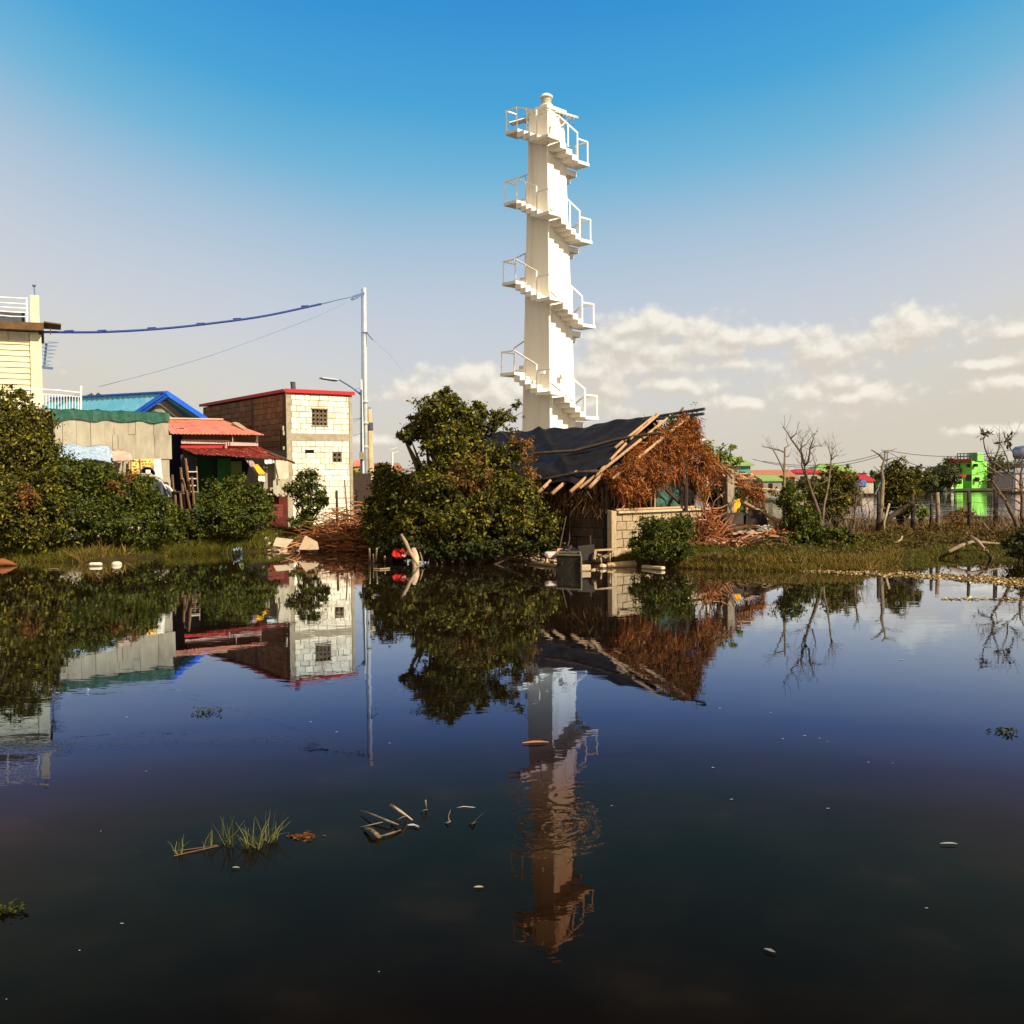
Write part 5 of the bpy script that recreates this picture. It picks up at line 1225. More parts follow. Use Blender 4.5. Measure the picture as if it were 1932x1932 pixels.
sl_ = MB(); sl_.prism([P(563, 1037, 30.6), P(600, 1037, 30.4), P(597, 1024, 31.2), P(575, 1012, 31.6)], (0, .15, .02)); single(sl_, "broken_slab", mat("tan_slab", (.58, .42, .26), (.48, .33, .2), 4, .9, bump=.01), "tan triangular broken slab tipped on the bank by the twig heap", "slab")
sl_ = MB(); sl_.prism([P(515, 1030, 30.8), P(540, 1033, 30.6), P(552, 1020, 31.2), P(520, 1016, 31.4)], (0, .12, .03)); single(sl_, "broken_slab", mat("pale_slab", (.6, .5, .34), (.48, .38, .25), 4, .9, bump=.01), "pale flat broken slab lying below the crate", "slab")
for i, (u0, v0, u1, v1, y_) in enumerate(((940, 1054, 985, 1057, .03), (1000, 1062, 1050, 1068, .04), (1060, 1060, 1100, 1058, .03))):
    a, b = G(u0, v0, .03), G(u1, v1, .03)
    stick([a, (a + b) / 2 + Vector((0, .05, .02)), b], .045, "driftwood", STK, ["slim pale driftwood at the water's edge under the big tree", "long pale driftwood plank floating under the broken crate", "pale driftwood beside the grey crate at the shed"][i], "driftwood")
a, b = G(1146, 1067, .06), G(1197, 1065, .05); stick([a, a.lerp(b, .5) + Vector((0, 0, .01)), b], [.07, .085, .11], "driftwood", mat("cream_log", (.62, .44, .24), (.5, .33, .16), 7, .8), "thick cream log floating in front of the lit block wall", "driftwood")
a, b = G(1213, 1069, .04), G(1252, 1072, .05); m = MB(); m.bar(a, b, .14, .08); single(m, "driftwood", PALS[0], "flat pale plank floating past the end of the cream log", "driftwood", bev=.02)
m = MB(); c_ = G(1137, 1068, .05); m.lathe(c_ - Vector((0, 0, .05)), [(.07, 0), (.11, .04), (.08, .09), (.02, .11)], 8); single(m, "white_float", PALS[0], "rounded pale float at the tip of the cream log", "float")
# grey crate in the shallows
gc = thing("grey_crate", "grey box with a pale rim half sunk in the water before the shed", "crate", G(1075, 1070))
a, b, c_, d_ = P(1050, 1048, 24.6), P(1096, 1049, 24.3), P(1094, 1043, 25.2), P(1052, 1043, 25.4)
GREYC = mat("grey_plastic", (.024, .021, .013), (.014, .013, .008), 3, .8, stain=(.07, .06, .04), sscale=5, samt=.5)
m = MB(); dz = Vector((0, 0, -.45)); m.hexa([a + dz, b + dz, c_ + dz, d_ + dz], [a, b, c_, d_]); m.build("body", GREYC, gc, bev=.01)
m = MB()
for p_, q_ in ((a, b), (b, c_), (c_, d_), (d_, a)): m.bar(p_ + Vector((0, 0, .02)), q_ + Vector((0, 0, .02)), .035)
m.bar(b + Vector((.01, -.02, 0)), b + Vector((.01, -.02, -.4)), .06, .03); m.build("rim", mat('dull_rim', (.2, .17, .11), None, 4, .8), gc)
m = MB(); m.slab(P(1098, 1058, 25.0), P(1125, 1055, 25.0), P(1121, 1027, 25.3), P(1090, 1030, 25.3), .04); single(m, "tilted_board", mat("dull_grey_board", (.035, .028, .02), (.02, .016, .012), 4, .8), "dull grey board propped upright at the shore before the shed's dark wall", "board")
m = MB(); m.bar(P(1124, 1038, 25), P(1165, 1036, 25.4), .045); m.bar(P(1124, 1038, 25), P(1122, 1056, 24.8), .05); single(m, "stick_rack", STK, "thin right-angled frame of sticks at the foot of the lit block wall", "frame")
m = MB(); c_ = P(1063, 1048, 25.6)
c_ = P(1042, 1047, 25.3); m.box(c_, (.34, .26, .12), .3, Matrix.Rotation(.2, 3, 'X')); single(m, "foam_box", mat("pink_foam", (.75, .55, .5), None, 5, .6), "small pinkish foam box on the shore beside the broken crate", "box", bev=.03)
m = MB(); c_ = P(1103, 1063, 24.9); m.box(G(1103, 1071, .08), (.28, .12, .14), .1); single(m, "foam_block", mat("tan_foam", (.55, .42, .26), None, 5, .7), "little tan block standing in the water beside the dark rod", "block", bev=.01)
m = MB(); c_ = P(1144, 1040, 25.6)
m = MB(); c_ = P(1069, 1044, 25.5); c_ = P(1128, 1045, 25.5)
m = MB(); rg2 = random.Random(5); c_ = P(1050 + 21, 1040, 26)
# black bag between crate and board
c_ = P(1073 + 0, 1043, 25.9); m.lathe(P(1072, 1047, 25.9) + Vector((-.0, 0, -.08)), [(.3, 0), (.38, .08), (.3, .2), (.14, .28), (.04, .3)], 12); m.v = [(x + rg2.uniform(-.05, .05), y + rg2.uniform(-.05, .05), z + rg2.uniform(-.03, .03)) for x, y, z in m.v]
single(m, "black_bag", BLACKT, "crumpled black rubbish bag behind the grey crate", "bag", smooth=True)

# far-shore items to the side of the bushes
for i, (u_, v_, su_, lb, mt) in enumerate(((180, 1068, .22, "flattish cream bottle floating by the dark bushes", PALS[3]), (220, 1066, .22, "round white container floating by the dark bushes", mat('dull_white_tub', (.62, .56, .42), None, 5, .8)))):
    m = MB(); c_ = G(u_, v_, 0.0)
    if i == 0: m.tube([c_ + Vector((-.17, 0, .04)), c_ + Vector((-.12, 0, .05)), c_ + Vector((.14, 0, .05)), c_ + Vector((.18, 0, .04))], [.03, .05, .05, .03], 10)
    else: m.lathe(c_ - Vector((0, 0, .05)), [(.09, 0), (.14, .04), (.135, .10), (.09, .14), (.03, .15)], 14)
    single(m, "floating_bottle" if i == 0 else "floating_tub", mt, lb, "bottle" if i == 0 else "tub", smooth=True)
c1_ = sheet("plastic_scrap", G(438, 1042, .03), G(457, 1042, .03), G(456, 1036, .14), G(440, 1036, .22), mat("blue_white_plastic", (.4, .55, .65), (.2, .3, .4), 9, .5), 8, 5, amp=.05, seed=51); recentre(tag(c1_, "crinkled blue-white plastic scrap at the edge of the grassy bank", "scrap"))
c1_ = sheet("paper_scrap", G(384, 1032, .05), G(404, 1031, .06), G(402, 1027, .1), G(386, 1026, .12), mat("lime_paper", (.6, .58, .25), None, 5, .8), 8, 5, amp=.04, seed=52); recentre(tag(c1_, "yellowish paper scrap lying on the grassy bank", "scrap"))
m = MB(); a = G(0, 1063, .03)
m.tube([G(-10, 1064, .06), G(5, 1061, .10), G(16, 1062, .08), G(32, 1066, .02)], [.08, .12, .08, .02], 7); single(m, "floating_husk", mat("orange_husk", (.26, .085, .025), (.15, .05, .015), 6, .8), "orange dry husk floating below the tall bushes", "husk", smooth=True)
for i, (u_, v_, w_, lb, mt) in enumerate(((388, 1343, .14, "small mat of dark green water weed afloat in the open pond", LEAF_GREEN), (1899, 1379, .10, "tiny dark weed tuft afloat far from the others", LEAF_GREEN), (10, 1716, .09, "dull weed tuft afloat near the pond's near side", LEAF_GREEN))):
    rgx = np.random.default_rng(60 + i); k = 60; c_ = np.array(G(u_, v_, .012)); pos = c_ + rgx.normal(size=(k, 3)) * np.array([w_ * .5, w_ * .5, .012]); pos[:, 2] = np.abs(pos[:, 2] - .012) + .01
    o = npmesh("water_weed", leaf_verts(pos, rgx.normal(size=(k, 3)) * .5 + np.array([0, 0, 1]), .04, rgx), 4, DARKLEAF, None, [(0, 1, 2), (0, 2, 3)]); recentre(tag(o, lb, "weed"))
def flatleaf(u_, v_, ln, wd, rot, mt, name, label, cat, group=None, z=.006):
    c_ = G(u_, v_, z); m = MB(); n_ = 8; L_, R_ = [], []
    for i in range(n_ + 1):
        t_ = i / n_; x = (t_ - .5) * ln; w_ = wd * math.sin(math.pi * min(1, max(.03, t_))) ** .8 / 2; zz = .035 * ln * math.sin(t_ * 3)
        for s_, A_ in ((1, L_), (-1, R_)): A_.append(c_ + Vector((x * math.cos(rot) - s_ * w_ * math.sin(rot), x * math.sin(rot) + s_ * w_ * math.cos(rot), zz + .006)))
    mid_ = [(a_ + b_) / 2 - Vector((0, 0, .004)) for a_, b_ in zip(L_, R_)]
    m.add(L_ + mid_ + R_, [(i, i + 1, i + 1 + n_ + 1, i + n_ + 1) for i in range(n_)] + [(i + n_ + 1, i + n_ + 2, i + 2 * n_ + 3, i + 2 * n_ + 2) for i in range(n_)])
    return single(m, name, mt, label, cat, group, solid=.003)
flatleaf(1010, 1402, .22, .05, .1, mat("orange_leaf", (.5, .2, .04), (.32, .12, .03), 20, .7), "fallen_leaf", "curled orange leaf floating on the tower's reflection", "leaf")
flatleaf(903, 1675, .05, .018, .05, mat("tan_leaf", (.32, .26, .14), None, 20, .7), "fallen_leaf", "small tan leaf floating below the branch debris", "leaf")
flatleaf(1790, 1593, .10, .016, -.05, mat("pale_leaf", (.26, .26, .24), None, 20, .6), "fallen_leaf", "slim pale leaf floating alone in the dark near water", "leaf")
flatleaf(1452, 1795, .055, .02, -.7, mat("grey_leaf", (.2, .2, .2), None, 20, .6), "fallen_leaf", "greyish leaf floating aslant in the darkest near water", "leaf")
flatleaf(445, 1638, .04, .012, -.05, mat("ash_leaf", (.25, .25, .22), None, 20, .6), "fallen_leaf", "tiny ash leaf floating just below the grass tufts", "leaf")
rgx = np.random.default_rng(3); k = 90; c_ = np.array(G(572, 1577, .004)); pos = c_ + rgx.normal(size=(k, 3)) * np.array([.035, .03, .0]); pos[:, 2] = rgx.uniform(.002, .006, k)
o = npmesh("rotting_leaves", leaf_verts(pos, rgx.normal(size=(k, 3)) * .12 + np.array([0, 0, 1]), .04, rgx, .8), 4, leafmat("rotting", [(.10, .035, .008), (.05, .02, .006), (.14, .05, .012)], 0), None, [(0, 1, 2), (0, 2, 3)]); recentre(tag(o, "dull orange-brown patch of rotting leaves beside the grass tufts", "leaves"))
flatleaf(100, 1094 - 60 + 60 - 20, .3, .05, 0, mat("cream_leaf", (.5, .42, .26), None, 20, .7), "fallen_leaf", "long cream leaf floating close to the dark bushes", "leaf")
# foam flecks
proto = None; rngf = random.Random(9)
FLK = [(1454, 1345), (1358, 1336), (1477, 1394), (1546, 1393), (1518, 1388), (1561, 1399), (1562, 1525), (1380, 1508), (1684, 1440), (1345, 1448), (752, 1302), (586, 1362), (635, 1381), (337, 1303), (239, 1353), (276, 1455), (190, 1568), (1154, 1520), (1748, 1713), (735, 1402), (12, 1885), (150, 1793), (1638, 1438), (1700, 1245), (230, 1742), (715, 1833)]
for i, (u_, v_) in enumerate(FLK):
    c_ = G(u_, v_, .003); d = c_.y
    if proto is None:
        m = MB(); m.lathe((0, 0, 0), [(.5, 0), (1, .15), (.8, .35), (.2, .45)], 7); m.v = [(x, y, z) for x, y, z in m.v]
        proto = m.build("foam_fleck", mat("foam_white", (.3, .3, .28), None, 5, .8)); o = proto
    else:
        o = proto.copy(); COL.objects.link(o)
    s_ = .0011 * d * rngf.uniform(.5, 1.15) * (1 if d > 5 else .8); o.location = c_; o.scale = (s_ * rngf.uniform(1, 2.2), s_, s_ * .5); o.rotation_euler = (0, 0, rngf.uniform(-.4, .4))
    tag(o, "tiny white fleck floating on the open dark water", "fleck", "white flecks floating on the pond")
# grass tufts in the near water
tufts = [((330, 348, 1612), 14, "sparse low grass tuft at the end of the sunken twig", .10), ((378, 402, 1603), 9, "few thin grass blades rising beside the low tuft", .11), ((415, 440, 1596), 22, "tall thin grass tuft in the shallow water", .17), ((460, 492, 1602), 46, "thickest green grass tuft standing in the near water", .15), ((498, 522, 1590), 24, "grass tuft with spreading blades beside the thickest one", .16)]
for i, ((u0, u1, v_), n_, lb, hh) in enumerate(tufts):
    rgx = np.random.default_rng(90 + i); pos = np.array([list(G(rgx.uniform(u0, u1), v_ + rgx.uniform(-5, 5), -.01)) for _ in range(n_)])
    d = rgx.normal(size=(n_, 3)) * np.array([.38, .3, .1]) + np.array([0, 0, 1])
    o = ribbons("grass_tuft", pos, d, hh, .006, GRASSLIT, None, 90 + i, seg=5, curl=.13, grav=.07); recentre(tag(o, lb, "grass", "grass tufts in the near water"))
m = MB(); m.tube([G(328, 1615, .0), G(370, 1605, .008), G(412, 1596, .002)], .0035, 5); m.tube([G(332, 1606, .0), G(380, 1599, .006), G(410, 1594, .002)], .003, 5); single(m, "sunken_twig", mat("brown_twig", (.13, .07, .035), None, 9, .8), "brown twig lying in the water among the low grass tufts", "twig")
# branch debris
bd = thing("branch_debris", "tangle of broken cut branches breaking the surface of the dark near water", "branches", G(715, 1560))
BR = mat("cut_branch", (.24, .18, .12), (.1, .07, .045), 14, .8)
m = MB(); m.tube([G(681, 1529, .02), G(703, 1537, .035), G(733, 1549, .03), G(752, 1556, .0)], [0.0040, 0.0070, 0.0070, 0.0040], 7); m.build("branch", BR, bd, True)
m = MB(); a = G(793, 1577, -.01); m.tube([P(738, 1519, 6.7) , P(757, 1532, 6.55), G(770, 1541, .01), G(795, 1562, -.03)], [0.0095, 0.0095, 0.0060, 0.0035], 8); m.build("branch", mat("pale_cut_branch", (.38, .31, .2), (.24, .18, .1), 14, .8), bd, True)
m = MB(); m.tube([G(678, 1561, .0), G(700, 1556, .02), G(722, 1551, .02)], 0.0033, 5); m.tube([G(748, 1548, .005), G(760, 1541, .03), G(766, 1540, .02)], 0.0033, 5); m.build("branch", BR, bd, True)
m = MB(); m.tube([G(688, 1562, .015), G(700, 1566, .035), G(712, 1576, .02), G(716, 1580, .0)], [0.0080, 0.0130, 0.0150, 0.0140], 8); m.tube([G(716, 1578, .012), G(738, 1572, .014), G(756, 1566, .008)], [0.0050, 0.0070, 0.0040], 6); m.build("stump", mat("rotting_branch", (.25, .18, .09), (.03, .02, .012), 25, .8), bd, True)
m = MB(); m.tube([G(804, 1530, -.02), P(803, 1510, G(804, 1530).y)], 0.0055, 7); m.tube([G(795, 1533, .0), G(799, 1529, .03), G(806, 1527, .03)], 0.0033, 5); single(m, "stake_stub", BR, "short stake stub with a side twig standing near the branch tangle", "stake", smooth=True)
m = MB(); m.tube([G(848, 1552, .0), G(846, 1540, .012), G(850, 1527, .0)], 0.0039, 5); m.tube([G(840, 1553, .0), G(845, 1552, .015), G(850, 1549, .02)], 0.0055, 6); single(m, "curved_twig", BR, "curved twig with a knob of bark beyond the stake stub", "twig", smooth=True)
m = MB(); m.tube([G(862, 1524, .0), G(875, 1521.5, .008), G(892, 1523, .0), G(915, 1528, -.01)], 0.0028, 5); single(m, "arched_twig", mat("silver_twig", (.45, .45, .44), None, 9, .6), "thin arched silvery twig just breaking the surface", "twig", smooth=True)
m = MB(); m.tube([G(885, 1556, .0), G(892, 1553, .02), G(897, 1551, .0)], 0.0066, 6); m.tube([G(893, 1552, .0), G(905, 1540, .005), G(918, 1530, -.005)], 0.0017, 4); single(m, "bark_knob", mat("wet_bark", (.07, .05, .03), None, 9, .5), "dark wet knob of bark at the end of the twigs", "bark", smooth=True)
flatleaf(777, 1558, .055, .025, .1, mat("white_leaf", (.36, .37, .36), None, 20, .6), "fallen_leaf", "white leaf floating against the branch tangle", "leaf")
flatleaf(786, 1560, .05, .02, -.8, mat("white_leaf_b", (.32, .33, .33), None, 20, .6), "fallen_leaf", "second white leaf, tilted, touching the first by the branch tangle", "leaf")
# floating litter line
rg = np.random.default_rng(44)
k = 6500; t_ = rg.uniform(0, 1, k) ** .75; u = 1510 + 460 * t_
vc = np.interp(u, [1510, 1640, 1760, 1850, 1932, 1980], [1077, 1082, 1087, 1093, 1100, 1104]); hw = np.interp(u, [1510, 1700, 1850, 1960], [1.6, 3.0, 6.5, 9.5])
v = vc + rg.uniform(-1, 1, k) * hw * rg.uniform(.5, 1.1, k) + 1.5 * np.sin(u * .08)
pos = np.array([list(G(a_, b_, .006)) for a_, b_ in zip(u, v)]); pos[:, 2] += rg.uniform(0, .012, k)
o = npmesh("leaf_litter", leaf_verts(pos, rg.normal(size=(k, 3)) * .35 + np.array([0, 0, 1]), .062, rg, .7), 4, LITTER, None, [(0, 1, 2), (0, 2, 3)]); tag(o, "long band of pale fallen leaves and scum floating along the far side of the pond", "leaf litter", None, 'stuff')
k = 420; u = rg.uniform(1780, 1960, k); v = 1130 + rg.uniform(-1.2, 1.2, k); pos = np.array([list(G(a_, b_, .006)) for a_, b_ in zip(u, v)])
o = npmesh("leaf_litter", leaf_verts(pos, rg.normal(size=(k, 3)) * .3 + np.array([0, 0, 1]), .06, rg, .7), 4, LITTER, None, [(0, 1, 2), (0, 2, 3)]); tag(o, "thin second streak of floating leaves nearer than the long pale band", "leaf litter", None, 'stuff')

# ================================================================== trees and bushes
def pb_(u, Y): return gp(u, Y)
# big tree
BT = [blob(836, 786, 29.5, 58, 40, .9), blob(795, 808, 29.5, 42, 30, .7), blob(893, 806, 29.8, 44, 42, .8), blob(865, 848, 29, 58, 38, .9), blob(830, 845, 29.2, 40, 30, .6), blob(763, 826, 29.8, 16, 9, .3), blob(838, 750, 29.6, 24, 14, .4), blob(905, 772, 29.6, 16, 14, .3),
      blob(895, 905, 28.6, 74, 54, 1.3), blob(958, 868, 28.4, 34, 34, .7), blob(838, 935, 28.4, 62, 50, 1.3), blob(950, 945, 27.8, 70, 58, 1.2), blob(870, 990, 27.6, 84, 44, 1.3), blob(975, 1005, 27.2, 64, 30, .9), blob(1030, 985, 27.4, 30, 30, .7), blob(795, 990, 28.2, 54, 42, 1.1), blob(815, 888, 29.2, 26, 16, .5)]
bt = bush("mangrove_tree", "big spreading olive-green mangrove tree overhanging the water between the steel poles and the shed", "tree", BT, 66000, .115, LEAF_OLIVE, tuple(gp(872, 28.6)), 2, r0=.16, fill=.35,
     extra=[("withered_sprays", [blob(985, 850, 28, 26, 30, .5), blob(880, 900, 27.6, 60, 30, .5), blob(1000, 900, 27.5, 20, 40, .4)], 1700, .10, LEAF_BROWN)])
rg3 = random.Random(4); m = MB()
sp_ = [(908, 812, 29.6), (940, 790, 29.5), (962, 772, 29.4), (983, 758, 29.4)]; m.tube([P(*q) for q in sp_], [.04, .025, .015, .008], 5)
m.tube([P(908, 818, 29.6), P(945, 800, 29.5), P(985, 778, 29.4)], [.035, .02, .008], 5); m.tube([P(945, 800, 29.5), P(960, 812, 29.6), P(985, 818, 29.7)], [.015, .01, .006], 4); m.tube([P(930, 806, 29.5), P(952, 818, 29.4), P(966, 834, 29.3)], [.012, .009, .005], 4)
m.build("branch", BARK, bt)
crown("sprigs", [blob(945, 782, 29.5, 22, 10, .3), blob(970, 768, 29.4, 10, 7, .15), blob(962, 790, 29.4, 24, 7, .2), blob(938, 795, 29.5, 16, 12, .3), blob(975, 758, 29.4, 8, 4, .1), blob(968, 812, 29.5, 12, 5, .15)], 1150, .10, LEAF_OLIVE, bt, 7, per=9, fill=.1)
m = MB()
for i in range(46):
    x_ = rg3.uniform(760, 1060); b_ = gp(x_, rg3.uniform(26.9, 28.6)); m.tube([b_ - Vector((0, 0, .3)), b_ + Vector((rg3.uniform(-.3, .3), rg3.uniform(-.2, .2), .5)), b_ + Vector((rg3.uniform(-.5, .5), rg3.uniform(0, .4), 1.3))], [.02, .018, .012], 4)
m.build("prop_roots", BARK, bt)
bush("mangrove_shrub", "rounded olive shrub in front of the steel poles, joined to the big tree's side", "shrub", [blob(735, 915, 31.5, 40, 40, 1), blob(748, 900, 33, 26, 16, .6), blob(720, 970, 31, 34, 48, 1), blob(765, 955, 30.6, 44, 50, 1), blob(728, 1010, 30, 34, 34, .9)], 15000, .11, LEAF_OLIVE, tuple(gp(740, 31)), 13)
bush("mangrove_bush", "tallest bush at the very edge, rising in front of the cream house", "bush", [blob(25, 765, 32, 32, 40, .8), blob(60, 800, 31.8, 36, 40, .9), blob(5, 830, 31.5, 60, 60, 1.2), blob(60, 870, 31.2, 55, 50, 1.1), blob(-30, 800, 32, 50, 60, 1), blob(85, 845, 31.4, 22, 22, .5)], 23000, .11, LEAF_OLIVE, tuple(gp(25, 31.5)), 21, group="bushes along the bank")
bush("mangrove_bush", "wide low dark bush at the very edge with a withered orange patch", "bush", [blob(10, 930, 30.4, 80, 60, 1.2), blob(60, 985, 30, 80, 50, 1.2), blob(-20, 1000, 30, 70, 50, 1), blob(95, 940, 30.6, 50, 60, 1)], 24000, .11, LEAF_OLIVE, tuple(gp(30, 30.6)), 22, group="bushes along the bank",
     extra=[("withered_spray", [blob(48, 938, 29.2, 18, 26, .3)], 900, .10, LEAF_BROWN)])
bush("mangrove_bush", "dense bush below the patterned awning", "bush", [blob(150, 905, 31.6, 55, 46, 1), blob(190, 910, 31.8, 40, 40, .9), blob(150, 970, 30.8, 62, 56, 1.2), blob(205, 980, 30.8, 40, 52, 1)], 21000, .11, LEAF_GREEN, tuple(gp(160, 31)), 23, group="bushes along the bank",
     extra=[("withered_spray", [blob(245, 905, 31.6, 25, 14, .4), blob(225, 925, 31.2, 22, 18, .4)], 900, .10, LEAF_BROWN)])
bush("mangrove_bush", "sprawling bush below the yellow banner", "bush", [blob(260, 940, 31.8, 48, 42, 1), blob(300, 965, 31.6, 34, 42, .8), blob(265, 995, 31, 66, 38, 1.1), blob(225, 940, 31.6, 30, 40, .8)], 15000, .105, LEAF_GREEN, tuple(gp(265, 31.4)), 24, group="bushes along the bank")
bush("mangrove_bush", "broad round bush in front of the green boarded shack", "bush", [blob(440, 940, 34.0, 50, 36, 1.1), blob(478, 945, 33.8, 34, 38, .9), blob(410, 955, 33.6, 40, 44, 1), blob(450, 978, 33, 62, 34, 1.1), blob(395, 985, 33.2, 26, 28, .7), blob(445, 905, 34.2, 20, 14, .5)], 18000, .105, LEAF_GREEN, tuple(gp(440, 33.8)), 25, group="bushes along the bank")
bush("young_tree", "small leafy tree on a thin stem before the cream block facade", "tree", [blob(575, 908, 35.4, 27, 24, .5), blob(560, 930, 35.4, 22, 22, .5), blob(598, 935, 35.4, 22, 18, .5), blob(580, 958, 35.2, 26, 18, .5), blob(610, 950, 35.3, 12, 10, .3), blob(572, 985, 35.0, 24, 18, .5)], 5200, .105, LEAF_GREEN, tuple(gp(573, 35.4)), 26, r0=.045, fill=.25)
bush("mangrove_bush", "low rounded bush before the lit block wall of the shed", "bush", [blob(1245, 1010, 25.6, 46, 34, .8), blob(1280, 1000, 25.8, 34, 28, .7), blob(1215, 1030, 25.4, 30, 24, .6), blob(1262, 1035, 25.2, 56, 22, .7)], 12500, .085, LEAF_GREEN, tuple(gp(1250, 25.6)), 27, group="bushes along the bank")
bush("mangrove_bush", "upright bush at the foot of the tallest bare tree", "bush", [blob(1490, 945, 29.8, 28, 30, .7), blob(1510, 985, 29.2, 36, 36, .8), blob(1500, 1020, 28.6, 40, 24, .8), blob(1540, 1015, 28.6, 34, 24, .8)], 11000, .09, LEAF_GREEN, tuple(gp(1505, 29.2)), 28, group="bushes along the bank")
bush("round_tree", "rounded bushy green tree behind the tallest bare tree", "tree", [blob(1580, 905, 36, 36, 26, .9), blob(1568, 935, 35.6, 46, 30, 1), blob(1605, 925, 36, 22, 26, .6), blob(1560, 965, 35, 40, 18, .8)], 9500, .11, LEAF_OLIVE, tuple(gp(1580, 36)), 29)
bush("small_shrub", "small shrub by the fence's first stake", "shrub", [blob(1590, 1015, 27.8, 28, 20, .6), blob(1572, 1030, 27.4, 30, 16, .6)], 3800, .09, LEAF_GREEN, tuple(gp(1588, 27.8)), 30)
bush("bank_tree", "bright green bushy tree beside the pruned bare tree on the bank", "tree", [blob(1696, 898, 37.5, 28, 28, .8), blob(1712, 925, 37.2, 26, 28, .7), blob(1685, 935, 37.2, 26, 34, .7), blob(1706, 955, 36.8, 24, 18, .6), blob(1722, 895, 38, 12, 22, .4)], 9000, .115, LEAF_OLIVE, tuple(gp(1702, 37.5)), 31, r0=.09)
bush("papaya_shoot", "bright leafy shoots poking up behind the collapsed roof timbers", "plant", [blob(1345, 858, 33, 22, 14, .3), blob(1362, 850, 33, 8, 12, .2), blob(1378, 845, 33, 5, 4, .1), blob(1358, 870, 33, 30, 10, .3), blob(1332, 845, 33, 9, 14, .2), blob(1390, 868, 33, 8, 8, .2)], 800, .14, LEAF_BRIGHT, tuple(gp(1355, 33)), 32, r0=.03, per=10, trunkname='stem')
bush("weed_clump", "small leafy weed clump at the water gap beside the slanting log", "weed", [blob(1738, 965, 36, 16, 8, .3), blob(1730, 972, 36, 14, 6, .3)], 260, .14, LEAF_BRIGHT, tuple(gp(1735, 36)), 33, r0=.02, per=10, trunkname='stem')
bush("weed_clump", "brownish weed mound on the bank in front of the green house's reflection", "weed", [blob(1812, 972, 42, 16, 12, .5), blob(1800, 980, 41, 22, 8, .6)], 1500, .11, LEAF_BROWN, tuple(gp(1810, 41.5)), 34, r0=.02, trunkname='stem')
bush("shade_bush", "bush with shade put into its dark leaves, hugging the water by the crossed fallen branches", "bush", [blob(1920, 1035, 25.8, 34, 16, .8), blob(1960, 1015, 26, 40, 34, 1)], 6000, .10, DARKLEAF, tuple(gp(1930, 26)), 35)  # dark leaf colour stands in for the shadow at this spot
bush("roof_shrub", "sparse shrub showing over the balcony's end behind the blue roof", "shrub", [blob(176, 750, 52, 12, 5, .3), blob(186, 746, 52, 6, 4, .2)], 260, .16, LEAF_FAR, tuple(gp(176, 52)), 36, r0=.03, per=8)
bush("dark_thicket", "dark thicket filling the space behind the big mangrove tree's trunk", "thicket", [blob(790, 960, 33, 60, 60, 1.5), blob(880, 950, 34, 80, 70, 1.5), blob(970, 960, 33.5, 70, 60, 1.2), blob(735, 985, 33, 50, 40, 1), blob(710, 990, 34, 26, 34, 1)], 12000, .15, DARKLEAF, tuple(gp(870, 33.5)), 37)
bush("weed_clump", "leafy weeds growing up behind the fallen timbers", "weed", [blob(1350, 935, 33, 26, 18, .4), blob(1400, 945, 34, 26, 16, .4), blob(1425, 965, 33.6, 22, 14, .4)], 1800, .12, LEAF_GREEN, tuple(gp(1380, 33.4)), 38, r0=.02, trunkname='stem')
bush("mangrove_bush", "low leafy bush filling the gap between the stick fence and the round bush", "bush", [blob(345, 985, 33, 30, 30, .8), blob(360, 1005, 32.6, 34, 20, .7)], 5000, .10, LEAF_GREEN, tuple(gp(350, 32.8)), 39, group="bushes along the bank")
stick([gp(636, 38.5) + Vector((0, 0, -.1)), P(635, 925, 38.5)], [.06, .05], "leaning_pole", WOODD, "dark upright pole before the cream block facade above the twig heap", "pole")
stick([gp(657, 38.8) + Vector((0, 0, -.1)), P(650, 905, 39.0)], [.05, .03], "leaning_pole", WOOD, "slim brown pole leaning at the cream facade's far corner", "pole")
bush("shade_skirt", "low outer foliage with shade put into its dark leaves, trailing to the water under the big mangrove tree", "foliage", [blob(800, 1030, 27.2, 54, 22, .7), blob(870, 1035, 26.9, 60, 20, .7), blob(940, 1032, 26.8, 56, 18, .6), blob(1010, 1030, 26.8, 44, 14, .5), blob(745, 1030, 28.2, 44, 24, .8)], 12000, .10, DARKLEAF, tuple(gp(880, 27.2)), 41)  # added foliage; shade beneath the tree is put into its leaf colour
rg = np.random.default_rng(61)
for (u0, u1, y0, y1, n_, hh, lb) in ((1596, 1660, 33, 36, 300, .8, "tangled leafless brush standing by the pruned tree"), (1850, 1975, 31, 35, 360, .8, "tangled leafless brush around the large leaning bare tree"), (1440, 1600, 30, 32.5, 300, .8, "thin dry brush between the rubble heap and the bare trees"), (1700, 1860, 35, 41, 320, .28, "low dry brush along the fence line")):
    y = rg.uniform(y0, y1, n_); x = (rg.uniform(u0, u1, n_) - 966) / F * y; pos = np.stack([x, y, H(x, y)], -1); pos = pos[pos[:, 2] > .05]
    o = ribbons("bare_brush", pos, rg.normal(size=(len(pos), 3)) * np.array([.45, .4, .1]) + np.array([0, 0, 1]), hh, .022, TWIGD, None, int(u0), seg=5, curl=.28); tag(o, lb, "brush", None, 'stuff')
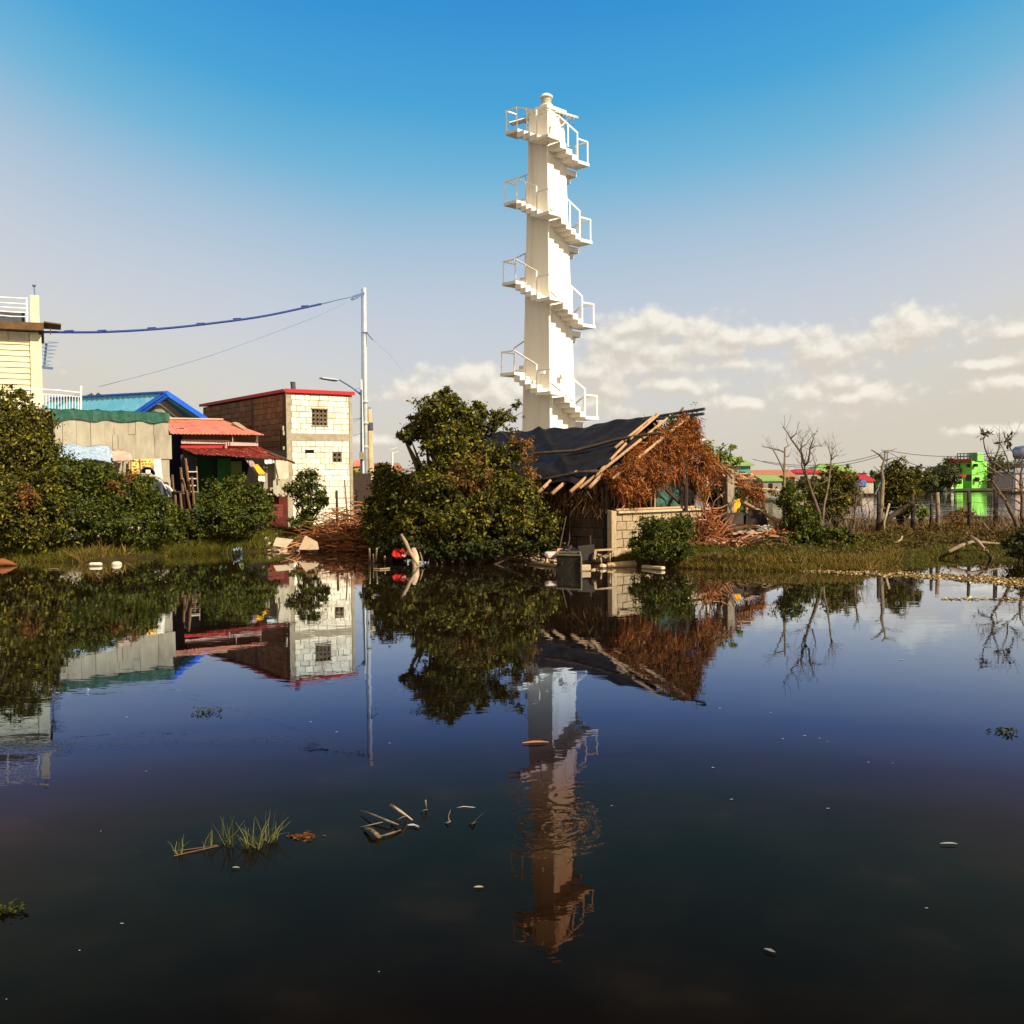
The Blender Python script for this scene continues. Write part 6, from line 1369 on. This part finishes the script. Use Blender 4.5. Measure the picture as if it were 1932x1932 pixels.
# bare trees
def baretree(name, label, polys, twigs, seed, mt=BARK, Y0=29.0, group="bare dead trees on the bank", r0=.06, spread=.35):
    rng = random.Random(seed); t0 = thing(name, label, "tree", gp(polys[0][0][0], Y0), group)
    m = MB(); m2 = MB()
    for k_, pl_ in enumerate(polys):
        dy = rng.uniform(-spread, spread) if k_ else 0; n_ = len(pl_); pts = []
        for i, (u_, v_) in enumerate(pl_): pts.append(P(u_, v_, Y0 + dy * i / max(1, n_ - 1)))
        if k_ == 0: pts[0] = pts[0] - Vector((0, 0, max(0, pts[0].z - gz(pts[0].x, pts[0].y))) )
        ra_ = (r0 if k_ == 0 else r0 * pl_w(pl_, k_)); m.tube(pts, [ra_ * (1 - .72 * i / (n_ - 1)) for i in range(n_)], 6)
        for i in range(int(twigs)):
            s_ = rng.uniform(.45 if k_ == 0 else .25, 1) * (n_ - 1); j = min(int(s_), n_ - 2); p0 = pts[j].lerp(pts[j + 1], s_ - j); d = (pts[j + 1] - pts[j]).normalized()
            side = Vector((rng.uniform(-1, 1), rng.uniform(-.6, .6), rng.uniform(-.1, .9))).normalized(); l_ = rng.uniform(.12, .5)
            p1 = p0 + (d * .5 + side).normalized() * l_ * .5; p2 = p1 + (d * .6 + side * .7 + Vector((0, 0, .3))).normalized() * l_ * .5
            m2.tube([p0, p1, p2], [ra_ * .22, ra_ * .15, .004], 4)
            if rng.random() < .5: m2.tube([p1, p1 + Vector((rng.uniform(-.15, .15), rng.uniform(-.1, .1), rng.uniform(.02, .2)))], [.007, .003], 3)
    m.build("trunk", mt, t0, True); m2.build("twigs", mt, t0)
    return t0
def pl_w(pl_, k_): return .5 if k_ < 3 else .32
def c6(L_): return [(1312.5 + x * .18, 754.7 + y * .18) for x, y in L_]
def c7(L_): return [(1604 + x * .16985, 787.5 + y * .16985) for x, y in L_]
baretree("bare_tree", "slender bare tree with drooping forked top nearest the rubble heap", [c6([(925, 1230), (935, 1080), (928, 900), (930, 780), (932, 640), (935, 500), (990, 470)]), c6([(930, 760), (890, 670), (850, 590), (815, 530), (812, 490)]), c6([(925, 545), (880, 525), (830, 515), (760, 500), (690, 485)]), c6([(935, 600), (990, 585)])], 5, 1, Y0=30.5, r0=.055, mt=BARKP)
baretree("bare_tree", "tallest bare tree with a wide fan of upright bare limbs", [c6([(1300, 1480), (1320, 1330), (1290, 1180), (1250, 1060), (1210, 950), (1175, 840), (1150, 740), (1135, 670)]), c6([(1135, 670), (1110, 560), (1060, 490), (1000, 410), (960, 340), (915, 280)]), c6([(1140, 690), (1180, 650), (1195, 560), (1200, 500), (1225, 430), (1250, 350)]),
    c6([(1105, 540), (1110, 500), (1160, 460), (1240, 350)]), c6([(1000, 400), (1035, 370), (1062, 348)]), c6([(1100, 520), (1125, 400)]), c6([(1205, 510), (1260, 480), (1335, 485)]), c6([(1150, 800), (1110, 690), (1105, 500)]), c6([(1215, 860), (1260, 700), (1220, 560)]), c6([(1195, 900), (1130, 850), (1000, 800)])], 7, 2, Y0=29.0, r0=.07)
baretree("bare_tree", "thin pale bare tree with a brush-like top next to the rounded green tree", [c6([(1320, 1240), (1345, 1100), (1370, 1000), (1395, 860), (1405, 760), (1415, 650), (1430, 560), (1430, 470)]), c6([(1425, 620), (1400, 520), (1385, 460)]), c6([(1420, 630), (1460, 590), (1500, 580)]), c6([(1435, 520), (1475, 460)]), c6([(1350, 1050), (1450, 1040), (1590, 1005)]), c6([(1395, 830), (1330, 870), (1280, 900)])], 6, 3, Y0=31.0, r0=.04, mt=BARKP)
baretree("bare_tree", "crooked bare sapling rising out of the small shrub", [c6([(1630, 1540), (1640, 1400), (1665, 1280), (1670, 1130), (1690, 980), (1710, 880)]), c6([(1660, 1240), (1560, 1250), (1480, 1290)]), c6([(1665, 1240), (1800, 1240)]), c6([(1680, 1000), (1740, 930)])], 4, 4, Y0=29.5, r0=.05)
baretree("bare_tree", "tangled bare brush between the pruned tree and the round green tree", [c7([(150, 1160), (130, 1000), (120, 850), (150, 700)]), c7([(60, 1120), (70, 960), (30, 830)]), c7([(210, 1150), (220, 1040), (180, 900), (190, 760)]), c7([(130, 1000), (250, 900), (300, 800)]), c7([(70, 960), (150, 900)])], 9, 5, Y0=35.0, r0=.04, mt=BARKP)
pt = baretree("pruned_tree", "pruned bare tree with three thick stubby arms at its top", [c7([(320, 1210), (345, 1000), (355, 850), (365, 700), (350, 600), (365, 520), (385, 460), (390, 380)]), c7([(370, 465), (320, 410), (270, 380), (230, 360)]), c7([(390, 385), (430, 370), (515, 348)]), c7([(390, 480), (460, 452), (595, 440)]), c7([(350, 605), (300, 580), (260, 540)]), c7([(388, 385), (345, 357)])], 0, 6, Y0=33.0, r0=.085, mt=BARKP)
baretree("bare_tree", "large leaning bare tree with far-spreading limbs near the hilltop tank", [c7([(1880, 1270), (1840, 1150), (1780, 1040), (1720, 920), (1640, 800), (1570, 690)]), c7([(1570, 690), (1605, 640), (1600, 580), (1575, 500), (1530, 430), (1495, 340), (1480, 250), (1500, 190)]), c7([(1590, 500), (1650, 540), (1720, 600), (1800, 650), (1900, 740), (1980, 860)]),
    c7([(1760, 610), (1755, 520), (1740, 440), (1700, 350), (1660, 280)]), c7([(1830, 460), (1810, 390), (1750, 300), (1740, 250)]), c7([(1780, 580), (1850, 545), (1950, 540)]), c7([(1800, 570), (1880, 480), (1940, 400)]), c7([(1600, 480), (1640, 380), (1665, 300), (1655, 170)]), c7([(1740, 270), (1790, 220), (1830, 180)]), c7([(1600, 620), (1500, 600), (1400, 620)]), c7([(1560, 690), (1440, 720), (1420, 780)]), c7([(1700, 660), (1550, 560), (1480, 540)])], 8, 7, Y0=31.0, r0=.085)
baretree("bare_tree", "upright bare tree cut by the picture edge beside the leaning one", [c7([(1930, 1240), (1905, 1080), (1915, 900), (1890, 740), (1900, 600), (1960, 480)]), c7([(1900, 820), (1830, 780), (1700, 800), (1560, 790)]), c7([(1905, 960), (1800, 900), (1700, 880)]), c7([(1910, 1050), (1780, 1000), (1720, 960)]), c7([(1880, 1230), (1960, 1100)])], 8, 8, Y0=32.5, r0=.07)
# perching leaves on the leaning tree's tips
for (x, y, lb) in ((1500, 185, "dark withered leaf bunch caught at the leaning tree's highest tip"), (1745, 250, "brown withered leaf bunch caught on the leaning tree's middle limb")):
    p_ = P(1604 + x * .16985, 787.5 + y * .16985, 31.0); rgx = np.random.default_rng(int(x)); k = 22
    o = npmesh("leaf_bunch", leaf_verts(np.array(p_) + rgx.normal(size=(k, 3)) * .07, rgx.normal(size=(k, 3)), .2, rgx, .35), 4, leafmat("withered_" + str(x), [(.03, .02, .015), (.1, .06, .03)], 0), None, [(0, 1, 2), (0, 2, 3)]); recentre(tag(o, lb, "leaves"))
# fence stakes and wires
fstk = [(1656, 993, 927, "first thick dark fence stake close to the pruned tree", 33.0, .07), (1722, 994, 932, "dark fence stake where the slanting log ends", 33.0, .075), (1755, 995, 937, "shorter of the two close-set fence stakes", 33.2, .055), (1769, 995, 929, "taller of the two close-set fence stakes", 33.2, .075), (1828, 1000, 926, "straight fence stake standing before the green house", 33.0, .06), (1877, 1000, 922, "dark fence stake before the leaning bare tree", 33.0, .075)]
for i, (u_, vb, vt, lb, y_, r_) in enumerate(fstk):
    b_ = gp(u_, y_); tpt = P(u_ + random.Random(i).uniform(-1.5, 2.5), vt, y_); stick([b_ - Vector((0, 0, .2)), b_.lerp(tpt, .5) + Vector((.02, 0, 0)), tpt], [r_, r_ * .95, r_ * .8], "fence_stake", WOODD if i != 3 else BARKP, lb, "fence stake", "fence stakes on the bank")
m = MB()
for dz in (.35, .75):
    pts = [gp(u_, y_) + Vector((0, -.08, dz + .15)) for (u_, _, _, _, y_, _) in fstk] + [gp(1960, 33) + Vector((0, 0, dz + .15))]
    for a, b in zip(pts[:-1], pts[1:]): m.tube(sag(a, b, .03, 5), .009, 4)
single(m, "fence_wire", DARKST, "two thin wires strung between the dark fence stakes", "wire")
stick([gp(1652, 32.6) + Vector((0, 0, .0)), P(1680, 975, 32.8), P(1722, 948, 33)], [.09, .085, .07], "slanting_log", WOODD, "long dark log slanting from the ground up to a fence stake", "log")
stick([gp(1669, 32.4) + Vector((0, 0, -.1)), P(1668, 985, 32.5), P(1678, 950, 32.6)], .035, "leaning_stick", STK, "thin pale stick leaning under the slanting log", "stick")
stick([P(1790, 1041, 27), P(1812, 1030, 27.4), P(1835, 1022, 27.8), P(1893, 1026, 28.2)], [.05, .055, .045, .02], "fallen_branch", BARKP, "long bowed fallen branch lying low over the bank's edge", "branch")
stick([P(1831, 1012, 27.6), P(1845, 1022, 27.2), P(1860, 1038, 26.6), G(1873, 1056, -.05)], [.04, .055, .05, .035], "fallen_branch", mat("pale_fallen_branch", (.42, .32, .2), (.3, .2, .12), 8, .8), "paler fallen branch crossing the bowed one and dipping into the pond", "branch")
stick([P(1687, 1026, 28.5), P(1700, 1018, 28.6), P(1702, 1012, 28.7)], .03, "fallen_twig", STK, "short curved twig lying on the bank above the litter", "twig")
# bank grass
rg = np.random.default_rng(101)
def grassfield(name, n, uv, yr, hgt, mt, label, seed, wd=.018, dmin=.1):
    rg = np.random.default_rng(seed); u = rg.uniform(uv[0], uv[1], n); off = dmin + rg.uniform(0, 1, n) ** 1.4 * (yr[1] - yr[0]); x = (u - 966) / F * 28
    for _ in range(3):
        y = np.interp(x, SX, SY) + .35 * wav(x, x * 0 + 27, .9, 0) + off; x = (u - 966) / F * y
    sh_ = np.interp(x, SX, SY) + .35 * wav(x, y, .9, 0) + .18 * wav(x, y * 0, 2.3, 2)
    cl = wav(x, y, 1.3, 2) + wav(x, y, 3.1, 5) + .6 * wav(x, y, 6.7, 7); keep = cl > -.75 + .9 * rg.uniform(-1, 1, n); x, y = x[keep], y[keep]
    z = H(x, y); k = len(x); pos = np.stack([x, y, z - .02], -1); ok = z > -.02; pos = pos[ok]; k = len(pos)
    d = rg.normal(size=(k, 3)) * np.array([.4, .4, .15]) + np.array([0, 0, 1])
    o = ribbons(name, pos, d, hgt * (1 + .0), wd, mt, None, seed, seg=2, curl=.22, grav=.2); tag(o, label, "grass", None, 'stuff'); return o
grassfield("grass", 9000, (-60, 720), (0, 1.3), .2, GRASS, "short grass right along the waterline below the bushes", 118, dmin=-.3)
grassfield("grass", 34000, (300, 720), (0, 4.5), .26, GRASS, "short dark grass on the bank below the shacks", 111)
grassfield("grass", 9000, (-60, 345), (0, 2.5), .24, GRASS, "dark grass at the foot of the tall bushes", 112)
grassfield("grass", 34000, (1170, 1700), (0, 3.2), .15, GRASS, "thick green grass on the hump of bank beyond the shed", 113)
grassfield("dry_grass", 14000, (1180, 1700), (0, 1.6), .17, GRASSDRY, "browned grass fringe at the waterline of the hump", 114, dmin=-.2)
grassfield("grass", 22000, (1640, 2060), (0, 8), .12, GRASS, "olive grass and weeds over the low bank by the fence", 115)
grassfield("dry_grass", 16000, (1600, 2060), (4, 14), .2, GRASSDRY, "straw-coloured dry grass around the fence stakes", 116, dmin=3.5)
grassfield("dry_reeds", 420, (60, 240), (0, .4), .5, GRASSDRY, "thin orange dry reed stems along the waterline by the dark bushes", 117, dmin=-.3)
# low growth along the wet margin of the bank
for i, (u0, u1, n_, y0, lb) in enumerate(((1650, 1960, 16000, 2.5, "dark creeping growth covering the low bank in front of the fence"), (1200, 1680, 7000, 2, "brown-green creeping growth among the grass of the hump"), (340, 560, 6000, 1.2, "creeping weeds along the bank below the round bush"))):
    rgx = np.random.default_rng(140 + i); u = rgx.uniform(u0, u1, n_); x0 = (u - 966) / F * 28; sh_ = np.interp(x0, SX, SY); y = sh_ + rgx.uniform(.2, 1, n_) * (6.5 if i == 0 else 3); x = (u - 966) / F * y
    bump_ = np.maximum(0, wav(x, y, 1.9, 3) + .5 * wav(x, y, 4.3, 6)); keep = rgx.uniform(0, 1, n_) < .35 + bump_; x, y, bump_ = x[keep], y[keep], bump_[keep]
    z = H(x, y) + rgx.uniform(0, 1, len(x)) * (.08 + .22 * bump_); ok = H(x, y) > -.05; pos = np.stack([x, y, z], -1)[ok]
    o = npmesh("creeping_weeds", leaf_verts(pos, rgx.normal(size=(len(pos), 3)) * .7 + np.array([0, 0, 1]), .10, rgx), 4, leafmat("weed_" + str(i), [(.04, .035, .008), (.08, .055, .012), (.13, .075, .02), (.05, .055, .008)], .25), None, [(0, 1, 2), (0, 2, 3)]); tag(o, lb, "weeds", None, 'stuff')

# ================================================================== far side
def farhouse(name, label, u0, u1, vt, vb, Y, wallm, roofm, roofv, rot=.0, depth=6, wins=(), roofh=None, over=3, kind='hip', cat="house", group="houses across the far water"):
    p0, p1 = P(u0, vb, Y), P(u1, vb, Y + rot * 6); zb, zt = .3, P((u0 + u1) / 2, vt, Y).z; zr = P((u0 + u1) / 2, roofv, Y).z
    t_ = thing(name, label, cat, ((p0.x + p1.x) / 2, Y, zb), group); d = Vector((p1.x - p0.x, p1.y - p0.y)).normalized(); n_ = Vector((-d.y, d.x)); W_ = (Vector(p1[:2]) - Vector(p0[:2])).length
    def Q(s, t2, z): q_ = Vector(p0[:2]) + d * s + n_ * t2; return Vector((q_.x, q_.y, z))
    m = MB(); m.hexa([Q(0, 0, zb), Q(W_, 0, zb), Q(W_, depth, zb), Q(0, depth, zb)], [Q(0, 0, zt), Q(W_, 0, zt), Q(W_, depth, zt), Q(0, depth, zt)]); m.build("wall", wallm, t_)
    o = over * PX(Y); m = MB(); e = [Q(-o, -o, zt), Q(W_ + o, -o, zt), Q(W_ + o, depth + o, zt), Q(-o, depth + o, zt)]; r1, r2 = (Q(W_ * .3, depth / 2, zr), Q(W_ * .7, depth / 2, zr)) if kind == 'hip' else (Q(-o, depth / 2, zr), Q(W_ + o, depth / 2, zr))
    m.add(e + [r1, r2] + [v + Vector((0, 0, -.15)) for v in e], [(0, 1, 5, 4), (1, 2, 5), (2, 3, 4, 5), (3, 0, 4), (0, 6, 7, 1), (1, 7, 8, 2), (2, 8, 9, 3), (3, 9, 6, 0), (6, 9, 8, 7)]); m.build("roof", roofm, t_)
    for (a, b, c_, d2) in wins:
        m = MB(); m.hexa([Q(W_ * a, -.06, zb + (zt - zb) * c_), Q(W_ * b, -.06, zb + (zt - zb) * c_), Q(W_ * b, -.003, zb + (zt - zb) * c_), Q(W_ * a, -.003, zb + (zt - zb) * c_)], [Q(W_ * a, -.06, zb + (zt - zb) * d2), Q(W_ * b, -.06, zb + (zt - zb) * d2), Q(W_ * b, -.003, zb + (zt - zb) * d2), Q(W_ * a, -.003, zb + (zt - zb) * d2)]); m.build("window", DARK, t_)
    return t_
farhouse("teal_house", "two storey teal house with a pale lime hipped roof behind the shed's leafy shoots", 1362, 1416, 876, 925, 85, TEAL, LIMER, 857, wins=((.15, .35, .55, .8), (.6, .8, .55, .8), (.2, .4, .15, .4), (.65, .8, .1, .4)), over=6)
farhouse("rusty_house", "long low house under a rust-brown roof behind the slender bare tree", 1420, 1500, 898, 924, 105, mat("mud_wall", (.2, .13, .08), None, 2, .9), ORANGE, 886, kind='gable', wins=((.1, .3, .2, .8), (.5, .7, .2, .7)))
farhouse("stilt_house", "small grey stilted house over the water beside the rusty-roofed one", 1440, 1475, 905, 922, 98, mat("dim_wall", (.3, .27, .2), None, 2, .9), LIMER, 896, wins=((.3, .5, .3, .8),), kind='gable')
farhouse("block_shop", "pale two storey house with a brick-red parapet behind the tallest bare tree", 1500, 1552, 890, 924, 118, mat("tan_wall", (.42, .36, .26), None, 2, .9), REDTRIM, 884, wins=((.2, .4, .5, .8), (.6, .8, .5, .8)))
farhouse("lime_roof_house", "wide house with a broad pale lime roof behind the thin pale bare tree", 1540, 1612, 890, 924, 125, mat("cream_far_wall", (.5, .46, .33), None, 2, .9), LIMER, 873, wins=((.1, .25, .3, .7), (.7, .85, .3, .7)), over=5)
farhouse("red_roof_hall", "long low building with a dark red roof and a white fascia", 1612, 1648, 906, 924, 118, mat("pale_far_wall", (.55, .5, .4), None, 2, .9), REDTRIM, 895, kind='gable', wins=((.2, .3, .2, .8),))
farhouse("brown_house", "brown-roofed house showing over the shrub beside the concrete utility post", 708, 742, 884, 930, 75, mat("dull_far_wall", (.45, .38, .26), None, 2, .9), ORANGE, 872, kind='gable')
farhouse("pink_house", "narrow pink-roofed house seen through the gap behind the block house", 664, 686, 876, 935, 70, mat("lemon_far_wall", (.5, .45, .15), None, 2, .9), PINKR, 866, kind='gable')
m = MB(); m.wall(P(655, 900, 47), P(700, 900, 49), .3, P(680, 893, 48).z, .1); m.wall(P(700, 900, 49), P(760, 900, 50), .3, P(720, 905, 49).z, .1); single(m, "board_fence", WOODD, "dark board fence across the gap behind the steel poles", "fence")
m = MB(); m.tube([gp(740, 46), P(740, 853, 46)], .05, 6); m.bar(P(740, 856, 46), P(752, 851, 46), .03); m.bar(P(736, 848, 46), P(750, 844, 46), .025); single(m, "garden_lamp", WHITEP, "short pale lamp pole rising out of the shrub behind the big tree's side", "lamp")
# green house over the far water
gh = thing("green_house", "three storey bright green house with dark red roof edges standing on the far water's edge", "house", P(1835, 925, 150), "houses across the far water")
GHD = mat("deep_green_wall", (.12, .36, .12), (.10, .30, .10), 1, .8)
def g7(x, y, Y=150): return P(1604 + x * .16985, 787.5 + y * .16985, Y)
zb = .2
def gblk(x0, xm, x1, yt, name, mt1, yd=5.0, Y=150, par=gh):
    """tower block: a face turned towards the pond's side (x0-xm) and the sunlit face (xm-x1)"""
    zt = g7(xm, yt, Y).z; a, b, c_ = g7(x0, 700, Y + yd), g7(xm, 700, Y), g7(x1, 700, Y + yd * .35); d_ = a + (c_ - b)
    m = MB(); m.hexa([Vector((q.x, q.y, zb)) for q in (a, b, c_, d_)], [Vector((q.x, q.y, zt)) for q in (a, b, c_, d_)]); m.build(name, mt1, par); return a, b, c_, d_, zt
a, b, c_, d_, zt = gblk(1130, 1352, 1520, 485, "wall", GREENH)
m = MB(); o_ = .5; cc_ = (a + b + c_ + d_) / 4
def ring(pts, z0, z1, k_): return [Vector((q.x + (q.x - cc_.x) * k_, q.y + (q.y - cc_.y) * k_, z0)) for q in pts], [Vector((q.x + (q.x - cc_.x) * k_, q.y + (q.y - cc_.y) * k_, z1)) for q in pts]
r0_, r1_ = ring((a, b), zt - .15, zt + .2, .12); m = MB(); q1 = [a + Vector((-.6, -.6, 0)), b + Vector((-.4, -.6, 0)), b + Vector((.2, .5, 0)), a + Vector((0, .5, 0))]; m.hexa([Vector((q.x, q.y, zt - .1)) for q in q1], [Vector((q.x, q.y, zt + .3)) for q in q1]); m.build("roof_edge", REDTRIM, gh)
m = MB(); zp = g7(1300, 398).z; q1 = [g7(1190, 480, 153), g7(1412, 480, 150.2)]
for fz in (zt + .3, (zt + zp) / 2 + .1, zp): m.bar(Vector((q1[0].x, q1[0].y, fz)), Vector((q1[1].x, q1[1].y, fz)), .12)
for i in range(7): q = q1[0].lerp(q1[1], i / 6); m.bar(Vector((q.x, q.y, zt)), Vector((q.x, q.y, zp)), .12)
m.build("roof_railing", mat("grey_green", (.16, .28, .2), None, 1, .7), gh)
m = MB(); a2, b2 = g7(1412, 480, 150.3), g7(1485, 480, 151); m.hexa([Vector((a2.x, a2.y, zt)), Vector((b2.x, b2.y, zt)), Vector((b2.x, b2.y + 3, zt)), Vector((a2.x, a2.y + 3, zt))], [Vector((a2.x, a2.y, g7(1440, 388).z)), Vector((b2.x, b2.y, g7(1440, 400).z)), Vector((b2.x, b2.y + 3, g7(1440, 400).z)), Vector((a2.x, a2.y + 3, g7(1440, 388).z))]); m.build("stair_tower", GREENH, gh)
a, b, c_, d_, z2 = gblk(1010, 1170, 1252, 660, "annex", GREENH, yd=4, Y=147)
m = MB(); q1 = [a + Vector((-.8, -.5, 0)), b + Vector((-.2, -.6, 0)), c_ + Vector((.3, -.4, 0)), d_ + Vector((-.4, .4, 0))]; m.hexa([Vector((q.x, q.y, z2)) for q in q1], [Vector((q.x, q.y, z2 + .35)) for q in q1]); m.build("roof_edge", REDTRIM, gh)
for (x0, x1, y0, y1, Y, mt_) in ((1395, 1425, 665, 715, 149.9, DARK), (1380, 1410, 515, 550, 149.9, DARK), (1205, 1230, 695, 740, 146.8, DARK), (1060, 1115, 695, 740, 148.5, DARK), (1170, 1215, 515, 550, 153.2, DARK), (1290, 1330, 520, 550, 150.6, DARK), (1180, 1225, 560, 600, 152.5, DARK), (1285, 1335, 640, 705, 150.4, DARK)):
    m = MB(); p_, q_ = g7(x0, y1, Y), g7(x1, y0, Y); m.box(((p_.x + q_.x) / 2, Y, (p_.z + q_.z) / 2), (abs(q_.x - p_.x), .5, abs(q_.z - p_.z)), -.35 if x0 < 1352 and not 1200 < x0 < 1240 else .25); m.build("window", mt_, gh)
m = MB(); p_, q_ = g7(1000, 790, 146), g7(1600, 790, 146); m.box(((p_.x + q_.x) / 2, 147.5, .25), (q_.x - p_.x, 5, .3)); m.build("quay", mat('weedy_quay', (.07, .09, .04), (.04, .05, .02), 1, .9), gh)
m = MB(); m.box(g7(1090, 780, 146) , (1.2, 1, 3)); single(m, "white_shed", WHITEP, "tiny white shed at the quay end of the bright green house", "shed", bev=.1)
# water tank on its stand
wt_ = thing("water_tank", "blue-silver water tank on a thin stand beyond the bare trees", "water tank", P(1932, 925, 120))
m = MB(); c_ = g7(1950, 440, 120); hh = g7(1950, 325, 120).z - c_.z; m.lathe(c_, [(.9, -.25), (1.35, 0), (1.4, .15), (1.4, hh * .75), (1.15, hh), (.3, hh + .15)], 20); m.build("tank", mat("tank_steel", (.35, .42, .55), (.25, .3, .45), 1, .35, metal=.5), wt_, True)
m = MB()
for dx, dy in ((-.8, -.8), (.8, -.8), (-.8, .8), (.8, .8)): m.bar(c_ + Vector((dx, dy, -.1)), Vector((c_.x + dx * 1.3, c_.y + dy * 1.3, .2)), .14)
m.bar(c_ + Vector((-.9, -.9, -2)), c_ + Vector((.9, -.9, -2)), .12)
m.build("stand", STEELB, wt_)
farhouse("grey_house", "plain pinkish house below the water tank", 1916, 1980, 890, 920, 125, mat("pinkish_wall", (.5, .4, .34), None, 2, .9), mat("grey_far_roof", (.3, .28, .25), None, 2, .9), 882)
# pylon
py = thing("lattice_mast", "thin blue lattice mast behind the pruned bare tree", "mast", P(1672, 922, 110))
m = MB(); a = P(1673, 880, 110); b = P(1675, 850, 110); m.bar(a, b, .12)
for dx in (-1.2, 1.2): m.bar(a, Vector((a.x + dx, 110, .3)), .09)
m.bar(P(1670, 890, 110), P(1676, 890, 110), .15); m.bar(P(1668, 903, 110), P(1677, 903, 110), .15); m.build("mast", STEELB, py)
m = MB(); m.bar(P(1668, 851, 110), P(1684, 849, 110), .15); m.build("crossarm", STEELB, py)
m = MB()
for (u0, v0, u1, v1, s_) in ((1440, 870, 1672, 852, .9), (1420, 866, 1672, 856, 1.2), (1676, 850, 1960, 836, 1.0), (1676, 853, 1960, 862, 2.2)):
    m.tube(sag(P(u0, v0, 112), P(u1, v1, 112), s_, 12), .035, 3)
single(m, "power_lines", DARKST, "faint power lines strung from the lattice mast across the low sky", "power line")
m = MB(); m.box(P(1622, 913, 100) , (1.1, .8, .7)); single(m, "blue_drum", BLUEP, "bright blue container by the red-roofed hall", "container", bev=.15)
# lamp arm behind the shed
lm = thing("garden_lamp", "white right-angled lamp arm on a short post behind the shed's vine slope", "lamp", gp(1335, 36)); m = MB(); m.tube([gp(1334, 36), P(1333, 838, 36), P(1329, 830, 36)], .06, 8); m.build("post", WHITEP, lm, True)
m = MB(); m.tube([P(1331, 832, 36), P(1326, 831, 36), P(1309, 834, 35.8)], [.05, .09, .07], 8); m.build("lamp_head", WHITEP, lm, True)
# far trees
rngt = random.Random(88)
far_specs = [(1748, 905, 22, 14, 135, "dark rounded tree on the far shore next to the bright green tree"), (1765, 900, 26, 18, 140, "broad dark tree on the far shore in the gap between the fence stakes"), (1790, 895, 20, 20, 138, "far tree with a pale twiggy top beside the green house"), (1795, 880, 14, 14, 155, "light green tree peeping over the green house's annex"), (1880, 885, 26, 24, 155, "dark tree directly behind the green house's lit corner"), (1905, 895, 30, 22, 150, "wide dark tree under the water tank"), (1935, 895, 26, 22, 150, "dark far tree at the picture's edge below the tank"),
             (1660, 905, 22, 12, 150, "low far tree behind the pruned bare tree"), (1430, 905, 14, 10, 140, "small far tree between the teal and the rusty-roofed houses"), (1640, 912, 14, 8, 150, "low far bush before the red-roofed hall"), (1400, 908, 16, 9, 120, "far tree at the foot of the teal house"), (1470, 912, 22, 8, 100, "low dark far bush by the stilted house"), (1530, 914, 26, 8, 105, "low far bush before the pale house with the red parapet"), (1725, 912, 20, 10, 145, "low far tree just beyond the bank tree"), (690, 898, 16, 16, 62, "yellowish tree in the gap behind the steel poles"), (722, 890, 14, 14, 60, "dim tree beside the brown-roofed house"), (655, 905, 20, 18, 60, "tree hidden behind the block house's lit corner")]
for i, (u_, v_, ru_, rv_, Y, lb) in enumerate(far_specs):
    bl = [blob(u_, v_, Y, ru_, rv_, ru_ * PX(Y)), blob(u_ - ru_ * .5, v_ + rv_ * .4, Y, ru_ * .6, rv_ * .7, ru_ * PX(Y) * .7), blob(u_ + ru_ * .45, v_ + rv_ * .3, Y - 1, ru_ * .6, rv_ * .8, ru_ * PX(Y) * .7), blob(u_ + ru_ * .1, v_ - rv_ * .5, Y, ru_ * .5, rv_ * .6, ru_ * PX(Y) * .5)]
    bush("far_tree", lb, "tree", bl, 1600 if Y > 70 else 2200, .45 if Y > 90 else .2, LEAF_FAR if Y > 70 else LEAF_OLIVE, (P(u_, 920, Y).x, Y, .3), 300 + i, group="trees across the far water" if Y > 90 else "trees behind the poles", r0=.2, per=12, fill=.3)
# distant low shore vegetation
rgx = np.random.default_rng(500); k = 16000; x = rgx.uniform(-60, 140, k); y = rgx.uniform(152, 175, k); hgt = 1.2 + 1.6 * (np.sin(x * .11) * .5 + .5) + .9 * np.sin(x * .37 + 1)
pos = np.stack([x, y, .3 + rgx.uniform(0, 1, k) * hgt], -1)
o = npmesh("far_scrub", leaf_verts(pos, rgx.normal(size=(k, 3)) + np.array([0, -.3, .6]), .7, rgx, .7), 4, LEAF_FAR, None, [(0, 1, 2), (0, 2, 3)]); tag(o, "low band of scrub along the far shore", "scrub", None, 'stuff')
for o in list(bpy.data.objects):
    if o.type == 'MESH' and o.parent is None and 'kind' in o and o['kind'] == 'structure' and 'category' in o: del o['category']
